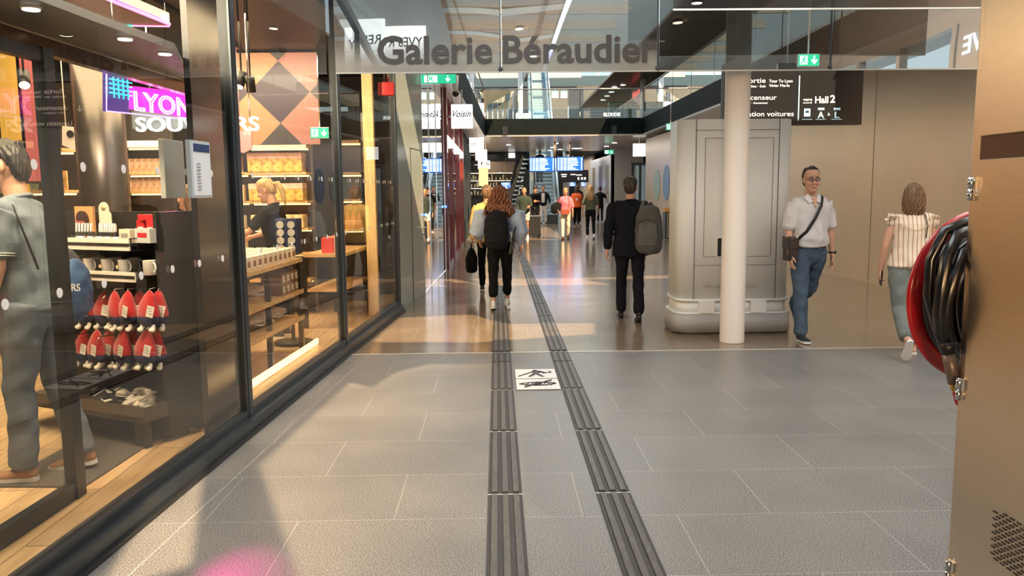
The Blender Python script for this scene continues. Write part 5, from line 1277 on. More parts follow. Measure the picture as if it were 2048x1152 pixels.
o = MB().box(((a_+c_)/2, 10.05, 2.72), (c_-a_, .05, 1.1)).build('trim_16', chevron()); struct(o, 'brown and black diamond patterned panels above the biscuit shelves')
tag(MB().extr([at(467, 262, 9.6), at(503, 262, 9.6), at(503, 298, 9.6), at(487, 306, 9.6), at(467, 300, 9.6)], (0, .03, 0)).cyl(at(480, 264, 9.615), (at(480, 264, 9.615).x, 9.615, 3.3), .005).build('pennant', mat('pennant_pink', (.62, .22, .27), .5)), 'pink pointed pennant below the last letters of SOUVENIRS', 'pennant')
for lab, x0, x1, y0, y1, m_ in (('long yellow hanging banner at far left of the shop', 14, 42, 165, 400, mat('banner_gold', (.78, .50, .10), .6)), ('long pink hanging banner beside the yellow one', 52, 78, 100, 365, mat('banner_pink', (.55, .15, .18), .6))):
    a_, c_ = at(x0, y1, 7.6), at(x1, y0, 7.6); t = thing('hanging_banner', lab, 'banner', (a_.x, 7.6, a_.z)); s = MB(); s.box(((a_.x+c_.x)/2, 7.6, (a_.z+3.28)/2), (c_.x-a_.x, .01, 3.28-a_.z)); s.build('cloth', m_, t, world=True)
    s = MB(); s.cyl((a_.x, 7.6, a_.z), (c_.x, 7.6, a_.z), .012); s.build('weight_bar', M_gond, t, world=True)
# ---------------- long table along the glass
TX0, TX1, TY0, TY1 = -2.66, -2.02, 5.95, 8.05
t = thing('display_table', 'long oak display table with lower shelves along the shopfront glass', 'table', ((TX0+TX1)/2, 7.1, 0))
def skew(Y): return .062*(Y-7.1)
s = MB()
for z, name in ((.915, 'tabletop'), (.60, 'middle_shelf'), (.335, 'lower_shelf')):
    s = MB(); s.prism([(TX0+skew(TY0), TY0), (TX1+skew(TY0), TY0), (TX1+skew(TY1), TY1), (TX0+skew(TY1), TY1)], z-.02, z+.02); s.build(name, M_shelf, t, world=True)
for Y in (TY0+.04, 7.1, TY1-.04):
    for X in (TX0+.03, TX1-.03): s = MB(); s.box((X+skew(Y), Y, .45), (.045, .045, .895)); s.build('leg', M_gond, t, world=True)
s = MB(); s.box((TX1+.06+skew(7.1), 7.1, .045), (.02, 2.3, .06), rz=-.062); s.build('plinth_light', strip_glow, t, world=True)
wbox = mat('keepsake_white', (.80, .72, .60), .45)
def kbox():
    t = thing('keepsake_box', 'x', 'box', (0, 0, 0)); s = MB(); s.box((0, 0, .055), (.105, .105, .11), bev=.003); s.build('carton', wbox, t)
    s = MB(); s.box((.0535, 0, .05), (.002, .06, .05)); s.box((0, -.0535, .05), (.06, .002, .05)); s.build('print', mat('print_brown', (.32, .13, .06), .5, var=.7, scale=50), t); return t
k0 = kbox(); n_ = 0
for i in range(17):
    for j in range(4):
        Y = TY0+.10+i*.132; X = TX1-.09-j*.135
        if Y > TY1-.08: continue
        o = k0 if n_ == 0 else dup(k0); n_ += 1; o.location = (X+skew(Y), Y, .936); o.rotation_euler = (0, 0, -.062)
        o['label'] = 'small white keepsake box with brown print, %s on the oak table' % ('row along the glass', 'second row from the glass', 'third row from the glass', 'row farthest from the glass')[j]; o['group'] = 'keepsake boxes on the oak table, '+('glass row', 'second row', 'third row', 'rear row')[j]
k1 = None
for i in range(9):
    for lv in range(2):
        Y = 7.55+i*.125
        if Y > TY1-.05: continue
        if k1 is None: k1 = thing('photo_box', 'brown photo box with pale print stacked on the middle shelf', 'box', (0, 0, 0), 0, 'photo boxes on the middle shelf of the oak table'); s = MB(); s.box((0, 0, .05), (.2, .11, .1)); s.build('carton', mat('photo_brown', (.20, .11, .07), .5), k1); s = MB(); s.box((.101, 0, .05), (.003, .07, .06)); s.build('print', mat('photo_print', (.65, .55, .45), .5, var=.6, scale=50), k1); o = k1
        else: o = dup(k1)
        o.location = (TX1-.13+skew(Y), Y, .621+lv*.102); o.rotation_euler = (0, 0, -.062)
M_cloth = mat('tote_beige', (.58, .47, .34), .85, bump=.3, bscale=40)
def bundle(label, Y, z, sc, seed):
    s = MB(); R = random.Random(seed)
    for i in range(4): s.ball((R.uniform(-.05, .05), R.uniform(-.12, .12), .03+i*.022), .11, (1.1, 1.5, .32), m=Matrix.Rotation(R.uniform(-.5, .5), 3, 'Z'))
    t = thing('folded_bag', label, 'bag', (TX1-.24+skew(Y), Y, z)); s.build('cloth', M_cloth, t, remesh=.012, smooth=2, fold=folds(.008, 1.6, seed=seed))
    s = MB()
    for q in (-.05, .05): s.tube([(.08, q-.06, .05), (.14, q-.03, .035), (.15, q+.04, .035), (.09, q+.08, .05)], .008)
    s.build('handle', M_tagp, t); t.scale = (sc, sc, sc*.9)
bundle('beige cloth bags folded on the middle shelf at its near end', 7.18, .645, 1.0, 1); bundle('beige cloth bags folded on the lower shelf at its near end', 7.12, .380, 1.15, 2)
bundle('second pile of beige cloth bags on the lower shelf beyond the middle leg', 7.62, .380, .9, 3); bundle('loose cloth bag under the far end of the table', 7.9, .380, .6, 4)
# table behind the third pane
t = thing('display_table', 'second oak table seen through the third pane', 'table', (-1.95, 9.9, 0))
s = MB(); s.box((-1.96, 9.95, .86), (.46, 1.45, .04), rz=-.07); s.build('tabletop', M_shelf, t, world=True); s = MB(); s.box((-1.96, 9.95, .45), (.42, 1.4, .03), rz=-.07); s.build('lower_shelf', M_shelf, t, world=True)
for Y in (9.3, 10.6):
    for X in (-2.22, -1.78): s = MB(); s.box((X+.07*(Y-9.75), Y, .43), (.05, .05, .84)); s.build('leg', M_gond, t, world=True)
for i, (px, py, m_) in enumerate(((700, 480, 'red'), (710, 487, 'salmon'), (716, 470, 'red'))):
    Y = 9.35+i*.22; tag(MB().box((-1.95+.07*(Y-9.75), Y, .881+.09), (.13, .10, .18), bev=.008).build('gift_bag', mat('gift_%s' % m_, (.70, .05, .05) if m_ == 'red' else (.80, .42, .30), .5)), ('nearest red', 'salmon', 'farthest red')[i]+' gift bag on the second oak table', 'gift bag')
# rotating stand with round pins
p = at(578, 470, 8.35); t = thing('pin_stand', 'navy rotating stand hung with round badges beside the blonde woman', 'display stand', (p.x, 8.35, 0))
zt_, zb_ = at(578, 437, 8.35).z, at(578, 508, 8.35).z
s = MB(); s.box((p.x, 8.35, (zt_+zb_)/2), (.22, .22, zt_-zb_), bev=.01); s.build('panel', M_navy, t, world=True); s = MB(); s.cyl((p.x, 8.35, 0), (p.x, 8.35, zb_), .02); s.lathe((p.x, 8.35, .003), [(.2, 0), (.2, .03)]); s.build('pole', M_gond, t, world=True)
for i in range(4):
    for j in range(2):
        s = MB(); q = Vector((p.x-.055+j*.11, 8.235, zt_-.06-i*(zt_-zb_-.08)/3.6)); s.cyl(q, q-Vector((0, .012, 0)), .038, n=18); s.build('badge', [mat('badge_grey', (.45, .45, .42), .4), mat('badge_red', (.50, .12, .10), .4), mat('badge_blue', (.08, .14, .25), .4)][(i*2+j*3+i) % 3], t, world=True)
# ceiling fittings, track spots
def track_spot(label, px, py, Y, tgt, power=0, on=False):
    q = at(px, py, Y); t = thing('track_spotlight', label, 'spotlight', q); d = (Vector(tgt)-q).normalized()
    s = MB(); s.cyl(q-d*.07, q+d*.07, .042, n=18); s.build('barrel', M_black, t, world=True); s = MB(); s.cyl(q-d*.02, (q.x, q.y, 3.3), .008); s.build('stem', M_black, t, world=True)
    s = MB(); s.cyl(q+d*.068, q+d*.073, .036, n=18); s.build('lens', glow('spot_lens_on' if on else 'spot_lens', (1, .82, .55), 14 if on else 3), t, world=True)
    if power: spot('spot_lamp', q+d*.09, tgt, power, WARM, 70)
track_spot('black track spotlight, left of the pair above SOUVENIRS', 482, 160, 7.4, (-2.6, 6.6, .9), 60)
track_spot('black track spotlight, right of the pair above SOUVENIRS', 501, 168, 7.4, (-2.3, 8.2, .9), 60)
track_spot('glowing track spotlight at the top of the pink banner', 48, 158, 6.4, (-2.9, 5.1, .8), 70, on=True)
track_spot('track spotlight under the dark ceiling above the gondola', 130, 40, 4.2, (-2.5, 4.9, .7), 80)
s = MB(); s.box((-3.0, 6.0, 3.27), (.04, 7.5, .03)); s.box((-4.4, 6.0, 3.27), (.04, 7.5, .03)); struct(s.build('trim_17', M_black))
# hanging neon-edged panel
t = thing('neon_ceiling_panel', 'dark hanging ceiling panel edged in pink and cyan light', 'light', at(340, 50, 4.6))
A, B_, C_ = at(340, 50, 4.6), at(200, 52, 4.9), at(205, 0, 3.75); Z = 2.95
def zf(px, py, z=Z): d = ray(px, py); return EYE+d*((z-CH)/d.z)
A, B_, C_, D_ = zf(339, 52), zf(205, 50), zf(205, -2), zf(-40, -40)
s = MB(); s.extr([A, B_, D_, C_], (0, 0, .03)); s.build('panel', mat('panel_mauve', (.22, .12, .13), .4), t, world=True)
s = MB(); s.tube([C_+Vector((0, 0, .015)), A+Vector((0, 0, .015))], .013); s.build('pink_neon_tube', glow('neon_pink', (1, .08, .55), 6), t, world=True)
s = MB(); s.tube([A, A.lerp(B_, .55)], .009); s.build('red_neon_tube', glow('neon_rose', (1, .15, .35), 4), t, world=True); s = MB(); s.tube([A.lerp(B_, .55), B_], .009); s.build('cyan_neon_tube', glow('neon_cyan', (.05, .9, .75), 3), t, world=True)
s = MB(); s.extr([C_+Vector((0, 0, .03)), A+Vector((0, 0, .03)), A+Vector((0, 0, .10)), C_+Vector((0, 0, .10))], (.01, -.02, 0)); s.build('clear_edge', glass('edge_acrylic', (.8, .7, .8), .15), t, world=True)
s = MB()
for q in (A, C_, B_): s.cyl(q+Vector((-.03, 0, .03)), Vector((q.x-.03, q.y, 3.3)), .004)
s.build('wire', M_chrome, t, world=True)
# ---------------- neon hashtag sign
def outline_text(body, O, X, U, size, r, m_, name, parent, xs=1.):
    cu = bpy.data.curves.new('t', 'FONT'); cu.body = body; cu.size = size; cu.fill_mode = 'NONE'; cu.bevel_depth = r; cu.bevel_resolution = 1; cu.resolution_u = 3
    o = bpy.data.objects.new('t', cu); COL.objects.link(o); dg = bpy.context.evaluated_depsgraph_get(); me = bpy.data.meshes.new_from_object(o.evaluated_get(dg))
    bpy.data.objects.remove(o); X = Vector(X).normalized(); U = Vector(U).normalized(); N_ = X.cross(U).normalized()
    w0 = max(v.co.x for v in me.vertices); k = xs/w0
    me.transform(Matrix(((X.x*k, U.x, N_.x, O.x), (X.y*k, U.y, N_.y, O.y), (X.z*k, U.z, N_.z, O.z), (0, 0, 0, 1)))); me.materials.clear()
    return link(name, me, m_, parent, world=True)
NL, NR = at(213, 222, 5.6), at(385, 240, 6.35); NTL, NTR = at(213, 145, 5.6), at(385, 184, 6.35)
X_ = (NR-NL); X_.z = 0; zc0 = (NL.z+NR.z)/2
t = thing('neon_sign', 'cyan and pink neon sign reading #LYON', 'neon sign', NL)
h_ = ((NTL.z-NL.z)+(NTR.z-NR.z))/2
P0 = NL.lerp(NR, .30); zb2, zt2 = NL.z+.0, NTL.z
nn = X_.normalized().cross(Vector((0, 0, 1)))*.03
def npnt(u, v): a_ = NL.lerp(NR, u); b_ = NTL.lerp(NTR, u); return a_.lerp(b_, v)
s = MB(); s.extr([npnt(.27, .14)-nn, npnt(1, .08)-nn, npnt(1, .98)-nn, npnt(.27, .80)-nn], -nn*.3); s.build('pink_panel', glow('neon_board', (.85, .02, .42), 1.0), t, world=True)
s = MB(); s.extr([npnt(0, .0)-nn*.9, npnt(.27, .0)-nn*.9, npnt(.27, .95)-nn*.9, npnt(0, 1)-nn*.9], -nn*.3); s.build('dark_panel', mat('neon_board_dark', (.04, .03, .10), .2, emit=(.10, .04, .25), estr=.6), t, world=True)
s = MB(); s.tube([npnt(0, 1), npnt(0.0, 0), npnt(.5, 0), npnt(1, 0)], .005); s.build('violet_edge_tube', glow('neon_violet', (.45, .25, 1), 2.2), t, world=True)
O = npnt(.285, .12); E_ = npnt(.985, .12); outline_text('LYON', O, (E_-O), (0, 0, 1), .185, .005, glow('neon_letter', (1, .42, .86), 3.4), 'letters', t, xs=(E_-O).length)
s = MB()
for du in (.07, .12, .17, .22): s.tube([npnt(du+.012, .38), npnt(du, .93)], .0035)
for v in (.50, .62, .74, .86): s.tube([npnt(.03, v), npnt(.27, v)], .0035)
s.build('hashtag', glow('neon_turquoise', (.02, .85, .80), 3.0), t, world=True)
s = MB(); s.cyl(npnt(.1, 1), Vector((npnt(.1, 1).x, npnt(.1, 1).y, 3.3)), .004); s.cyl(npnt(.95, 1), Vector((npnt(.95, 1).x, npnt(.95, 1).y, 3.3)), .004); s.build('wire', M_chrome, t, world=True)
spot('pink_streak_spot', (-2.45, 5.95, 2.15), (-1.08, 3.2, 0), 380, (1, .05, .38), 8, 1.0, .05)  # added spot that throws a pink streak onto the floor
# white SOUVENIRS letters
t = thing('souvenirs_sign', 'white glowing letters SOUVENIRS in the shop', 'sign', at(280, 266, 7.0))
a_, c_ = at(273, 263, 7.0), at(519, 267, 7.0); fit_text('SOUVENIRS', a_, c_.x-a_.x, .118, glow('letters_lit', (1, 1, 1), 1.1), 'letters', t, depth=.03, bold=.012)
s = MB(); q, r_ = at(265, 262, 7.06), at(402, 222, 7.06); s.box(((q.x+r_.x)/2, 7.07, (q.z+r_.z)/2+.01), (r_.x-q.x, .012, (r_.z-q.z)*.9)); s.build('pale_plate', mat('plate_pale', (.20, .25, .27), .4), t, world=True)
s = MB(); s.cyl((a_.x+.1, 7.08, a_.z+.1), (a_.x+.1, 7.08, 3.3), .006); s.cyl((c_.x-.1, 7.08, a_.z+.1), (c_.x-.1, 7.08, 3.3), .006); s.build('hanger', M_chrome, t, world=True)
# small counter and pastries behind the gondola
p = at(375, 480, 9.6); t = thing('till_counter', 'warm lit wooden counter behind the woman in the white top', 'counter', (p.x, 9.7, 0))
s = MB(); s.box((p.x, 9.7, .5), (.9, .5, 1.0)); s.build('body', M_shelf, t, world=True); s = MB(); s.box((p.x, 9.7, 1.02), (.95, .55, .04)); s.build('worktop', M_shelf, t, world=True)
goods('pastry_box', 'small orange box on the wooden counter', 'box', 'orange boxes on the wooden counter', p.x-.3, p.x+.35, 1.045, .1, .12, .1, M_cook, 5, Y=9.6)
# reflection of a green exit sign, built as a solid sign in the shop
exit_sign('green exit sign inside the shop at its far end', at(640, 266, 9.6), .22, .13)
# flat hanging carton with a white lamp symbol
t = thing('price_flag', 'white shelf flag with a black round mark, beside the grey column', 'sign', at(139, 290, 8.0)); q0 = [at(124, 252, 8.0), at(152, 254, 8.0), at(155, 304, 8.0), at(147, 300, 8.0), at(124, 290, 8.0)]
s = MB(); s.extr(q0, (0, .02, 0)); s.cyl((q0[0].x+.03, 8.01, q0[0].z-.02), (q0[0].x+.03, 8.01, 3.3), .005); s.build('flag', M_tagp, t, world=True); q = at(141, 268, 7.99); s = MB(); s.cyl(q, q+Vector((0, -.01, 0)), .035, n=18); s.build('round_mark', M_black, t, world=True)
# ------------------------------------------------------------------ people
def hair_mat(name, c1, c2):
    m, nt, b = _new(name); N = nt.nodes.new; L = nt.links.new
    tc = N('ShaderNodeTexCoord'); mp = N('ShaderNodeMapping'); mp.inputs['Scale'].default_value = (60, 60, 5); L(tc.outputs['Object'], mp.inputs[0])
    n = N('ShaderNodeTexNoise'); n.inputs['Scale'].default_value = 1.6; n.inputs['Detail'].default_value = 4; n.inputs['Distortion'].default_value = .3; L(mp.outputs[0], n.inputs['Vector'])
    r = N('ShaderNodeValToRGB'); r.color_ramp.elements[0].position = .35; r.color_ramp.elements[1].position = .68; r.color_ramp.elements[0].color = c1+(1,); r.color_ramp.elements[1].color = c2+(1,); L(n.outputs['Fac'], r.inputs[0]); L(r.outputs[0], b.inputs['Base Color'])
    bp = N('ShaderNodeBump'); bp.inputs['Strength'].default_value = .7; bp.inputs['Distance'].default_value = .006; L(n.outputs['Fac'], bp.inputs['Height']); L(bp.outputs[0], b.inputs['Normal']); b.inputs['Roughness'].default_value = .42
    return m
def skin(name, c):
    m = mat(name, c, .5, var=.08, scale=30)
    b = m.node_tree.nodes['Principled BSDF']; b.inputs['Subsurface Weight'].default_value = .12; b.inputs['Subsurface Radius'].default_value = (.02, .008, .004); b.inputs['Subsurface Scale'].default_value = .4
    return m
SK = skin('skin_light', (.60, .33, .22)); SKT = skin('skin_tan', (.46, .22, .12)); SKD = skin('skin_dark', (.10, .05, .035))
def V3(*a): return Vector(a)
HEADS = [(.0, .028, .090, .035), (.018, .044, .097, .0), (.045, .057, .093, -.03), (.075, .066, .089, -.062), (.105, .072, .088, -.083), (.125, .0735, .084, -.091), (.15, .075, .090, -.097), (.18, .0735, .084, -.098), (.205, .065, .067, -.089), (.225, .044, .042, -.065), (.235, .018, .012, -.035)]
HAIRS = {
 'short': [(.035, .040, -.05, -.088), (.07, .066, -.035, -.104), (.11, .0775, -.022, -.108), (.145, .082, -.002, -.110), (.170, .082, .050, -.110), (.192, .078, .092, -.106), (.215, .066, .080, -.096), (.238, .040, .045, -.07), (.246, .015, .01, -.035)],
 'receding': [(.045, .045, -.05, -.092), (.08, .068, -.035, -.104), (.11, .0785, -.015, -.106), (.145, .0815, .010, -.107), (.175, .0815, .040, -.108), (.205, .074, .066, -.100), (.228, .054, .058, -.08), (.243, .026, .025, -.05)],
 'bob': [(-.055, .094, -.005, -.100), (-.02, .108, .015, -.113), (.03, .112, .03, -.120), (.08, .110, .032, -.122), (.13, .102, .036, -.120), (.175, .088, .070, -.114), (.205, .074, .082, -.104), (.232, .050, .055, -.082), (.248, .018, .01, -.04)],
 'long': [(-.26, .045, -.10, -.155), (-.22, .085, -.085, -.165), (-.15, .105, -.07, -.17), (-.07, .110, -.045, -.155), (.0, .100, -.005, -.135), (.06, .098, .015, -.122), (.12, .095, .025, -.120), (.17, .088, .065, -.114), (.205, .074, .082, -.104), (.232, .050, .055, -.082), (.248, .018, .01, -.04)],
 'curly': [(-.20, .10, -.09, -.17), (-.17, .19, -.03, -.20), (-.12, .225, .0, -.21), (-.06, .205, .01, -.195), (.0, .180, .015, -.17), (.06, .150, .03, -.15), (.12, .124, .03, -.135), (.17, .100, .065, -.122), (.21, .082, .075, -.110), (.240, .052, .05, -.08), (.256, .02, .01, -.04)],
 'tied': [(.06, .060, -.04, -.095), (.10, .080, -.025, -.110), (.14, .083, .0, -.112), (.172, .083, .055, -.111), (.195, .078, .088, -.106), (.218, .064, .076, -.094), (.238, .040, .045, -.07), (.247, .015, .01, -.035)]}
def person(label, loc, rz, h=1.75, d=10., sk=SK, hair='short', hm=None, lean=0., R=(0, 0), L=(0, 0), rf=0., lf=0., ra=(0, 8, 12), la=(0, 8, 12),
           top=None, topm=None, sleeve=.45, tl=.02, tw=1., hem=.90, collar=True, pants=None, pw=1., plen=.97, belly=0., shoe=None, solem=None, head=(0, 0), face=True, puff=0., bust=0., hair_fold=.004, extras=None, curl=.5, sh=1., skirt=None, wide=0., drop=None):
    """a walking or standing figure; R/L = (hip flexion, knee bend), ra/la = (shoulder flexion, spread, elbow bend) in degrees; local +y is forward"""
    t = thing('person', label, 'person', loc, rz); s = h/1.75; vx = max(.007, d/1600*1.15)
    rad = math.radians
    J = {}
    def TL(p):     # upper body leans about the hip
        p = Vector(p); q = p-V3(0, 0, .95); a = -rad(lean); return V3(q.x, q.y*math.cos(a)-q.z*math.sin(a), q.y*math.sin(a)+q.z*math.cos(a))+V3(0, 0, .95)
    legs = []
    for sd, (hf, kb), fp in ((1, R, rf), (-1, L, lf)):
        hip = V3(sd*.088, 0, .91); a1 = rad(hf); kn = hip+.425*V3(sd*.02, math.sin(a1), -math.cos(a1)); a2 = rad(hf-kb); an = kn+.40*V3(0, math.sin(a2), -math.cos(a2))
        legs.append((sd, hip, kn, an, rad(fp)))
    def footpts(an, fp):
        f = V3(0, math.cos(fp), -math.sin(fp)); u = V3(0, math.sin(fp), math.cos(fp)); return f, u, [an-u*.085-f*.05, an-u*.085+f*.18]
    zmin = min(min(p.z for p in footpts(an, fp)[2]) for _, _, _, an, fp in legs)
    off = V3(0, 0, -zmin)
    def S(p): return (Vector(p)+off)*s
    def loft(m, secs, side=(1, 0, 0), n=18): m.loft([(S(p), a*s, b*s) for p, a, b in secs], side=side, n=n)
    arms = []
    for sd, (fl, ab, ef) in ((1, ra), (-1, la)):
        a, b_ = rad(fl), rad(ab); shd = TL(V3(sd*.172*sh, -.005, 1.405)); e = shd+.285*V3(sd*math.sin(b_), math.sin(a)*math.cos(b_), -math.cos(a)*math.cos(b_))
        a2 = rad(fl+ef); bb = b_*.3-rad(max(0, ef-20)*.35); w_ = e+.25*V3(sd*math.sin(bb), math.sin(a2)*math.cos(bb), -math.cos(a2)*math.cos(bb)); arms.append((sd, shd, e, w_))
    hd = TL(V3(0, .012, 1.515)); hy, hp = rad(head[0]), rad(head[1]); HM = Matrix.Rotation(hy, 3, 'Z') @ Matrix.Rotation(-hp-rad(lean)*.5, 3, 'X')
    def HP(x, y, z): return hd+HM @ V3(x, y, z-.0)
    J.update(head=hd, HM=HM, HP=HP, arms=arms, legs=legs, S=S, TL=TL, s=s)
    # ---- body (skin) as one surface
    b = MB()
    for z0, x0, a, c in ((.95, 0, .135, .09),):
        loft(b, [(TL((0, 0, .90)), .11, .08), (TL((0, 0, .97)), .13*tw, .088), (TL((0, 0, 1.09)), .120*tw, .09), (TL((0, 0, 1.27)), .145*tw, .10), (TL((0, -.005, 1.385)), .13*tw, .07), (TL((0, -.01, 1.42)), .07, .055)])
    loft(b, [(TL((0, -.012, 1.42)), .062, .060), (TL((0, -.008, 1.47)), .054, .055), (HP(0, -.02, .03), .052, .055), (HP(0, -.015, .07), .05, .055)])
    for sd, shd, e, w_ in arms:
        loft(b, [(shd+V3(-sd*.05, 0, -.035), .034, .034), (shd+V3(-sd*.01, 0, -.03), .038, .038), (shd.lerp(e, .5), .042, .040), (e, .036, .036), (e.lerp(w_, .3), .038, .034), (e.lerp(w_, .75), .029, .025), (w_, .025, .020)])
    for sd, hip, kn, an, fp in legs:
        loft(b, [(hip, .070, .072), (hip.lerp(kn, .5), .068, .07), (kn, .046, .046), (kn.lerp(an, .3)+V3(0, -.010, 0), .046, .048), (kn.lerp(an, .75), .036, .038), (an, .032, .034)])
        f, u, _ = footpts(an, fp); loft(b, [(an-u*.05-f*.03, .028, .03), (an-u*.055+f*.06, .035, .026), (an-u*.062+f*.14, .038, .018)])
    hs = [(HP(0, (yf+yb)/2, z), rx, (yf-yb)/2) for z, rx, yf, yb in HEADS]
    loft(b, hs, side=HM @ V3(1, 0, 0), n=22)
    me1 = None
    if True:
        loft(b, [(HP(0, .083, .132), .006, .007), (HP(0, .098, .108), .009, .010), (HP(0, .108, .086), .012, .011), (HP(0, .098, .076), .010, .006)])
        for q in (-1, 1):
            b.ball(S(HP(q*.013, .094, .080)), .0085*s); b.ball(S(HP(q*.076, -.012, .108)), .03*s, (.38, .62, 1.0), m=HM); b.ball(S(HP(q*.03, .078, .142)), .016*s, (1.3, .8, .45), m=HM); b.ball(S(HP(q*.04, .068, .085)), .024*s, m=HM)
        b.ball(S(HP(0, .086, .047)), .018*s, (1.25, .7, .5), m=HM); b.ball(S(HP(0, .085, .012)), .018*s, m=HM)
    me = voxel(b.mesh(), max(.0048 if d < 9 and face else .007, d/1600*.8), 1)
    # ---- hands, five separate fingers
    hb = MB()
    for sd, shd, e, w_ in arms:
        fd = (w_-e).normalized(); pn = V3(-sd, 0, 0); pn = (pn-fd*pn.dot(fd)).normalized(); ac = fd.cross(pn)*(1 if sd > 0 else -1)
        if ac.y < 0 and abs(fd.y) < .8: ac = -ac
        elif abs(fd.y) >= .8 and ac.z < 0: ac = -ac
        def lo(secs, n=10): hb.loft([(S(p), a*s, c*s) for p, a, c in secs], side=ac, n=n)
        lo([(w_-fd*.02, .024, .019), (w_+fd*.02, .030, .016), (w_+fd*.055, .040, .014), (w_+fd*.085, .040, .012)], 14)
        cu_ = curl if not isinstance(curl, (tuple, list)) else curl[0 if sd > 0 else 1]
        for k, (o_, ln) in enumerate(((.030, .070), (.010, .079), (-.010, .073), (-.029, .058))):
            p = w_+fd*(.086-abs(o_-.01)*.15)+ac*o_; dd = Vector(fd); P = [(p-dd*.012, .0095, .0085)]; ang = cu_*(.45+.08*k)
            for i, fr in enumerate((.42, .32, .26)):
                dd = (dd*math.cos(ang)+pn*math.sin(ang)+ac*(.04*(1.5-k))).normalized(); p = p+dd*ln*fr; P.append((p, .0088-.0011*i, .0080-.0011*i)); pnn = pn
                pn2 = (pn-dd*pn.dot(dd)).normalized(); pn_ = pn2; ang = cu_*(.6-.15*i)+.05
                pn = pn2
            pn = V3(-sd, 0, 0); pn = (pn-fd*pn.dot(fd)).normalized()
            lo(P)
        tb = w_+fd*.022+ac*.026; td = (fd*.72+ac*.55+pn*.35).normalized(); t2 = (fd*.9+ac*.15+pn*.42).normalized()
        lo([(tb-td*.01, .013, .012), (tb+td*.028, .0115, .0105), (tb+td*.03+t2*.026, .0098, .0088), (tb+td*.03+t2*.046, .0075, .0065)])
    hme = hb.mesh()
    if d < 10.9: hme = voxel(hme, .0026 if d < 5 else .0033, 1)
    bm = bmesh.new(); bm.from_mesh(me); bm.from_mesh(hme); me3 = bpy.data.meshes.new('body'); bm.to_mesh(me3); bm.free()
    for p in me3.polygons: p.use_smooth = True
    bpy.data.meshes.remove(me); bpy.data.meshes.remove(hme); link('body', me3, sk, t)
    # ---- face details for faces that can be read
    if face:
        e_ = MB()
        for q in (-1, 1): e_.ball(S(HP(q*.030, .0765, .122)), .0125*s, seg=12, rings=8)
        eb = e_.build('eye', mat('eye_white', (.75, .72, .68), .2), t)
        e_ = MB()
        for q in (-1, 1): e_.ball(S(HP(q*.030, .0845, .122)), .0058*s, (1, .9, 1), seg=10, rings=6)
        e_.build('iris', mat('iris_dark', (.03, .02, .015), .15), eb)
        e_ = MB()
        for q in (-1, 1): e_.tube([S(HP(q*.014, .0925, .143)), S(HP(q*.030, .0925, .149)), S(HP(q*.048, .082, .145))], [.003*s, .0036*s, .002*s], n=6)
        e_.build('eyebrow', hm or mat('brow_dark', (.05, .03, .02), .7), t)
        e_ = MB(); e_.loft([(S(HP(-.024, .089, .046)), .002, .002), (S(HP(-.01, .0995, .0475)), .004*s, .0032*s), (S(HP(.01, .0995, .0475)), .004*s, .0032*s), (S(HP(.024, .089, .046)), .002, .002)], n=8)
        e_.build('lips', mat('lips', (.45, .16, .12), .4), t)
    # ---- hair
    if hair:
        b = MB(); loft(b, [(HP(0, (yf+yb)/2, z), rx, (yf-yb)/2) for z, rx, yf, yb in HAIRS[hair]], side=HM @ V3(1, 0, 0), n=26)
        c0 = S(hd); amp = hair_fold
        def hf_(c, c0=c0, amp=amp):
            x, y, z = c[:, 0]-c0.x, c[:, 1]-c0.y, c[:, 2]-c0.z; an_ = np.arctan2(x, y)
            return amp*(np.sin(an_*17+9*np.sin(z*14))*.6+np.sin(an_*31+z*40)*.4+(.7*np.sin(z*70+an_*7)*np.sin(an_*11) if hair == 'curly' else 0))
        b.build('hair', hm, t, remesh=max(.005, d/1600*.8), smooth=2, fold=hf_)
        if hair == 'tied':
            b = MB(); loft(b, [(HP(0, -.10, .15), .022, .022), (HP(0, -.15, .14), .03, .03), (HP(0, -.165, .06), .032, .028), (HP(0, -.15, -.04), .024, .022), (HP(0, -.14, -.10), .01, .01)]); b.build('ponytail', hm, t)
    # ---- top
    f_ = folds(.010 if d < 12 else .006, .8, .9, seed=h*10+rz)
    if top:
        b = MB(); m_ = tl
        T_ = [(TL((0, 0, hem)), (.160+m_)*tw+wide, .115+m_+belly*.7+wide), (TL((0, belly*.4, (hem+1.12)/2)), (.148+m_)*tw+wide*.7, .108+m_+belly+wide*.7), (TL((0, belly*.3, 1.12)), (.136+m_)*tw+wide*.4, .102+m_+belly*.8+wide*.4),
              (TL((0, bust*.5, 1.27)), (.158+m_)*tw, .108+m_+bust), (TL((0, -.002, 1.37)), (.166+m_)*tw*sh, .090+m_), (TL((0, -.010, 1.425)), (.120+m_*.5)*tw*sh, .066+m_*.5), (TL((0, -.012, 1.462)), .070, .062)]
        loft(b, T_, n=26)
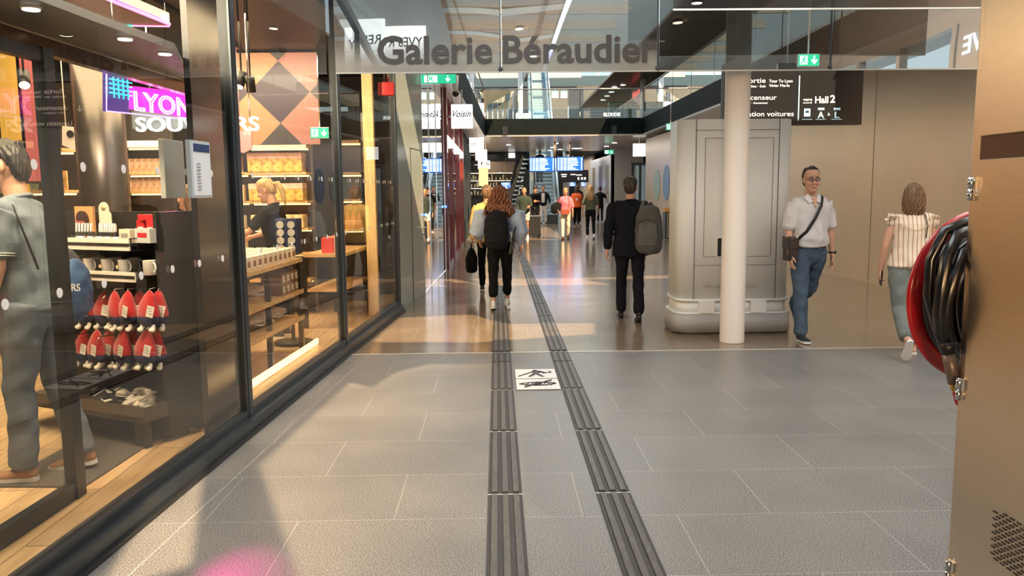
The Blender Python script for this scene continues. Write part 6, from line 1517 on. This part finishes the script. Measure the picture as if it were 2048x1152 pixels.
        for sd, shd, e, w_ in arms:
            loft(b, [(TL((sd*.045, -.012, 1.440)), .040+m_*.3, .034+m_*.2), (TL((sd*.10, -.008, 1.420)), .046+m_*.4, .036+m_*.3), (shd+V3(-sd*.03, 0, .0), .050+m_*.4, .046+m_*.4)], side=(0, 1, 0))
            if sleeve <= 0: continue
            st_ = shd+V3(-sd*.05, 0, -.018); r0 = .053+m_*.6; P = [(st_, r0, r0), (shd+V3(-sd*.008, 0, -.012), r0, r0)]
            if sleeve <= .6:
                k = sleeve/.53; P += [(shd.lerp(e, k*.6), r0*1.0+puff*.5, r0*.98+puff*.5), (shd.lerp(e, k), .051+m_*.6+puff, .050+m_*.6+puff)]
            else:
                k = (sleeve-.53)/.47
                P += [(shd.lerp(e, .25)+V3(sd*puff*.4, 0, 0), .052+m_*.7+puff, .052+m_*.7+puff*.8), (shd.lerp(e, .6)+V3(sd*puff*.3, 0, -puff*.2), .046+m_*.7+puff*.9, .046+m_*.7+puff*.8), (e+V3(sd*puff*.3, 0, -puff*.5), .043+m_*.7+puff*.8, .043+m_*.7+puff*.7), (e.lerp(w_, .5), .038+m_*.6+puff*.45, .036+m_*.6+puff*.45), (e.lerp(w_, min(k, .97)), .031+m_*.4, .029+m_*.4)]
            loft(b, P)
        o = b.build(top, topm, t, remesh=vx, smooth=6, fold=f_); J['top'] = o
        if collar:
            b = MB(); N_ = 18
            for i in range(N_):
                pass
            P = [S(TL((.068*math.sin(a), -.012+.066*math.cos(a), 1.462+(.006 if math.cos(a) > .3 else .022)))) for a in np.linspace(-2.75, 2.75, 22)]
            P = [S(TL((.066*math.sin(a), -.012-.064*math.cos(a), 1.475-.028*(1-math.cos(a))/2-.02*max(0, -math.cos(a))))) for a in np.linspace(-2.85, 2.85, 24)]
            b.loft([(p, .006*s, .020*s) for p in P], side=(0, 0, 0.001) if False else None, n=8) if False else b.tube(P, .011*s, n=8); b.build('collar', topm, t)
    # ---- trousers / skirt
    if pants:
        b = MB(); w_ = pw; loft(b, [(V3(0, 0, .80), .120, .085), (V3(0, 0, .86), .152, .112+belly*.2), (TL((0, 0, .95)), .160*tw, .116+belly*.4), (TL((0, 0, 1.03)), .146*tw, .106+belly*.6)], n=26)
        for sd, hip, kn, an, fp in legs:
            up = hip+V3(0, 0, .02); P = [(up, .092*w_, .098*w_), (hip.lerp(kn, .3), .086*w_, .092*w_), (hip.lerp(kn, .7), .070*w_, .074*w_)]
            if plen <= .55: P += [(hip.lerp(kn, plen/.5*.8), .085*w_, .085*w_)]
            else:
                k = (plen-.5)/.5; kk = kn+V3(0, .006, 0)
                P += [(kk, .062*w_, .064*w_), (kn.lerp(an, k*.5)+V3(0, -.004, 0), .060*w_, .063*w_), (kn.lerp(an, k), .056*w_*(1.05 if w_ > 1.05 else .9), .060*w_*(1.05 if w_ > 1.05 else .9))]
            loft(b, P)
        o = b.build(pants[0], pants[1], t, remesh=vx, smooth=2, fold=folds(.009, .9, .9, seed=h*7+1)); J['pants'] = o
    # ---- shoes
    for sd, hip, kn, an, fp in legs:
        f, u, _ = footpts(an, fp); b = MB(); X = V3(1, 0, 0)
        b.loft([(S(an-u*.045-f*.040), .030*s, .034*s), (S(an-u*.045+f*.01), .036*s, .038*s), (S(an-u*.056+f*.08), .041*s, .026*s), (S(an-u*.062+f*.135), .043*s, .020*s), (S(an-u*.064+f*.165), .034*s, .015*s)], side=X, n=16)
        b.loft([(S(an-u*.03-f*.012), .034*s, .036*s), (S(an-u*.0+-f*.014), .033*s, .036*s)], side=X, n=16)
        o = b.build('shoe', shoe or mat('shoe_black', (.015, .015, .016), .4), t)
        b = MB(); pts = [(-.072, .0), (-.06, .026), (-.02, .033), (.05, .036), (.12, .045), (.165, .040), (.188, .015), (.188, -.015), (.165, -.040), (.12, -.045), (.05, -.036), (-.02, -.033), (-.06, -.026)]
        b.extr([S(an-u*.085+f*y+X*x) for y, x in pts], (u*.022*s)); b.build('sole', solem or MATS.get('sole_white') or mat('sole_white', (.75, .73, .70), .5), o)
        if d < 9 and solem is None:
            b = MB()
            for i in range(4): b.tube([S(an-u*(.024+i*.006)+f*(.045+i*.018)+X*.018*q+u*.0) for q in (-1, 0, 1)], .003*s, n=5)
            b.build('laces', MATS['sole_white'], o)
    t['_'] = 0; del t['_']
    return t, J
def strapline(t, J, pts, r, m_, name='strap', flat=.35):
    b = MB(); S = J['S']; P = [S(p) for p in pts]
    b.loft([(p, r, r*flat) for p in P], n=8, side=None); return b.build(name, m_, t)
def bag(label, cat, name, world, rz, w_, d_, h_, m_, m2=None, pocket=True, straps=(), fl=.006, vox=.008):
    t = thing(name, label, cat, world, rz); b = MB()
    b.loft([((0, 0, -h_*.46), w_*.40, d_*.36), ((0, 0, -h_*.36), w_*.49, d_*.48), ((0, -.01, -h_*.05), w_*.5, d_*.5), ((0, -.005, h_*.25), w_*.46, d_*.44), ((0, 0, h_*.42), w_*.34, d_*.30)], side=(1, 0, 0), n=24)
    b.build('body', m_, t, remesh=vox, smooth=2, fold=folds(fl, 1., 1., 2.))
    if pocket:
        b = MB(); b.loft([((0, -d_*.44, -h_*.32), w_*.34, d_*.12), ((0, -d_*.47, -h_*.12), w_*.38, d_*.14), ((0, -d_*.42, h_*.10), w_*.33, d_*.10)], side=(1, 0, 0), n=20); b.build('front_pocket', m2 or m_, t, remesh=vox, smooth=2)
        b = MB(); b.tube([(-w_*.36, -d_*.44, -h_*.1), (-w_*.33, -d_*.50, h_*.14), (0, -d_*.53, h_*.20), (w_*.33, -d_*.50, h_*.14), (w_*.36, -d_*.44, -h_*.1)], .003, n=6); b.build('zip', M_black, t)
    b = MB(); b.tube([(-.03, 0, h_*.44), (-.028, 0, h_*.50), (.028, 0, h_*.50), (.03, 0, h_*.44)], .006, n=8); b.build('grab_handle', m2 or m_, t)
    for st_ in straps:
        b = MB(); b.loft([(Vector(p), .022, .006) for p in st_], side=(1, 0, 0), n=8, round_ends=False); b.build('shoulder_strap', m2 or m_, t)
    return t
def suitcase(label, loc, rz, w_, d_, h_, m_, hh=.35):
    t = thing('suitcase', label, 'suitcase', loc, rz); b = MB(); b.box((0, 0, h_/2+.03), (w_, d_, h_), bev=.03); b.build('shell', m_, t)
    b = MB()
    for k in (-.3, -.1, .1, .3): b.box((k*w_, -d_/2, h_/2+.03), (.012, .008, h_*.85))
    b.build('rib', M_black, t); b = MB()
    for x in (-w_*.4, w_*.4):
        for y in (-d_*.35, d_*.35): b.cyl((x-.01, y, .025), (x+.01, y, .025), .025, n=14)
    b.build('wheel', M_black, t); b = MB(); b.tube([(-.08, d_*.4, h_+.02), (-.08, d_*.4, h_+hh), (.08, d_*.4, h_+hh), (.08, d_*.4, h_+.02)], .009, n=8); b.build('pull_handle', M_dark, t); return t

D = math.radians
cl = lambda n, c, **k: mat(n, c, .9, var=.12, scale=8, bump=.25, bscale=260, spec=.2, **k)
H_dk = hair_mat('hair_dark', (.010, .007, .005), (.035, .024, .018)); H_br = hair_mat('hair_brown', (.07, .035, .015), (.24, .13, .06)); H_red = hair_mat('hair_auburn', (.10, .030, .012), (.36, .14, .06)); H_bl = hair_mat('hair_blonde', (.42, .26, .10), (.82, .60, .30)); H_bk = hair_mat('hair_black', (.012, .010, .010), (.05, .045, .045)); H_lb = hair_mat('hair_light_brown', (.20, .10, .03), (.50, .30, .12))
C_blk = cl('cloth_black', (.006, .006, .007)); C_navy = cl('cloth_navy_suit', (.006, .007, .013)); C_jean = cl('denim_blue', (.075, .11, .155)); C_jeang = cl('denim_grey_blue', (.15, .18, .22)); C_white = cl('cloth_white', (.72, .69, .65)); C_khaki = cl('cloth_khaki', (.10, .10, .06))
SHW = mat('shoe_white', (.78, .76, .72), .5)

# 1 man in the shop, walking left
man, J = person('person in grey polo shirt and jeans walking left behind the shop glass', (-2.57, 4.42, 0), D(92), 1.86, 4.2, hair='short', hm=H_bk, lean=5, R=(-7, 6), L=(6, 4), rf=8, lf=0, la=(2, 6, 16), ra=(12, 8, 20), top='polo_shirt', topm=cl('polo_grey', (.16, .195, .235)), sleeve=.40, tl=.020, hem=.88, pants=('jeans', C_jeang), pw=1.12, plen=1.0, shoe=mat('shoe_tan', (.38, .20, .10), .7, var=.15), head=(0, 4), belly=.02, curl=.7, tw=1.03)
S = J['S']; sd, shd, e, w_ = J['arms'][1]
b = MB(); c = shd.lerp(e, .76); dr = (e-shd).normalized(); M3 = dr.to_track_quat('Z', 'Y').to_matrix()
for k in (-.008, .004): b.tube([S(c+dr*k+M3 @ V3(.0735*math.cos(a), .072*math.sin(a), 0)) for a in np.linspace(0, 2*PI, 25)[:-1]], .0022, n=6, closed=True)
b.build('sleeve_tipping', M_tagp, man)
b = MB(); c = e.lerp(w_, .93); M3 = (w_-e).normalized().to_track_quat('Z', 'Y').to_matrix()
b.tube([S(c+M3 @ V3(.029*math.cos(a), .026*math.sin(a), 0)) for a in np.linspace(0, 2*PI, 20)[:-1]], .0095, n=8, closed=True); q = S(c+V3(-.032, 0, 0)); b.cyl(q, q+V3(-.010, 0, 0), .021, n=20); b.build('wristwatch', mat('watch_gold', (.70, .55, .35), .3, metal=1), man)
TLm = J['TL']; strapline(man, J, [TLm(p) for p in ((-.13, -.125, 1.10), (-.155, -.10, 1.28), (-.135, -.06, 1.42), (-.11, .01, 1.455), (-.12, .09, 1.38), (-.14, .125, 1.25), (-.15, .12, 1.1))], .014, M_black, 'backpack_strap')
t = bag('blue and black bag on the back of the man in the shop', 'bag', 'waist_bag', wm(man) @ S(TLm((.10, -.17, .97))), D(92), .27, .15, .33, mat('bag_blue', (.035, .09, .22), .6), mat('bag_dark', (.02, .025, .035), .6), pocket=False)
b = MB(); b.loft([((0, .02, .08), .14, .08), ((0, .02, .14), .11, .06), ((0, .03, .19), .07, .04)], side=(1, 0, 0), n=20); b.build('black_lid', MATS['bag_dark'], t)
fit_text('ARS', wm(t) @ V3(-.21, .075, -.05), .10, .045, M_tagp, 'lettering', t, xdir=(1, .0, 0)) if False else fit_text('ARS', wm(t) @ V3(-.142, -.02, .0), .085, .04, M_tagp, 'lettering', t, xdir=(1, -.05, 0))

# 2 woman with white top at the counter, in the shop
person('person with brown hair in white sleeveless top and black trousers at the shop counter', tuple(G(394, 700)), D(75), 1.66, 8.4, hair='long', hm=H_br, la=(35, 8, 30), ra=(35, 8, 40), R=(6, 4), L=(-6, 6), top='sleeveless_top', topm=C_white, sleeve=0, tl=.004, hem=1.0, collar=False, pants=('trousers', C_blk), pw=1.15, bust=.02, face=False, shoe=SHW)
# 3 blonde shop woman
p = at(556, 470, 8.78); person('person with blonde ponytail in black t-shirt behind the oak table', (p.x, 8.78, 0), D(80), 1.74, 8.8, hair='tied', hm=H_bl, lean=6, la=(38, 10, 35), ra=(30, 10, 45), top='t_shirt', topm=C_blk, sleeve=.42, tl=.02, pants=('trousers', C_blk), bust=.02, face=False, head=(5, 18))
# 4 woman with auburn hair, back view
w4, J = person('person with long auburn curls and puffed pale blue blouse walking away down the middle', (0.03, 10.68, 0), D(-2), 1.62, 10.7, hair='curly', hm=H_red, hair_fold=.012, R=(15, 8), L=(-9, 6), rf=-4, lf=10, ra=(-6, 20, 16), la=(8, 26, 38), top='blouse', topm=cl('blouse_pale_blue', (.46, .56, .74)), sleeve=.93, tl=.014, puff=.085, hem=.98, collar=False, pants=('trousers', C_blk), pw=1.12, plen=.86, tw=.98, face=False, shoe=SHW)
S = J['S']; t = bag('black backpack on the back of the auburn-haired woman', 'backpack', 'backpack', wm(w4) @ V3(-.035, -.205, 1.08), D(-2), .33, .20, .50, cl('pack_black', (.014, .014, .017)), straps=[[(-.12, .02, .2), (-.13, .10, .27), (-.125, .20, .26), (-.13, .26, .12)], [(.12, .02, .2), (.13, .10, .27), (.125, .20, .26), (.13, .26, .12)]])
q = wm(w4) @ V3(.19, -.05, .95); o = thing('laptop_sleeve', 'slim black folder held under the right arm of the auburn-haired woman', 'folder', q, D(-10)); b = MB(); b.box((0, 0, 0), (.018, .27, .36), m=Matrix.Rotation(.22, 3, 'Y') @ Matrix.Rotation(.3, 3, 'X'), bev=.004); b.build('cover', M_black, o); b = MB(); b.box((-.011, 0, 0), (.004, .26, .35), m=Matrix.Rotation(.22, 3, 'Y') @ Matrix.Rotation(.3, 3, 'X')); b.build('white_edge', M_tagp, o)
# 5 man in dark suit, back view
m5, J = person('person in dark navy suit with short dark hair walking away before the kiosk', (1.60, 9.62, 0), D(-5), 1.73, 9.7, hair='short', hm=H_dk, sh=1.2, R=(-9, 8), L=(14, 10), rf=8, lf=-6, la=(-4, 12, 10), ra=(10, 12, 20), top='suit_jacket', topm=C_navy, sleeve=.97, tl=.034, hem=.80, pants=('suit_trousers', C_navy), pw=1.08, plen=.98, tw=1.1, head=(-12, 0), face=False, shoe=mat('shoe_polish', (.01, .01, .01), .15), solem=M_black, wide=.006)
t = bag('grey backpack hanging on the right shoulder of the man in the dark suit', 'backpack', 'backpack', wm(m5) @ V3(.20, -.21, 1.12), D(-22), .33, .19, .58, cl('pack_grey', (.085, .085, .085)), cl('pack_grey_light', (.11, .11, .108)), straps=[[(-.11, .03, .15), (-.10, .08, .28), (-.09, .14, .32), (-.085, .2, .22)]])
# 6 man with glasses, front view
m6, J = person('person with glasses, white short-sleeved shirt and blue jeans walking towards the viewer', (3.22, 8.22, 0), D(183), 1.79, 8.2, hair='receding', hm=H_dk, R=(9, 4), L=(-22, 38), rf=-2, lf=40, la=(-4, 12, 10), ra=(4, 9, 14), top='shirt', topm=cl('shirt_white', (.66, .63, .62)), sleeve=.47, tl=.026, belly=.035, hem=1.0, collar=True, pants=('jeans', C_jean), pw=1.14, plen=1.0, tw=1.05, head=(-8, 3), wide=.005, solem=None, shoe=mat('shoe_dark', (.02, .02, .025), .6))
S, HP, TL_ = J['S'], J['HP'], J['TL']
b = MB()
for q in (-1, 1):
    b.tube([S(HP(q*.031+.023*math.cos(a), .098, .122+.0115*math.sin(a))) for a in np.linspace(0, 2*PI, 17)[:-1]], .0036, n=6, closed=True); b.tube([S(HP(q*.054, .096, .126)), S(HP(q*.074, .07, .124)), S(HP(q*.078, -.01, .118))], .002, n=5)
b.tube([S(HP(-.009, .1, .124)), S(HP(0, .112, .127)), S(HP(.009, .1, .124))], .002, n=5); b.build('glasses', mat('glasses_dark', (.06, .01, .02), .3), m6)
b = MB(); b.tube([S(TL_(((.174)*math.cos(a), (.135)*math.sin(a)+.008, .992))) for a in np.linspace(0, 2*PI, 33)[:-1]], .016, n=8, closed=True); b.build('belt', M_black, m6)
sd, shd, e, w_ = J['arms'][1]; b = MB(); c = e.lerp(w_, .92); b.tube([S(c+V3(.029*math.cos(a), .026*math.sin(a), 0)) for a in np.linspace(0, 2*PI, 18)[:-1]], .009, n=8, closed=True); b.cyl(S(c+V3(-.026, .016, 0)), S(c+V3(-.036, .022, 0)), .018, n=16); b.build('wristwatch', M_black, m6)
b = MB()
for z in (1.38, 1.28, 1.18, 1.08): q = TL_((0, .150 if z < 1.3 else .135, z)); b.ball(S(q), .005, seg=8, rings=6)
b.build('button', MATS['eye_white'], m6)
mat('cloth_wing', (.74, .71, .70), .85)
b = MB()      # open collar wings and front placket
for q in (-1, 1): b.extr([S(TL_((q*.010, .100, 1.415))), S(TL_((q*.055, .062, 1.490))), S(TL_((q*.095, .050, 1.462))), S(TL_((q*.062, .118, 1.395)))], (0, .006, .003))
b.build('collar_wing', MATS['cloth_wing'], m6)
b = MB(); b.extr([S(TL_((-.030, .088, 1.452))), S(TL_((.030, .088, 1.452))), S(TL_((0, .124, 1.345)))], (0, .008, .004)); b.build('open_neckline', SK, m6)
t = thing('shoulder_bag', 'small dark brown shoulder bag at the hip of the man with glasses', 'bag', wm(m6) @ V3(.215, .05, .96), D(183)); b = MB(); b.box((0, 0, 0), (.085, .20, .25), bev=.02); b.build('body', mat('leather_dark', (.035, .022, .016), .4), t); b = MB(); b.box((.0, .0, .06), (.097, .212, .14), bev=.02); b.build('flap', MATS['leather_dark'], t); b = MB(); b.cyl((-.02, .105, .13), (-.02, .115, .13), .014); b.build('buckle', M_chrome, t)
I6 = wm(t).inverted() @ wm(m6); b = MB(); P = [I6 @ S(TL_(p)) for p in ((.185, .10, 1.02), (.10, .165, 1.12), (.02, .172, 1.25), (-.055, .140, 1.38), (-.095, .07, 1.465), (-.10, 0, 1.475), (-.06, -.09, 1.43), (.05, -.125, 1.25), (.17, -.08, 1.06), (.20, .0, 1.0))]
b.loft([(p, .017, .005) for p in P], side=(.6, 0, .8), n=8, round_ends=False); b.build('long_strap', M_black, t)
# 7 woman in striped blouse, back view
def striped():
    m, nt, b = _new('blouse_striped'); N = nt.nodes.new; L = nt.links.new; tc = N('ShaderNodeTexCoord'); wv = N('ShaderNodeTexWave'); wv.inputs['Scale'].default_value = 8.5; wv.inputs['Distortion'].default_value = .6; L(tc.outputs['Object'], wv.inputs[0])
    r = N('ShaderNodeValToRGB'); r.color_ramp.elements[0].position = .80; r.color_ramp.elements[1].position = .95; r.color_ramp.elements[0].color = (.78, .66, .54, 1); r.color_ramp.elements[1].color = (.48, .28, .13, 1); L(wv.outputs['Fac'], r.inputs[0]); L(r.outputs[0], b.inputs['Base Color']); b.inputs['Roughness'].default_value = .85; return m
M_str = striped()
w7, J = person('person with brown bob, striped cream blouse and grey wide trousers walking away at right', (3.85, 7.38, 0), D(-12), 1.61, 7.4, hair='bob', hm=H_br, R=(10, 6), L=(-14, 34), rf=0, lf=58, la=(2, 14, 12), ra=(12, 12, 30), top='blouse', topm=M_str, sleeve=.10, tl=.024, wide=.035, hem=.93, collar=True, pants=('trousers', cl('trouser_sage', (.17, .19, .18))), pw=1.32, plen=.93, face=False, shoe=mat('shoe_blush', (.55, .32, .24), .6), curl=(.5, .9))
S, TL_ = J['S'], J['TL']; b = MB()
for sd in (-1, 1):
    P = []
    for i in range(9):
        a = PI*i/8; P.append((S(TL_((sd*(.155+.075*math.sin(a)), .09*math.cos(a)-.005, 1.44-.055*math.sin(a)**2+.008*math.sin(i*2.4)))), .026+.01*math.sin(i*2.2), .007))
    b.loft(P, side=(sd*.8, 0, .2), n=8)
b.build('shoulder_frill', M_str, w7, remesh=.006, smooth=1)
b = MB(); b.tube([S(TL_(p)) for p in ((-.15, -.105, 1.37), (-.09, -.135, 1.33), (0, -.150, 1.30), (.09, -.135, 1.33), (.15, -.105, 1.37))], .004, n=6); b.build('yoke_seam', MATS['print_gold'], w7)
strapline(w7, J, [TL_(p) for p in ((.10, -.135, 1.22), (.115, -.125, 1.34), (.10, -.08, 1.45), (.09, .0, 1.475))], .008, M_black, 'bag_strap')
sd, shd, e, w_ = J['arms'][1]; q = wm(w7) @ S(w_+V3(.0, .02, -.085)); o = thing('mobile_phone', 'dark phone held low in the left hand of the woman in the striped blouse', 'phone', q, D(-12)); b = MB(); b.box((.012, .0, 0), (.011, .075, .15), bev=.004, m=Matrix.Rotation(.25, 3, 'X')); b.build('case', M_black, o)
suitcase('dark blue suitcase pulled beside the woman in the striped blouse', (4.27, 7.72, 0), D(-12), .36, .24, .52, mat('case_blue', (.03, .05, .12), .5), .4)
# 8 man in tan jacket
m8, J = person('person in mustard jacket walking away, half hidden behind the auburn-haired woman', (-.16, 12.5, 0), D(0), 1.66, 12.5, hair='short', hm=H_br, R=(-8, 8), L=(12, 8), rf=8, la=(0, 12, 10), ra=(0, 10, 12), top='jacket', topm=cl('jacket_mustard', (.58, .38, .14)), sleeve=.97, tl=.035, hem=.84, pants=('trousers', C_blk), face=False, wide=.01)
sd, shd, e, w_ = J['arms'][1]; q = wm(m8) @ J['S'](w_+V3(-.02, 0, -.32)); o = thing('black_tote_bag', 'black soft bag carried by the man in the mustard jacket', 'bag', q, 0); b = MB(); b.loft([((0, 0, -.2), .09, .15), ((0, 0, 0), .10, .16), ((0, 0, .13), .05, .12)], side=(1, 0, 0)); b.build('body', C_blk, o, remesh=.015, smooth=2); b = MB(); b.tube([(0, -.08, .12), (0, -.03, .23), (0, .03, .23), (0, .08, .12)], .01); b.build('handle', C_blk, o)
# 9 woman with green jacket and pale shorts
P9 = G(1049, 478); w9, J = person('person in open green jacket and pale shorts walking towards the viewer', tuple(P9), D(175), 1.70, 26, sk=SKT, hair='tied', hm=H_dk, R=(12, 6), L=(-10, 16), lf=14, la=(20, 12, 60), ra=(-6, 12, 20), top='jacket', topm=cl('jacket_green', (.035, .045, .035)), sleeve=.9, tl=.03, hem=.88, pants=('shorts', cl('short_cream', (.70, .62, .50))), plen=.36, pw=1.1, face=False, shoe=SHW)
suitcase('black suitcase pulled between the woman in shorts and the man in the black cap', tuple(G(1066, 475)), D(5), .5, .3, .72, M_black, .3)
# 10 man with black cap
P10 = G(1071, 462); m10, J = person('person in black clothes and black cap beside the man in the white trousers', tuple(P10), D(160), 1.76, 30, sk=SKT, hair='short', hm=H_dk, la=(30, 8, 60), top='t_shirt', topm=C_blk, sleeve=.45, pants=('trousers', C_blk), face=False)
b = MB(); HP, S = J['HP'], J['S']; b.loft([(S(HP(0, 0, .14)), .09, .11), (S(HP(0, 0, .21)), .085, .10), (S(HP(0, 0, .25)), .05, .06)], side=(1, 0, 0)); b.loft([(S(HP(0, .08, .15)), .07, .01), (S(HP(0, .19, .14)), .05, .008)], side=(1, 0, 0)); b.build('cap', M_black, m10)
# 11 man in jacket and white trousers
P11 = G(1087, 449); person('person in dark jacket, white shirt and white trousers at the escalator foot', tuple(P11), D(172), 1.80, 38, sk=SKT, hair='short', hm=H_dk, R=(6, 4), L=(-6, 6), la=(10, 22, 30), ra=(30, 10, 70), top='jacket', topm=C_navy, sleeve=.96, tl=.03, hem=.86, pants=('trousers', C_white), pw=1.1, face=False)
o = bpy.data.objects.get('jacket'); q = P11+V3(-.02, -.165, 1.26); tt = [x for x in bpy.data.objects if x.name.startswith('person') and x.get('label', '').startswith('person in dark jacket, white shirt')][0]; b = MB(); b.box((0, .155, 1.24), (.15, .03, .44), bev=.01); b.build('shirt_front', C_white, tt)
suitcase('small dark suitcase standing at the foot of the escalator', tuple(G(1103, 448)), 0, .62, .3, .42, mat('case_slate', (.05, .06, .07), .5), .2)
# 12 woman in pink shirt
P12 = G(1131, 479); w12, J = person('person in pink shirt and cream trousers with a black bag on her shoulder', tuple(P12), D(178), 1.66, 26, sk=SKT, hair='tied', hm=H_lb, R=(10, 4), L=(-8, 16), lf=12, ra=(-10, 26, 60), la=(0, 12, 12), top='shirt', topm=cl('shirt_pink', (.62, .16, .20)), sleeve=.6, tl=.03, hem=.92, pants=('trousers', cl('trouser_cream', (.72, .60, .45))), face=False, shoe=mat('shoe_brown', (.12, .03, .02), .5), solem=M_black, bust=.02)
o = thing('black_shoulder_bag', 'black bag under the arm of the woman in the pink shirt', 'bag', P12+V3(-.30, -.05, 1.02), 0); b = MB(); b.loft([((-.08, 0, -.15), .10, .08), ((-.02, 0, .0), .17, .10), ((.06, 0, .15), .08, .06)], side=(1, 0, 0)); b.build('body', C_blk, o); b = MB(); b.tube([(.04, 0, .12), (.12, 0, .36), (.16, .02, .42)], .012); b.build('strap', C_blk, o)
o = thing('brown_crossbody_bag', 'small brown bag in front of the woman in the pink shirt', 'bag', P12+V3(-.02, -.20, .90), 0); b = MB(); b.box((0, 0, 0), (.26, .08, .19), bev=.02); b.build('body', mat('leather_cognac', (.28, .06, .03), .4), o); b = MB(); b.tube([(.1, 0, .08), (.14, .05, .3), (.10, .1, .52)], .008); b.build('strap', MATS['leather_cognac'], o)
# 13 person in orange vest and the one behind
P13 = G(1153, 452); m13, J = person('person in bright orange vest with a badge and black trousers', tuple(P13), D(178), 1.74, 36, sk=SKD, hair='short', hm=H_dk, R=(10, 4), L=(-8, 10), top='vest', topm=mat('vest_orange', (.90, .13, .02), .6), sleeve=.35, tl=.035, hem=.85, pants=('trousers', C_blk), face=False, tw=1.08)
b = MB(); b.box((0, .155, 1.18), (.09, .01, .11)); b.build('badge', M_white, m13)
person('person in black walking just behind the orange vest', (P13.x+.35, P13.y+3.0, 0), D(178), 1.86, 40, sk=SKD, hair='short', hm=H_dk, top='jacket', topm=C_blk, sleeve=.95, tl=.03, pants=('trousers', C_blk), face=False)
# 14 woman with long hair
P14 = G(1181, 478); person('person with very long light brown hair, khaki t-shirt and black leggings, back turned', tuple(P14), D(-4), 1.74, 26, hair='long', hm=H_lb, R=(-10, 22), L=(12, 6), rf=20, ra=(8, 12, 14), la=(-8, 16, 12), top='t_shirt', topm=C_khaki, sleeve=.5, tl=.02, hem=.97, collar=False, pants=('leggings', C_blk), pw=.96, plen=.93, face=False, shoe=SHW)
# 15 person in black near the white hoarding
P15 = G(1200, 444); m15, J = person('person in black t-shirt and trousers carrying something white by the white hoarding', tuple(P15), D(-10), 1.74, 40, sk=SKT, hair='short', hm=H_dk, ra=(10, 30, 70), la=(10, 20, 50), top='t_shirt', topm=C_blk, sleeve=.45, pants=('trousers', C_blk), face=False)
tag(MB().box(P15+V3(-.34, .0, 1.0), (.26, .18, .12), bev=.02).build('white_packet', M_white), 'white packet in the hands of the black-dressed person by the hoarding', 'packet')
# 16 person on the escalator
person('person in dark jacket and grey trousers standing on the escalator', (at(1080, 370, 43.0).x, 43.0, 2.0), D(0), 1.75, 43, hair='short', hm=H_dk, top='jacket', topm=C_blk, sleeve=.9, tl=.03, pants=('trousers', cl('trouser_grey', (.16, .17, .18))), face=False)
